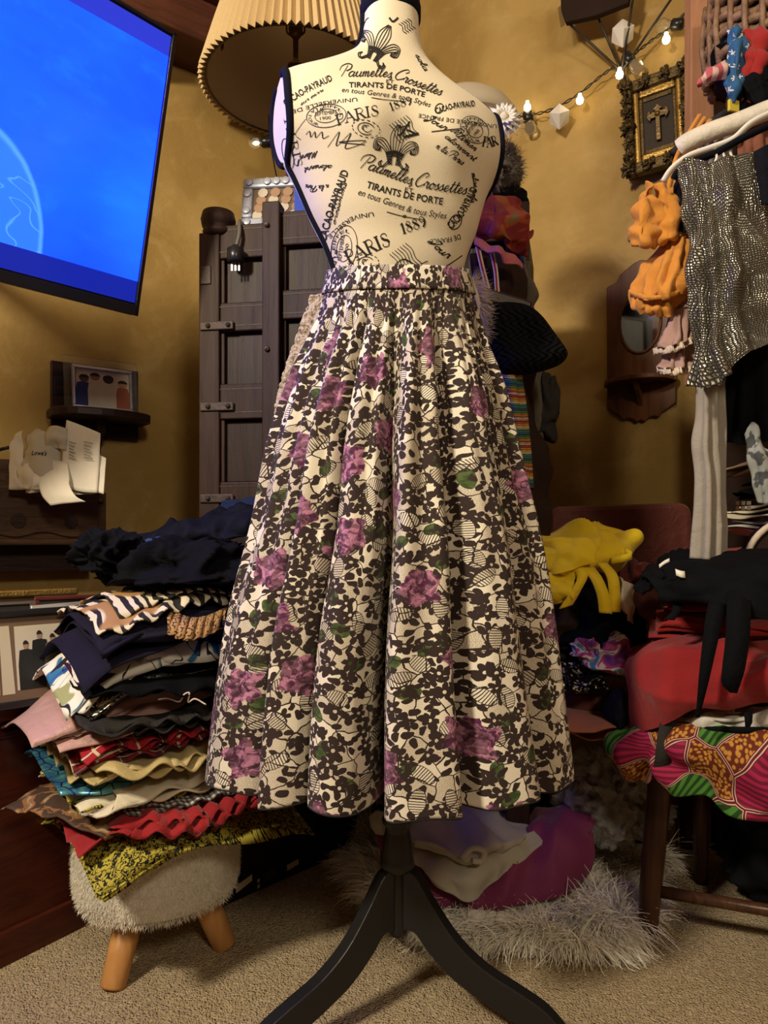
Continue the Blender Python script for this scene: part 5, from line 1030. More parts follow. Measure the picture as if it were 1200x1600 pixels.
# ornate gilt frame with a cross
p00, p10, p01, p11 = (np.array(onR(x, y, .03)) for x, y in ((978, 137), (1083, 106), (981, 281), (1083, 252)))
fc = (p00+p10+p01+p11)/4; fw = np.dot(p10-p00, RD); fh = (p00[2]-p01[2]); roll = math.radians(2.5)
Rf = np.stack([RD*math.cos(roll)+np.array([0, 0, 1])*math.sin(roll), -NR, np.array([0, 0, 1])*math.cos(roll)-RD*math.sin(roll)], 1)
gf = thing('gilt_frame', 'ornate dark gilt frame with a small cross hanging on the ochre wall', 'picture frame', fc-np.array([0, 0, fh/2]))
V, Fc = boxm(fc, (fw*.98, .02, fh*.98), R=Rf); obj('backing', V, Fc, mt['darkfield'], gf, smooth=False)
def fbar(nm, s0, s1, z0, z1, d0, d1, m_, bev, par=gf):
    V, Fc = boxm(fc+Rf[:, 0]*(s0+s1)/2*fw+Rf[:, 2]*(z0+z1)/2*fh-Rf[:, 1]*(d0+d1)/2, ((s1-s0)*fw, d1-d0, (z1-z0)*fh), R=Rf); return obj(nm, V, Fc, m_, par, smooth=False, bev=bev)
for nm, i0, o0, d0, m_, bv in (('outer_moulding', .38, .50, .030, mt['oldgold'], .006), ('gilt_moulding', .30, .385, .022, mt['gold'], .006), ('beaded_moulding', .255, .305, .015, mt['oldgold'], .003)):
    kx = fh/fw
    b = (o0-i0); xi, xo = .5-(.5-i0)*1.15, .5-(.5-o0)*1.15
    fbar(nm, -xo, -xi, -o0, o0, 0, d0, m_, bv); fbar(nm, xi, xo, -o0, o0, 0, d0, m_, bv); fbar(nm, -xi, xi, i0, o0, 0, d0, m_, bv); fbar(nm, -xi, xi, -o0, -i0, 0, d0, m_, bv)
def leafy(s, z, k, seed):
    o = crumple('carved_acanthus', fc+Rf[:, 0]*s*fw+Rf[:, 2]*z*fh-Rf[:, 1]*.030, (.018*k, .012, .018*k), mt['oldgold'], gf, seed=seed, amp=.9, freq=70, nu=36, nv=22, flat=1)
i = 0
for s in (-.44, -.15, .15, .44):
    for z in (-.44, .44): leafy(s, z, 1.25 if abs(s) > .4 else .95, 60+i); i += 1
for z in (-.3, -.16, 0, .16, .3):
    for s in (-.44, .44): leafy(s, z, 1.2 if z == 0 else .8, 80+i); i += 1
cz = lambda s, z: fc+Rf[:, 0]*s+Rf[:, 2]*z-Rf[:, 1]*.018
cl_, ca = fh*.19, fw*.15
cr_o = []
def pt(s, z): cr_o.append((s, z))
wv_ = .006
for s, z in ((-wv_, -cl_*1.05), (wv_, -cl_*1.05), (wv_*1.0, 0.012), (ca*.7, .012), (ca*.75, .004), (ca, .012), (ca*1.1, .020), (ca, .028), (ca*.75, .036), (ca*.7, .026), (wv_, .028), (wv_*.9, cl_*.62), (.013, cl_*.70), (.006, cl_*.82), (0, cl_*.98), (-.006, cl_*.82), (-.013, cl_*.70), (-wv_*.9, cl_*.62), (-wv_, .028), (-ca*.7, .026), (-ca*.75, .036), (-ca, .028), (-ca*1.1, .020), (-ca, .012), (-ca*.75, .004), (-ca*.7, .012), (-wv_, .012)): pt(s, z)
V, Fc = prismm(cr_o, .008, np.stack([Rf[:, 0], Rf[:, 2], -Rf[:, 1]], 1), cz(0, 0)); obj('cross', V, Fc, mt['crossgold'], gf, smooth=False, bev=.002)
V, Fc = lathem([(0, .006), (.006, .004), (.008, 0)], seg=14); obj('cross_boss', V@np.stack([Rf[:, 0], Rf[:, 2], -Rf[:, 1]], 1).T+cz(0, .02)-Rf[:, 1]*.004, Fc, mt['gold'], gf)
# oval mirror with little shelf
def mp(x, y, o=.012): p = onR(x, y, o); return np.dot(p-C, RD), p[2]
left = [(949, 640), (948, 450), (953, 447), (963, 442), (969, 430), (978, 422), (990, 412), (1000, 407)]
sL = [mp(x, y) for x, y in left]; scn = mp(1001, 500)[0]
outl = sL+[(2*scn-s_, z_) for s_, z_ in reversed(sL)]
zb_ = sL[0][1]; bot = [(scn+(k*.5)*.0+dx, zb_+dz) for k, (dx, dz) in enumerate(((.075, -.012), (.058, -.022), (.048, -.034), (.034, -.030), (.022, -.034), (.010, -.044), (0, -.038), (-.010, -.044), (-.022, -.034), (-.034, -.030), (-.048, -.034), (-.058, -.022), (-.075, -.012)))]
mir = thing('wall_mirror', 'red brown wooden wall mirror with oval glass and a small scalloped shelf', 'mirror', C+RD*scn+np.array([0, 0, zb_]))
RRf = np.stack([RD, [0, 0, 1.], NR], 1)
V, Fc = prismm(outl+bot, .016, RRf, C+NR*.009); obj('backboard', V, Fc, mt['mirrorwood'], mir, smooth=False, bev=.003)
mc = (scn, mp(1001, 505)[1]); t = np.linspace(0, 2*math.pi, 48, endpoint=False); mh = (mp(1001, 462)[1]-mp(1001, 553)[1])/2; mw = .052
V, Fc = prismm(np.c_[mw*np.cos(t), mh*np.sin(t)], .004, np.stack([RD, np.array([0, 0, 1.])*.995+NR*.06, NR*.995-np.array([0, 0, .06])], 1), C+RD*mc[0]+np.array([0, 0, mc[1]])+NR*.020); obj('mirror_glass', V, Fc, mt['mirror'], mir, smooth=False)
P = np.array([C+RD*(mc[0]+(mw+.003)*math.cos(q))+np.array([0, 0, mc[1]+(mh+.003)*math.sin(q)])+NR*.020 for q in np.linspace(0, 2*math.pi, 60)]); V, Fc = tubem(P, .004, 8); obj('oval_rim', V, Fc, mt['mirrorwood'], mir)
zs = mp(1000, 594, .05)[1]; hw = .098
o2 = [(-hw, 0), (hw, 0), (hw, .02)]+[(hw*math.cos(q)*.96, .02+.075*math.sin(q)) for q in np.linspace(0, math.pi, 20)]+[(-hw, .02)]
V, Fc = prismm([(scn+a, b) for a, b in o2], .013, np.stack([RD, NR, [0, 0, -1.]], 1), C+NR*.016+np.array([0, 0, zs])); obj('shelf_board', V, Fc, mt['mirrorwood'], mir, smooth=False, bev=.004)
V, Fc = prismm([(0, 0), (.07, 0), (.05, -.022), (.02, -.04), (0, -.06)], .014, np.stack([NR, [0, 0, 1.], RD], 1), C+RD*scn+NR*.016+np.array([0, 0, zs-.007])); obj('bracket', V, Fc, mt['mirrorwood'], mir, smooth=False, bev=.002)

# ------------------------------------------------------------------ hats, scarves and bags on the right of the cabinet
_W = W
def W(x, y, D): return _W(x, y, D*.89)
HG = 'hats and scarves heaped on the cabinet'
o = crumple('grey_hat', W(772, 268, 1.74), (.058, .06, .062), mt['greyhat'], seed=3, amp=.25, freq=12, flat=.9); tag(o, 'fuzzy grey brown hat on the heap beside the dress form', 'hat', HG)
n = 2600; a = rng.random(n)*6.283; b = np.arcsin(rng.random(n)*2-1); dd = np.stack([np.cos(b)*np.cos(a), np.cos(b)*np.sin(a), np.sin(b)], 1); f_ = strands('fur_fibre', W(772, 268, 1.74)+dd*np.array([.054, .056, .058]), dd, .02, .0012, mt['greyfur'], o, 3, .5, .3, 2)
o = crumple('striped_scarf', W(758, 272, 1.66), (.030, .035, .055), mt['mauve'], seed=5, amp=.6, freq=18, flat=1); tag(o, 'grey and mauve scarf tucked in front of the grey hat', 'scarf', HG)
o = crumple('pink_flower', W(787, 243, 1.72), (.016, .02, .020), mt['rosecloth'], seed=6, amp=.7, freq=40, flat=1, nu=50, nv=30); tag(o, 'small pink cloth flower on top of the grey hat', 'flower', HG)
o = loft('red_scarf', [[(738, 318, 1.66), (770, 305, 1.60), (800, 318, 1.64), (812, 335, 1.72)], [(740, 340, 1.60), (775, 325, 1.54), (808, 340, 1.58), (824, 362, 1.68)], [(742, 365, 1.58), (780, 362, 1.53), (812, 372, 1.56), (830, 372, 1.64)], [(745, 378, 1.60), (785, 380, 1.55), (806, 395, 1.58), (818, 400, 1.64)]], mt['scarf'], None, 60, 50, fold=(2.2, .006, .012), amp=.02, freq=9, seed=7); tag(o, 'red and orange patterned silk scarf draped over the cabinet edge', 'scarf', HG)
o = crumple('black_hat', W(778, 322, 1.76), (.065, .06, .048), mt['blackcloth'], seed=8, amp=.2, freq=9, flat=1); tag(o, 'black hat under the grey hat on the cabinet', 'hat', HG)
o = loft('pink_scarf', [[(742, 372, 1.56), (770, 382, 1.53), (790, 394, 1.53), (812, 408, 1.56)], [(742, 384, 1.55), (768, 394, 1.52), (788, 408, 1.52), (816, 420, 1.55)]], mt['rosecloth'], None, 40, 14, fold=(2, .004, .006), amp=.006, freq=12, seed=9); tag(o, 'dark pink scarf end trailing below the red scarf', 'scarf', HG)
hat = thing('sheer_hat', 'pale sheer wide brimmed hat with a white daisy behind the shoulder', 'hat', W(750, 190, 1.72), HG)
Rh = frameR((1, 0, 0), (-.05, -.15, .98)); pr = [(.0, .070), (.03, .069), (.055, .062), (.085, .045), (.108, .018), (.114, 0)]
V, Fc = lathem(pr, seg=40); obj('brim', V@Rh.T+W(728, 196, 1.72), Fc[:-1], mt['sheer'], hat, solid=.001)
dz = W(786, 190, 1.62); Rd = frameR((1, 0, 0), (.35, -.85, .2))
for k in range(3):
    for j in range(14):
        q = (j+.5*k)/14*6.283; u_ = np.array([math.cos(q), math.sin(q), 0]); s_ = np.array([-math.sin(q), math.cos(q), 0]); Lp = .046-.010*k
        P = np.array([u_*.006, u_*Lp*.55+s_*.0055, u_*Lp, u_*Lp*.55-s_*.0055])+np.array([[0, 0, .002+.005*k], [0, 0, .005+.006*k], [0, 0, .002+.010*k], [0, 0, .005+.006*k]])
        obj('petal', P@Rd.T+dz, [[0, 1, 2, 3]], mt['white'], hat, solid=.001)
V, Fc = lathem([(0, .022), (.006, .020), (.009, .014), (.008, .008)], seg=14); obj('daisy_centre', V@Rd.T+dz, Fc, mt['cream'], hat)
# dark door edge and things hanging on its right side
o = loft('grey_scarf', [[(812, 396, 1.66), (824, 402, 1.66), (832, 412, 1.70)], [(815, 440, 1.65), (826, 445, 1.65), (834, 450, 1.70)], [(818, 520, 1.66), (828, 530, 1.66), (836, 535, 1.72)], [(818, 640, 1.68), (832, 645, 1.68), (848, 645, 1.74)], [(816, 790, 1.70), (832, 795, 1.70), (846, 795, 1.76)]], mt['greyscarf'], None, 50, 90, fold=(3, .003, .008), amp=.01, freq=8, seed=3, solid=.008); tag(o, 'long dark grey scarf hanging at the right end of the cabinet', 'scarf')
o = loft('dark_coat', [[(742, 400, 1.63), (770, 396, 1.60), (812, 398, 1.63)], [(745, 520, 1.62), (780, 520, 1.57), (820, 520, 1.64)], [(780, 640, 1.60), (810, 640, 1.57), (836, 640, 1.66)], [(800, 780, 1.62), (820, 780, 1.58), (850, 780, 1.68)], [(815, 850, 1.64), (830, 850, 1.60), (852, 850, 1.68)]], mt['darkbrown'], None, 60, 80, fold=(3, .004, .012), amp=.012, freq=7, seed=5, solid=.012); tag(o, 'dark brown coat hanging behind the black knitted bag', 'coat')
o = loft('striped_blanket', [[(776, 570, 1.52), (796, 574, 1.50), (812, 576, 1.53)], [(788, 640, 1.52), (806, 645, 1.50), (822, 645, 1.54)], [(800, 700, 1.53), (815, 704, 1.51), (828, 704, 1.55)], [(810, 756, 1.54), (822, 760, 1.52), (832, 762, 1.56)]], mt['rainbow'], None, 30, 60, fold=(1.5, .002, .004), seed=2); tag(o, 'bright rainbow striped knitted blanket hanging beside the skirt', 'blanket')
o = crumple('dark_bag', W(851, 640, 1.74), (.030, .04, .085), mt['charcoal'], seed=12, amp=.22, freq=9, flat=1, sup=.8); tag(o, 'dark grey cloth bag hanging low at the right of the cabinet', 'bag')
bg = thing('knitted_handbag', 'black knitted handbag with a brown wooden frame hanging beside the dress form', 'handbag', W(820, 585, 1.50))
bo = [(758, 472), (790, 470), (822, 478), (845, 496), (868, 524), (884, 545), (887, 556), (876, 568), (846, 578), (812, 584), (788, 584), (772, 560), (762, 520)]
o2 = np.array([(W(x, y, 1.5)[0], W(x, y, 1.5)[2]) for x, y in bo]); cB = o2.mean(0); rows = []
cl2 = cr(np.concatenate([o2, o2[:1]]), 80)[:-1]
for d_, k in ((1.470, .02), (1.462, .5), (1.468, .80), (1.490, .97), (1.51, 1.0), (1.53, .97), (1.555, .8), (1.56, .5), (1.55, .02)):
    q = cB+(cl2-cB)*k; rows.append(np.c_[q[:, 0], np.full(len(q), d_*.89), q[:, 1]])
Gd = np.stack(rows); Gd = np.stack([cr(Gd[:, j], 40) for j in range(Gd.shape[1])], 1); x_, y_, z_ = Gd[..., 0], Gd[..., 1], Gd[..., 2]; Gd[..., 1] += .004*sn(x_, y_*0, z_, 14, 4)
obj('knitted_pouch', Gd.reshape(-1, 3), gridf(40, 79, True), mt['knit'], bg, uv=np.stack([x_, z_], -1).reshape(-1, 2))
V, Fc = boxm((W(756, 465, 1.5)+W(822, 484, 1.5))/2, (.098, .04, .026), R=frameR(W(822, 482, 1.5)-W(756, 462, 1.5))); obj('wooden_frame', V, Fc, mt['bracketwood'], bg, smooth=False, bev=.005)
for k, (x0, x1) in enumerate(((748, 763), (768, 777))):
    rb = ribbon('handle_strap', [W(x0-2, 385, 1.55), W(x0+6, 420, 1.53), W(x1, 455, 1.49), W(x1+2, 468, 1.48)], .009, (1, 0, .2), mt['laceedge'], bg, 20, .002)
    ribbon('strap_stripe', [W(x0-2, 385, 1.547), W(x0+6, 420, 1.527), W(x1, 455, 1.487), W(x1+2, 468, 1.477)], .003, (1, 0, .2), mt['redruf'], rb, 20, .002)
W = _W
# pale feathery fur at the waist, cream crochet on the other side
fs_ = thing('feather_trim', 'wispy cream fur trim sticking out behind the skirt waist', 'trim', W(745, 480, 1.30))
B = cr([W(735, 438, 1.32), W(743, 460, 1.30), (W(748, 480, 1.30)), W(748, 515, 1.31)], 900); dr = np.c_[.7+.3*rng.random(900), rng.normal(size=900)*.3, np.linspace(.5, -1.3, 900)+rng.normal(size=900)*.35]
V, Fc = tubem(B[::30], .006, 6); obj('backing_cord', V, Fc, mt['featherfibre'], fs_); strands('fur_fibre', B, dr/np.linalg.norm(dr, axis=1)[:, None], .030, .0012, mt['featherfibre'], fs_, 5, .25, .3, 5)
o = loft('crochet_shawl', [[(486, 462, 1.575), (520, 458, 1.57), (560, 466, 1.565)], [(466, 520, 1.575), (505, 520, 1.56), (560, 520, 1.56)], [(446, 575, 1.58), (495, 575, 1.56), (560, 580, 1.56)], [(432, 625, 1.585), (490, 630, 1.565), (560, 630, 1.56)], [(428, 652, 1.585), (490, 668, 1.565), (560, 660, 1.56)]], mt['crochet'], None, 70, 90, amp=.006, freq=30, seed=4, fine=.002, solid=.006); tag(o, 'cream crocheted shawl hung on the cabinet front behind the skirt', 'shawl')
# ------------------------------------------------------------------ open wardrobe at the right: upright board, shelf, basket, rail
wr = thing('wardrobe_frame', 'pinkish wooden upright of an open wardrobe at the right edge', 'wardrobe', (W(1097, 840, 1.52)[0], 1.52, 0))
pL, pR = W(1079, 0, 1.52), W(1115, 0, 1.52); wpx = pR[0]-pL[0]
V, Fc = boxm(((pL[0]+pR[0])/2, 1.535, 1.61), (wpx, .035, 1.06)); obj('upright_board', V, Fc, mt['pinkwood'], wr, smooth=False, bev=.002)
V, Fc = boxm((W(1104, 0, 1.53)[0], 1.54, .84), (.02, .03, .50)); obj('lower_post', V, Fc, mt['pinkwood'], wr, smooth=False)
V, Fc = boxm((1.19, 1.75, 1.06), (.76, .02, 2.12)); obj('back_panel', V, Fc, mt['darkbrown'], wr, smooth=False)
V, Fc = boxm((1.11, 1.54, W(1150, 74, 1.45)[2]-.012), (.60, .40, .02)); obj('shelf_board', V, Fc, mt['pinkwood'], wr, smooth=False, bev=.002)
rz = W(1150, 150, 1.40)[2]
V, Fc = tubem([(pR[0]-.02, 1.42, rz), (pR[0]+.72, 1.24, rz)], .012, 14); obj('hanging_rail', V, Fc, mt['plastic'], wr)
V, Fc = boxm((pR[0]+.74, 1.4, 1.06), (.03, .45, 2.12)); obj('side_panel', V, Fc, mt['pinkwood'], wr, smooth=False)
V, Fc = boxm((1.03, 1.60, .585), (.76, .28, .02)); obj('lower_shelf', V, Fc, mt['pinkwood'], wr, smooth=False)
# wicker basket
bs = thing('wicker_basket', 'coarse brown wicker basket on the wardrobe shelf, cropped by the top right corner', 'basket', W(1180, 72, 1.40))
bc = W(1195, 70, 1.44); zb = W(1150, 70, 1.34)[2]
V, Fc = lathem([(0, zb+.002), (.095, zb+.002), (.10, zb+.16), (.095, zb+.16), (.09, zb+.008), (0, zb+.008)], (bc[0], bc[1], 0), 28); obj('basket_body', V, Fc, mt['darkbrown'], bs)
for k in range(9):
    t = np.linspace(0, 2*math.pi, 80); r = .103+.007*np.sin(12*t+k*math.pi); V, Fc = tubem(np.c_[bc[0]+r*np.cos(t), bc[1]+r*np.sin(t), zb+.010+.018*k+.003*np.sin(5*t+k)], .0085, 6); obj('wicker_strand', V, Fc, mt['wicker'], bs)
for k in range(24):
    q = k/24*6.283; V, Fc = tubem([(bc[0]+.108*math.cos(q), bc[1]+.108*math.sin(q), zb+.002), (bc[0]+(.112+.006*(k % 2))*math.cos(q), bc[1]+(.112+.006*(k % 2))*math.sin(q), zb+.08), (bc[0]+.11*math.cos(q), bc[1]+.11*math.sin(q), zb+.165)], .006, 6); obj('wicker_stake', V, Fc, mt['wicker'], bs)
# bandanas
o = loft('star_bandana', [[(1136, 48, 1.36), (1150, 40, 1.34), (1162, 50, 1.36)], [(1136, 85, 1.34), (1152, 80, 1.31), (1170, 85, 1.34)], [(1130, 130, 1.33), (1150, 130, 1.30), (1168, 128, 1.33)], [(1132, 158, 1.34), (1146, 160, 1.31), (1160, 152, 1.34)]], mt['stars'], None, 30, 40, fold=(1.6, .003, .005), amp=.008, freq=14, seed=2); tag(o, 'blue bandana with white stars hanging below the basket', 'bandana')
o = loft('pink_bandana', [[(1134, 92, 1.33), (1136, 108, 1.32), (1132, 124, 1.33)], [(1112, 104, 1.32), (1114, 116, 1.31), (1112, 128, 1.32)], [(1090, 128, 1.32), (1089, 132, 1.31), (1090, 136, 1.32)]], mt['pinkband'], None, 20, 24, amp=.005, freq=16, seed=3); tag(o, 'pink and white pointed bandana corner beside the starred one', 'bandana')
o = loft('red_bandana', [[(1160, 50, 1.36), (1178, 46, 1.33), (1215, 48, 1.34)], [(1166, 80, 1.34), (1182, 84, 1.31), (1215, 80, 1.33)], [(1158, 120, 1.33), (1172, 118, 1.31), (1190, 112, 1.33)], [(1154, 158, 1.33), (1166, 156, 1.31), (1172, 148, 1.33)]], mt['red2'], None, 30, 40, fold=(1.5, .004, .006), amp=.008, freq=12, seed=4); tag(o, 'red bandana hanging right of the starred blue one', 'bandana')
o = crumple('dark_cloth', W(1132, 80, 1.42), (.022, .03, .05), mt['blackcloth'], seed=5, amp=.4, freq=14, flat=1); tag(o, 'black cloth bunched behind the starred bandana', 'cloth')
o = crumple('dark_cloth', W(1192, 150, 1.33), (.05, .04, .05), mt['blackcloth'], seed=6, amp=.3, freq=12, flat=1); tag(o, 'black cloth hanging below the red bandana', 'cloth')
def hanger(nm, lb, pts, r, mat, hook=True, flat=1.0, D=1.27, hx=1225):
    h_ = thing(nm, lb, 'hanger', W(pts[0][0], pts[0][1], pts[0][2]))
    V, Fc = tubem([W(*p) for p in pts], r, 12, n=40, flat=flat); obj('arm', V, Fc, mat, h_)
    if hook:
        a = W(*pts[-1]); V, Fc = tubem([a, a+np.array([.02, -.01, .04]), (a[0]+.03, a[1], rz-.02), (a[0]+.035, a[1]+.01, rz+.016), (a[0]+.015, a[1]+.01, rz+.02)], .003, 8, n=24); obj('hook', V, Fc, mt['steel'], h_)
    return h_
simple('satinwhite', (.74, .70, .62), .5, var=.25, bump=.003, bsc=60)
hanger('padded_hanger', 'white ruched satin padded hanger', [(1062, 232, 1.30), (1075, 222, 1.29), (1110, 206, 1.28), (1155, 190, 1.27), (1200, 172, 1.26), (1240, 160, 1.26)], .0165, mt['satinwhite'])
hanger('clothes_hanger', 'curved white plastic hanger nearest the viewer', [(1036, 284, 1.25), (1050, 264, 1.24), (1075, 245, 1.23), (1110, 232, 1.22), (1145, 218, 1.21), (1175, 192, 1.20), (1225, 168, 1.20)], .0075, mt['white'], flat=.6)
hanger('clothes_hanger', 'black velvet hanger holding the metallic skirt', [(1052, 280, 1.225), (1058, 270, 1.22), (1080, 254, 1.215), (1120, 238, 1.21), (1160, 216, 1.20), (1225, 185, 1.19)], .0065, mt['blackfelt'], flat=.7)
hb = hanger('clothes_hanger', 'dark hanger with a yellow size tag', [(1050, 240, 1.36), (1085, 210, 1.35), (1130, 180, 1.34), (1180, 150, 1.33), (1230, 130, 1.33)], .008, mt['charcoal'])
simple('yellowtag', (.62, .50, .06), .5); V, Fc = boxm(W(1146, 166, 1.315), (.024, .006, .022), yaw=.3); obj('size_tag', V, Fc, mt['yellowtag'], hb, smooth=False, bev=.002)
# metallic snake skirt
mst = loft('metallic_skirt', [[(1064, 262, 1.22), (1078, 248, 1.20), (1110, 252, 1.18), (1150, 243, 1.18), (1190, 240, 1.20)], [(1072, 330, 1.22), (1090, 325, 1.19), (1120, 330, 1.17), (1160, 325, 1.17), (1215, 320, 1.20)], [(1080, 430, 1.22), (1098, 430, 1.19), (1130, 432, 1.17), (1175, 430, 1.17), (1235, 425, 1.20)], [(1082, 530, 1.22), (1100, 535, 1.19), (1135, 530, 1.17), (1180, 515, 1.18), (1240, 510, 1.20)], [(1084, 603, 1.22), (1108, 606, 1.19), (1140, 588, 1.16), (1160, 556, 1.17), (1200, 538, 1.18), (1240, 525, 1.20)]], mt['snake'], None, 130, 110, fold=(4.5, .003, .010), amp=.008, freq=9, seed=5, solid=.002); tag(mst, 'silver and black metallic snakeskin print skirt on the wardrobe rail', 'skirt')
loft('lining', [[(1090, 596, 1.26), (1115, 592, 1.30), (1150, 560, 1.28)], [(1092, 604, 1.24), (1116, 602, 1.27), (1152, 575, 1.26)]], mt['blackcloth'], mst, 20, 8, solid=.002)
o = loft('lace_camisole', [[(1055, 262, 1.28), (1066, 256, 1.26), (1078, 262, 1.26)], [(1056, 310, 1.28), (1066, 310, 1.26), (1080, 312, 1.26)], [(1054, 360, 1.28), (1066, 362, 1.26), (1082, 362, 1.26)]], mt['darknavy'], None, 30, 30, fold=(2, .002, .003), amp=.006, freq=20, seed=7); tag(o, 'dark navy lace camisole edge beside the metallic skirt', 'camisole')
o = loft('navy_blouse', [[(1178, 238, 1.17), (1200, 225, 1.16), (1240, 220, 1.18)], [(1182, 270, 1.17), (1205, 265, 1.16), (1240, 262, 1.18)], [(1190, 320, 1.175), (1210, 320, 1.165), (1240, 320, 1.18)]], mt['darknavy'], None, 20, 30, fold=(1.5, .003, .004), seed=8); tag(o, 'dark navy top cropped by the right edge above the metallic skirt', 'top')
o = loft('terracotta_blouse', [[(1150, 195, 1.30), (1175, 182, 1.29), (1215, 172, 1.29)], [(1152, 225, 1.30), (1178, 225, 1.28), (1215, 225, 1.29)], [(1155, 262, 1.30), (1180, 262, 1.28), (1215, 262, 1.29)]], mt['terracotta'], None, 30, 30, fold=(3, .003, .004), seed=9); tag(o, 'terracotta top hanging behind the white hanger', 'top')
o = loft('mauve_blouse', [[(1094, 216, 1.33), (1115, 206, 1.32), (1150, 196, 1.32)], [(1092, 250, 1.33), (1115, 250, 1.31), (1152, 250, 1.32)], [(1090, 290, 1.33), (1115, 290, 1.31), (1152, 290, 1.32)]], mt['mauve'], None, 30, 30, fold=(4, .003, .004), seed=10); tag(o, 'grey mauve gathered top hanging behind the padded hanger', 'top')
for k in range(3): 
    V, Fc = tubem([W(1118+k*9, 232-k*3, 1.22), W(1120+k*12, 246, 1.205), W(1117+k*14, 254-k*2, 1.195)], .0022, 6); obj('hanging_loop', V, Fc, mt['white'], mst)
# orange off-shoulder blouse
ob = thing('orange_blouse', 'orange ruffled off the shoulder blouse hanging in front of the mirror', 'blouse', W(1035, 490, 1.30))
ORB = mt['orange']
loft('sleeve', [[(1020, 287, 1.31), (1012, 283, 1.29), (1004, 300, 1.27), (1012, 305, 1.27), (1030, 302, 1.28)], [(1010, 320, 1.31), (997, 320, 1.28), (1000, 330, 1.255), (1022, 335, 1.26), (1040, 330, 1.28)], [(996, 350, 1.31), (988, 352, 1.28), (1000, 360, 1.25), (1022, 362, 1.26), (1040, 350, 1.28)], [(990, 385, 1.31), (986, 380, 1.28), (1000, 388, 1.26), (1018, 378, 1.27), (1030, 370, 1.29)], [(996, 392, 1.31), (994, 390, 1.29), (1000, 392, 1.28), (1010, 386, 1.28), (1020, 376, 1.30)]], ORB, ob, 60, 60, fold=(2.5, .002, .003), amp=.010, freq=14, seed=3)
loft('bodice', [[(1022, 288, 1.30), (1040, 290, 1.29), (1062, 292, 1.29), (1080, 295, 1.30)], [(1024, 325, 1.30), (1042, 325, 1.265), (1064, 328, 1.265), (1082, 330, 1.29)], [(1024, 365, 1.29), (1042, 370, 1.255), (1062, 360, 1.26), (1084, 362, 1.29)], [(1028, 380, 1.29), (1044, 374, 1.27), (1062, 368, 1.27), (1084, 370, 1.29)]], ORB, ob, 50, 44, fold=(2, .002, .004), amp=.008, freq=14, seed=4)
loft('frill', [[(1034, 375, 1.30), (1052, 372, 1.28), (1070, 372, 1.28), (1088, 368, 1.30)], [(1014, 405, 1.31), (1040, 405, 1.255), (1068, 402, 1.255), (1090, 400, 1.29)], [(990, 445, 1.32), (1020, 452, 1.25), (1060, 440, 1.24), (1090, 430, 1.28)], [(983, 462, 1.32), (1012, 470, 1.26), (1052, 462, 1.25), (1088, 445, 1.28)]], ORB, ob, 90, 50, fold=(5, .002, .006), amp=.008, freq=13, seed=5)
loft('lower_frill', [[(984, 455, 1.33), (1012, 462, 1.27), (1050, 456, 1.26), (1086, 440, 1.29)], [(983, 475, 1.33), (1010, 482, 1.27), (1046, 478, 1.26), (1082, 462, 1.29)], [(990, 482, 1.33), (1015, 492, 1.28), (1044, 494, 1.27), (1072, 478, 1.29)]], ORB, ob, 90, 26, fold=(7, .002, .004), amp=.006, freq=16, seed=6)
t = np.linspace(0, 1, 160); P = cr([W(984, 456, 1.315), W(1012, 465, 1.255), W(1050, 460, 1.245), W(1088, 442, 1.275)], 160); P[:, 2] += .002*np.sin(t*160); V, Fc = tubem(P, .0035, 6); obj('elastic_gather', V, Fc, ORB, ob)
for k in range(3): ribbon('strap', [W(1044+k*9, 300, 1.29), W(1052+k*12, 262-k*3, 1.30), W(1066+k*14, 226-k*8, 1.31), W(1094+k*8, 178+k*4, 1.33)], .010, (1, .1, .2), ORB, ob, 24, .002)
pk = thing('pink_lace_top', 'dusty pink tiered top with cream lace edging below the orange blouse', 'top', W(1055, 580, 1.29))
for i, (rows, sd) in enumerate((([[(1052, 440, 1.31), (1066, 436, 1.29), (1082, 432, 1.30)], [(1048, 485, 1.30), (1062, 485, 1.275), (1084, 480, 1.29)]], 1), ([[(1046, 482, 1.29), (1062, 482, 1.27), (1084, 478, 1.28)], [(1036, 515, 1.29), (1060, 518, 1.255), (1084, 512, 1.27)], [(1022, 546, 1.29), (1052, 542, 1.25), (1078, 530, 1.26)]], 2), ([[(1032, 535, 1.30), (1056, 535, 1.275), (1084, 530, 1.28)], [(1030, 560, 1.30), (1052, 562, 1.265), (1084, 555, 1.275)], [(1026, 574, 1.30), (1050, 578, 1.26), (1084, 574, 1.27)]], 3))):
    loft('tier', rows, mt['pinklace'], pk, 60, 30, fold=(3.5, .002, .007), amp=.004, freq=14, seed=sd)
    if i:
        e = rows[-1]; P = cr([W(*p) for p in e], 120); t = np.linspace(0, 1, 120); N_ = np.sin(t*3.5*6.283+sd)*.007
        Gd = np.stack([P+np.c_[0*t, N_, .003+0*t], P+np.c_[0*t, N_-.003+.003*np.sin(t*90), -.005+0*t], P+np.c_[.002*np.sin(t*120), N_-.004+.004*np.sin(t*90+1), -.011+.0025*np.abs(np.sin(t*60))]]); obj('lace_edging', Gd.reshape(-1, 3), gridf(3, 120), mt['laceedge'], pk, uv=arcuv(Gd).reshape(-1, 2), solid=.001)
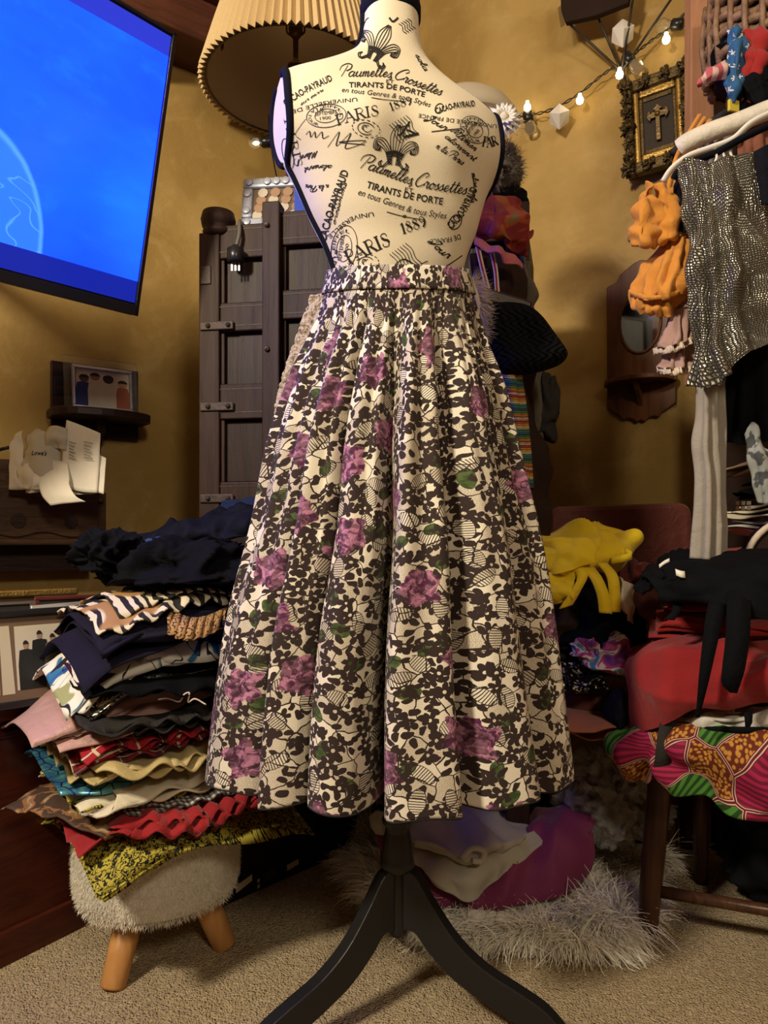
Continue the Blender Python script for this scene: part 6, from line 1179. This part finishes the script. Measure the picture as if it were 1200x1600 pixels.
# long grey dress, black skirt, others lower on the rail
o = loft('grey_dress', [[(1086, 590, 1.30), (1104, 590, 1.28), (1130, 590, 1.30)], [(1084, 650, 1.30), (1104, 655, 1.27), (1132, 655, 1.30)], [(1080, 690, 1.30), (1102, 700, 1.265), (1132, 700, 1.30)], [(1086, 745, 1.30), (1106, 745, 1.265), (1132, 745, 1.30)], [(1082, 810, 1.30), (1106, 815, 1.265), (1132, 815, 1.30)], [(1078, 872, 1.30), (1104, 874, 1.265), (1131, 874, 1.30)]], mt['greydress'], None, 80, 90, fold=(3.2, .003, .010), amp=.0015, freq=6, seed=3); tag(o, 'long plain grey jersey dress hanging beside the chair back', 'dress')
o = loft('black_skirt', [[(1140, 560, 1.30), (1165, 545, 1.28), (1200, 530, 1.27), (1240, 530, 1.28)], [(1132, 640, 1.31), (1165, 640, 1.28), (1205, 640, 1.27), (1240, 640, 1.28)], [(1132, 690, 1.32), (1165, 695, 1.29), (1205, 688, 1.28), (1240, 690, 1.29)]], mt['blackcloth'], None, 60, 50, fold=(3, .003, .008), seed=5); tag(o, 'plain black skirt hanging below the metallic skirt', 'skirt')
o = loft('floral_blouse', [[(1112, 600, 1.34), (1124, 598, 1.33), (1138, 600, 1.34)], [(1114, 640, 1.34), (1126, 640, 1.32), (1138, 640, 1.34)], [(1118, 665, 1.34), (1130, 668, 1.32), (1142, 668, 1.34)]], mt['darkfloral'], None, 26, 30, fold=(1.5, .003, .005), seed=6); tag(o, 'black and cream floral blouse corner beside the grey dress', 'blouse')
o = loft('dappled_scarf', [[(1164, 678, 1.26), (1178, 660, 1.25), (1200, 700, 1.25), (1235, 690, 1.25)], [(1170, 720, 1.26), (1186, 720, 1.245), (1210, 730, 1.245), (1235, 725, 1.25)], [(1182, 785, 1.26), (1196, 788, 1.25), (1212, 780, 1.25), (1235, 770, 1.25)]], mt['dapple'], None, 30, 40, fold=(3, .002, .003), amp=.003, freq=12, seed=7); tag(o, 'grey dappled scarf hanging at the right edge', 'scarf')
WG = 'folded clothes on the wardrobe shelf'
for k, (z0, h, m_, lb, cat, wd, dxx) in enumerate(((.60, .10, 'cream', 'cream fringed cloth folded lowest on the wardrobe shelf', 'cloth', .30, .0), (.705, .045, 'red', 'shiny red packet with silver print on the wardrobe shelf', 'packet', .26, .0), (.755, .035, 'whitecloth', 'white folded shirt above the red packet', 'shirt', .30, .01), (.792, .035, 'cream', 'pale folded shirt on the white one in the wardrobe', 'shirt', .29, .0), (.83, .05, 'blackcloth', 'black folded top at the top of the wardrobe stack', 'top', .28, .02), (.885, .045, 'peach', 'peach coloured cloth on top of the wardrobe stack', 'cloth', .26, -.01))):
    o = folded('folded_cloth', (.90+dxx, 1.47, z0), wd*.95, .20, h, .25, mt[m_], n=3, seed=50+k, amp=.004); tag(o, lb, cat, WG)
simple('silverprint', (.5, .48, .42), .35, .7)
for i in range(6): V, Fc = boxm(W(1152+i % 3*9, 786+i//3*8, 1.335), (.007, .003, .007)); o.name and obj('printed_patch', V, Fc, mt['silverprint'], bpy.data.objects['folded_cloth.001'], smooth=False)
hd = thing('padded_stool', 'dark padded seat back with a pale rim at the right edge', 'seat', (.80, 1.34, .55))
t = np.linspace(0, math.pi, 24); V, Fc = prismm(np.r_[np.c_[.0+.10*np.cos(t), .10+.09*np.sin(t)], [[-.10, 0], [.10, 0]]], .04, np.stack([[.97, -.24, 0], [0, 0, 1.], [.24, .97, 0]], 1), (.79, 1.36, .60)); obj('padded_back', V, Fc, mt['darkbrown'], hd, smooth=False, bev=.008)
P = np.array([np.array([.79, 1.335, .60])+np.array([.97, -.24, 0])*.10*math.cos(q)+np.array([0, 0, .10+.09*math.sin(q)]) for q in t]); V, Fc = tubem(P, .006, 8); obj('pale_rim', V, Fc, mt['laceedge'], hd)

# ------------------------------------------------------------------ chair with a red brown back, heaped with clothes
c0, c1 = W(857, 790, 1.72), W(1082, 790, 1.66); cxd = (c1-c0)*[1, 1, 0]; CWd = np.linalg.norm(cxd); cxd /= CWd; cbk = np.array([-cxd[1], cxd[0], 0])
chr_ = thing('padded_chair', 'wooden chair with a wide red brown leather back, heaped with clothes', 'chair', (c0+c1)/2*[1, 1, 0])
zt_ = c0[2]; Rch = np.stack([cxd, [0, 0, 1.], -cbk], 1)
r_ = .03; o2 = [(-CWd/2, -.34), (CWd/2, -.34)]+[(CWd/2-r_+r_*math.cos(q), -r_+r_*math.sin(q)+.004) for q in np.linspace(0, math.pi/2, 7)]+[(-CWd/2+r_+r_*math.cos(q), -r_+r_*math.sin(q)-.002) for q in np.linspace(math.pi/2, math.pi, 7)]
V, Fc = prismm(o2, .045, Rch, (c0+c1)/2*[1, 1, 0]+np.array([0, 0, zt_])+cbk*.02); obj('backrest', V, Fc, mt['leather'], chr_, smooth=False, bev=.012)
V, Fc = boxm((c0+c1)/2*[1, 1, 0]-cbk*.12+np.array([0, 0, .40]), (CWd+.04, .30, .06), R=np.stack([cxd, cbk, [0, 0, 1.]], 1)); obj('seat', V, Fc, mt['leather'], chr_, smooth=False, bev=.015)
for a in (-1, 1):
    for b in (.02, -.12):
        p = (c0+c1)/2*[1, 1, 0]+cxd*a*(CWd/2-.01)+cbk*b; V, Fc = tubem([p, p+np.array([0, 0, .39])], [.014, .019], 12); obj('leg', V, Fc, mt['chairwood'], chr_)
CG = 'clothes heaped on the padded chair'
def heap(nm, lb, cat, x, y, D, rad, m_, seed, **kw): o = crumple(nm, W(x, y, D), rad, mt[m_], seed=seed, **kw); return tag(o, lb, cat, CG)
heap('black_cloth', 'black clothing bulging out below the yellow dress', 'cloth', 925, 985, 1.50, (.10, .10, .10), 'blackcloth', 3, amp=.25, freq=6)
heap('dark_cloth', 'dark brown clothing between the skirt and the yellow dress', 'cloth', 868, 990, 1.52, (.07, .09, .13), 'darkbrown', 4, amp=.25, freq=7)
heap('tie_dye_scarf', 'purple tie dye scarf with orange and green blotches on the chair heap', 'scarf', 946, 1035, 1.40, (.046, .05, .055), 'tiedye', 5, amp=.4, freq=10, sup=.8)
heap('tie_dye_scarf', 'bright green and orange tie dye scarf end on the chair heap', 'scarf', 920, 1018, 1.41, (.032, .03, .028), 'tiedye', 9, amp=.5, freq=16)
heap('sequin_top', 'black top with silver sequins crumpled on the chair heap', 'top', 905, 1060, 1.42, (.060, .06, .036), 'bsequin', 6, amp=.4, freq=12)
o = folded('rust_skirt', W(912, 1108, 1.45)-np.array([0, 0, .055]), .24, .22, .085, -.15, mt['rust'], n=2, seed=8, amp=.004, bulge=.1); tag(o, 'rust orange folded skirt at the bottom of the chair heap', 'skirt', CG)
heap('navy_cloth', 'dark navy cloth end beside the rust skirt', 'cloth', 966, 1118, 1.36, (.030, .05, .055), 'darknavy', 10, amp=.2, freq=9)
o = loft('white_cloth', [[(962, 900, 1.46), (972, 905, 1.42), (990, 915, 1.44)], [(962, 935, 1.44), (974, 940, 1.41), (990, 945, 1.43)], [(972, 965, 1.44), (982, 970, 1.42), (992, 975, 1.43)]], mt['cream'], None, 20, 24, amp=.006, freq=12, seed=3); tag(o, 'strip of cream cloth between the yellow dress and the red pile', 'cloth', CG)
heap('dark_red_cloth', 'dark red cloth lump behind the black sash dress', 'cloth', 985, 905, 1.50, (.045, .05, .045), 'darkred', 12, amp=.25, freq=9)
yd = thing('yellow_dress', 'bright yellow dress bundled on top of the chair with its straps hanging', 'dress', W(915, 960, 1.45), CG)
YM = mt['yellow']
loft('bundle', [[(820, 832, 1.50), (860, 824, 1.52), (905, 818, 1.54), (935, 815, 1.56), (970, 824, 1.55), (998, 832, 1.52)], [(822, 850, 1.42), (860, 842, 1.40), (905, 835, 1.42), (945, 838, 1.44), (975, 842, 1.46), (999, 838, 1.50)], [(826, 872, 1.38), (865, 868, 1.36), (905, 862, 1.38), (940, 868, 1.40), (968, 862, 1.43), (990, 858, 1.48)], [(832, 892, 1.38), (870, 895, 1.36), (905, 888, 1.38), (935, 882, 1.41), (962, 876, 1.43), (985, 868, 1.48)], [(838, 900, 1.42), (870, 906, 1.40), (905, 896, 1.42), (930, 890, 1.45), (958, 884, 1.47), (980, 876, 1.50)]], YM, yd, 90, 60, fold=(2.2, .006, .004), amp=.014, freq=7, seed=5, solid=.004)
loft('front_flap', [[(828, 838, 1.42), (860, 842, 1.385), (900, 840, 1.37), (930, 850, 1.375)], [(832, 862, 1.39), (862, 868, 1.37), (895, 862, 1.35), (930, 862, 1.36)], [(840, 895, 1.385), (868, 898, 1.36), (896, 890, 1.345), (926, 878, 1.36)]], YM, yd, 60, 40, fold=(1.5, .004, .006), amp=.012, freq=10, seed=6, solid=.004)
loft('hanging_flap', [[(842, 890, 1.38), (865, 896, 1.36), (900, 896, 1.36)], [(848, 920, 1.37), (868, 926, 1.35), (896, 922, 1.35)], [(862, 938, 1.375), (876, 944, 1.36), (888, 942, 1.36)]], YM, yd, 40, 30, fold=(1.4, .003, .005), amp=.008, freq=12, seed=7, solid=.004)
ribbon('strap', [W(898, 880, 1.37), W(910, 900, 1.35), W(898, 925, 1.345), W(884, 948, 1.35)], [.02, .022, .024, .026], (1, .1, .3), YM, yd, 24, .004)
ribbon('strap', [W(918, 886, 1.37), W(932, 905, 1.345), W(942, 930, 1.34), W(946, 958, 1.345)], [.026, .024, .024, .025], (1, .1, -.1), YM, yd, 24, .004)
ribbon('strap', [W(940, 880, 1.38), W(956, 900, 1.355), W(960, 930, 1.35), W(960, 956, 1.355)], [.02, .022, .022, .022], (1, .1, 0), YM, yd, 24, .004)
ribbon('strap', [W(955, 876, 1.40), W(975, 872, 1.39), W(986, 868, 1.40), W(978, 862, 1.42)], .014, (0, .1, 1), YM, yd, 20, .004)

# ------------------------------------------------------------------ wooden bench at the right with red pile and wax print cloth
l1 = G(1012, 1462); bd = (G(1200, 1500)-l1)*[1, 1, 0]; bd = np.array([.93, -.36, 0]); bi = np.array([.36, .93, 0])
bn = thing('wooden_bench', 'dark wooden chair frame at the right carrying the red pile', 'chair', l1+bd*.25+bi*.2)
SZ = .405
def bleg(p, splay): V, Fc = tubem([p, p+np.array([splay[0]*.35, splay[1]*.35, .12]), p+np.array(splay+[.28]), p+np.array([splay[0]*1.0, splay[1], .36])], [.020, .024, .025, .022], 12, n=14, flat=.85); obj('leg', V, Fc, mt['chairwood'], bn)
bleg(l1, [.026, .01]); bleg(l1+bi*.36+bd*.04, [.01, -.01]); bleg(l1+bd*.52, [-.01, .01]); bleg(l1+bd*.52+bi*.36, [-.01, -.01])
V, Fc = tubem([l1+np.array([.01, 0, .085]), l1+bd*.52+np.array([0, 0, .085])], .011, 10); obj('stretcher', V, Fc, mt['chairwood'], bn)
V, Fc = tubem([l1+np.array([.01, 0, .13]), l1+bi*.36+np.array([.02, 0, .13])], .010, 10); obj('stretcher', V, Fc, mt['chairwood'], bn)
V, Fc = boxm(l1+bd*.26+bi*.18+np.array([0, 0, .375]), (.58, .40, .04), R=np.stack([bd, bi, [0, 0, 1.]], 1)); obj('seat', V, Fc, mt['chairwood'], bn, smooth=False, bev=.01)
V, Fc = boxm(l1+np.array([.028, -.012, .345]), (.05, .03, .03), R=np.stack([bd, bi, [0, 0, 1.]], 1)); obj('corner_block', V, Fc, mt['chairwood'], bn, smooth=False, bev=.004)
RG = 'clothes piled on the wooden chair frame'
o = loft('wax_print_cloth', [[(985, 1130, 1.50), (1060, 1128, 1.46), (1140, 1128, 1.42), (1240, 1125, 1.36)], [(958, 1145, 1.36), (1030, 1134, 1.28), (1120, 1130, 1.22), (1240, 1128, 1.16)], [(948, 1172, 1.32), (1020, 1160, 1.24), (1110, 1165, 1.17), (1240, 1175, 1.10)], [(958, 1196, 1.32), (1020, 1200, 1.245), (1110, 1215, 1.175), (1240, 1245, 1.10)], [(985, 1215, 1.34), (1040, 1225, 1.26), (1110, 1252, 1.19), (1240, 1296, 1.11)]], mt['wax'], None, 110, 70, fold=(2.5, .004, .010), amp=.012, freq=7, seed=4, solid=.005); tag(o, 'pink green and gold wax print cloth draped over the chair seat edge', 'cloth', RG)
o = loft('white_trimmed_cloth', [[(1040, 1120, 1.36), (1110, 1115, 1.32), (1240, 1110, 1.24)], [(1045, 1132, 1.25), (1110, 1118, 1.20), (1240, 1112, 1.12)], [(1055, 1140, 1.24), (1110, 1136, 1.19), (1240, 1136, 1.11)]], mt['whitecloth'], None, 60, 30, fold=(2, .002, .004), amp=.006, freq=9, seed=5, solid=.006); tag(o, 'white cloth with black band between the red pile and wax print', 'cloth', RG)
ribbon('black_band', [W(1168, 1112, 1.155), W(1170, 1125, 1.15), W(1171, 1140, 1.15)], .012, (1, -.3, 0), mt['blackcloth'], o, 10, .003)
ribbon('black_band', [W(1050, 1143, 1.235), W(1110, 1140, 1.185), W(1240, 1142, 1.105)], .010, (0, 0, 1), mt['blackcloth'], o, 30, .003)
bp = lambda a, b, z: l1+bd*a+bi*b+np.array([0, 0, z]); byaw = math.atan2(bd[1], bd[0])
o = loft('red_dress', [[(975, 1010, 1.50), (1060, 1000, 1.46), (1140, 1005, 1.42), (1240, 1005, 1.34)], [(978, 1022, 1.36), (1040, 1005, 1.27), (1120, 1005, 1.20), (1240, 1010, 1.12)], [(978, 1060, 1.31), (1040, 1050, 1.21), (1120, 1050, 1.15), (1240, 1050, 1.08)], [(982, 1100, 1.30), (1040, 1100, 1.205), (1120, 1085, 1.155), (1240, 1080, 1.08)], [(992, 1143, 1.31), (1030, 1136, 1.23), (1085, 1106, 1.18), (1150, 1105, 1.15), (1240, 1098, 1.09)]], mt['red'], None, 100, 80, fold=(1.3, .004, .006), amp=.012, freq=5, seed=6, solid=.008); tag(o, 'deep red dress forming the thick lower part of the red pile', 'dress', RG)
for k, (z0, h, n_, m_, lb, wd, dp, dxx) in enumerate(((.560, .055, 3, 'red2', 'red folded dress in the middle of the red pile', .44, .30, .25), (.612, .065, 3, 'red2', 'bright red folded dress on top of the red pile with rolled end', .42, .27, .25))):
    o = folded('red_folded_dress', bp(dxx, .13, z0), wd, dp, h, byaw, mt[m_], n=n_, seed=70+k, amp=.006, jit=.012, bulge=.12); tag(o, lb, 'dress', RG)
bs_ = thing('black_sash_dress', 'black dress lying on the red pile with two long sashes hanging down', 'dress', bp(.3, .1, .68), RG)
loft('bundle', [[(1000, 905, 1.42), (1045, 872, 1.42), (1120, 864, 1.40), (1240, 860, 1.36)], [(1010, 912, 1.30), (1050, 888, 1.27), (1120, 880, 1.24), (1240, 872, 1.18)], [(1022, 918, 1.22), (1055, 908, 1.19), (1120, 905, 1.15), (1240, 905, 1.09)], [(1032, 930, 1.195), (1070, 932, 1.16), (1130, 935, 1.125), (1240, 950, 1.07)], [(1034, 938, 1.20), (1070, 936, 1.17), (1125, 940, 1.13), (1175, 962, 1.095), (1240, 972, 1.07)]], mt['blackcloth'], bs_, 90, 60, fold=(2.5, .003, .006), amp=.016, freq=7, seed=8, solid=.006)
loft('collar_end', [[(992, 920, 1.42), (1012, 892, 1.40), (1034, 882, 1.38)], [(996, 924, 1.32), (1015, 902, 1.28), (1036, 892, 1.26)], [(1000, 926, 1.28), (1018, 915, 1.24), (1038, 905, 1.22)]], mt['blackcloth'], bs_, 30, 24, amp=.008, freq=14, seed=9, solid=.005)
sd_ = (.95, -.3, 0)
ribbon('sash', [W(1128, 925, 1.135), W(1118, 955, 1.112), W(1110, 1000, 1.10), W(1100, 1060, 1.10), W(1090, 1120, 1.125)], [.026, .026, .022, .015, .005], sd_, mt['blackcloth'], bs_, 40, .004)
ribbon('sash', [W(1156, 925, 1.115), W(1154, 955, 1.09), W(1152, 1000, 1.075), W(1146, 1045, 1.07), W(1142, 1068, 1.073), W(1146, 1082, 1.075)], [.034, .034, .033, .031, .026, .010], sd_, mt['blackcloth'], bs_, 40, .004)
ribbon('short_tie', [W(1062, 935, 1.20), W(1056, 955, 1.17), W(1046, 968, 1.165)], [.02, .012, .016], sd_, mt['blackcloth'], bs_, 20, .004)
ribbon('white_label', [W(1056, 894, 1.155), W(1064, 897, 1.15), W(1070, 898, 1.152)], .011, (0, .3, 1), mt['white'], bs_, 8, .002); ribbon('white_label', [W(1030, 885, 1.20), W(1038, 879, 1.20), W(1046, 875, 1.20)], .006, (0, .3, 1), mt['white'], bs_, 8, .002)
st_ = ribbon('black_strap', [W(1046, 1120, 1.22), W(1040, 1150, 1.215), W(1036, 1185, 1.22), W(1030, 1215, 1.25)], .026, (1, -.2, 0), mt['charcoal'], None, 20, .004); tag(st_, 'black webbing strap running down over the wax print cloth to the leg', 'strap')
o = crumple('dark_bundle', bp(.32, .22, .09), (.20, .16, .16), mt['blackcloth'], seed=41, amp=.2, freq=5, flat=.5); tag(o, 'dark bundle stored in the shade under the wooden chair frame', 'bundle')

# ------------------------------------------------------------------ shaggy rug, folded trousers, magenta cloth, plastic bag
rug = thing('shaggy_rug', 'white long haired sheepskin rug on the carpet', 'rug', G(800, 1400))
RO = cr([G(590, 1405), G(640, 1445), G(720, 1474), G(800, 1478), (G(880, 1484)), G(955, 1476), G(992, 1440), G(1000, 1390), G(1030, 1340), G(1000, 1305), G(900, 1295), G(720, 1290), G(580, 1305), G(556, 1345), G(590, 1405)], 90)[:-1]
ctr = RO.mean(0); rows = [RO+np.array([0, 0, .002]), ctr+(RO-ctr)*.97+np.array([0, 0, .016]), ctr+(RO-ctr)*.6+np.array([0, 0, .022]), ctr+(RO-ctr)*.02+np.array([0, 0, .022])]
Gd = np.stack(rows); obj('hide', Gd.reshape(-1, 3), gridf(4, 89, True), mt['furfibre'], rug)
n = 27000; k = rng.integers(0, 89, n); f_ = np.sqrt(rng.random(n)); f_ = np.where(rng.random(n) < .45, .86+.14*rng.random(n), f_); q = ctr+(RO[k]-ctr)*f_[:, None]+rng.normal(size=(n, 3))*[.012, .012, 0]; q[:, 2] = .014
oth = q-ctr; oth /= np.linalg.norm(oth, axis=1)[:, None]+1e-6
cl_ = np.stack([sn(q[:, 0], q[:, 1], 0*q[:, 0], 9, 5), sn(q[:, 0], q[:, 1], 0*q[:, 0], 9, 6), 0*q[:, 0]], 1)
dr = oth*.75+cl_*.55+np.array([0, 0, .75])+rng.normal(size=(n, 3))*.15; dr /= np.linalg.norm(dr, axis=1)[:, None]
strands('rug_fibre', q, dr, .070, .0030, mt['furfibre'], rug, 5, .14, 1.5, 8)
# keep fibres low where cloth lies on top
o = loft('magenta_cloth', [[(584, 1300, 1.52), (680, 1290, 1.56), (800, 1285, 1.58), (880, 1268, 1.56), (926, 1264, 1.50)], [(590, 1312, 1.47), (690, 1300, 1.48), (800, 1295, 1.50), (885, 1285, 1.48), (928, 1280, 1.46)], [(605, 1350, 1.43), (700, 1352, 1.42), (800, 1345, 1.42), (885, 1335, 1.43), (926, 1330, 1.45)], [(645, 1392, 1.39), (720, 1405, 1.38), (800, 1398, 1.39), (875, 1380, 1.41), (920, 1352, 1.44)], [(655, 1405, 1.40), (722, 1424, 1.38), (810, 1413, 1.39), (875, 1395, 1.41), (905, 1384, 1.44)]], mt['magenta'], None, 80, 70, fold=(1.2, .003, .004), amp=.014, freq=5, seed=5, solid=.01); tag(o, 'magenta pink cloth bundle lying on the shaggy rug', 'cloth')
tr = thing('folded_trousers', 'pale grey folded trousers lying on the magenta cloth', 'trousers', W(750, 1400, 1.36))
JM = mt['jeans']
loft('upper_leg', [[(600, 1262, 1.60), (660, 1240, 1.62), (740, 1250, 1.62), (800, 1270, 1.58), (838, 1296, 1.54)], [(620, 1280, 1.46), (670, 1275, 1.44), (735, 1285, 1.44), (790, 1300, 1.44), (832, 1306, 1.48)], [(645, 1310, 1.38), (680, 1322, 1.36), (725, 1336, 1.36), (770, 1322, 1.38), (812, 1316, 1.43)], [(648, 1322, 1.39), (680, 1334, 1.37), (722, 1348, 1.37), (765, 1336, 1.39), (800, 1326, 1.44)]], JM, tr, 70, 50, fold=(1.2, .004, .005), amp=.012, freq=7, seed=3, solid=.005)
loft('lower_leg', [[(640, 1310, 1.42), (690, 1330, 1.40), (740, 1340, 1.40), (800, 1310, 1.44), (850, 1296, 1.48)], [(646, 1345, 1.38), (690, 1362, 1.355), (735, 1375, 1.35), (790, 1345, 1.40), (858, 1304, 1.46)], [(662, 1368, 1.37), (698, 1394, 1.345), (735, 1410, 1.34), (780, 1374, 1.38), (862, 1308, 1.46)]], JM, tr, 70, 44, fold=(2, .003, .006), amp=.010, freq=8, seed=4, solid=.005)
V, Fc = tubem([W(722, 1340, 1.345), W(738, 1325, 1.34), W(756, 1330, 1.345), W(752, 1345, 1.345), W(738, 1345, 1.34)], .006, 8, n=24); obj('waistband_roll', V, Fc, JM, tr)
loft('trouser_end', [[(578, 1276, 1.50), (590, 1268, 1.50), (604, 1272, 1.50)], [(580, 1290, 1.47), (592, 1288, 1.46), (606, 1292, 1.47)], [(588, 1302, 1.47), (596, 1304, 1.46), (606, 1306, 1.47)]], JM, tr, 20, 16, seed=5, solid=.005)
o = crumple('spotted_fur', W(950, 1262, 1.60), (.12, .12, .10), mt['spotted'], seed=9, amp=.25, freq=8, flat=.6); tag(o, 'grey and black spotted fur cloth bundled inside the plastic bag', 'fur cloth')
o = crumple('plastic_bag', W(955, 1255, 1.56), (.125, .13, .115), mt['poly'], seed=12, amp=.3, freq=12, flat=.7); tag(o, 'crumpled clear plastic bag behind the chair leg', 'plastic bag')
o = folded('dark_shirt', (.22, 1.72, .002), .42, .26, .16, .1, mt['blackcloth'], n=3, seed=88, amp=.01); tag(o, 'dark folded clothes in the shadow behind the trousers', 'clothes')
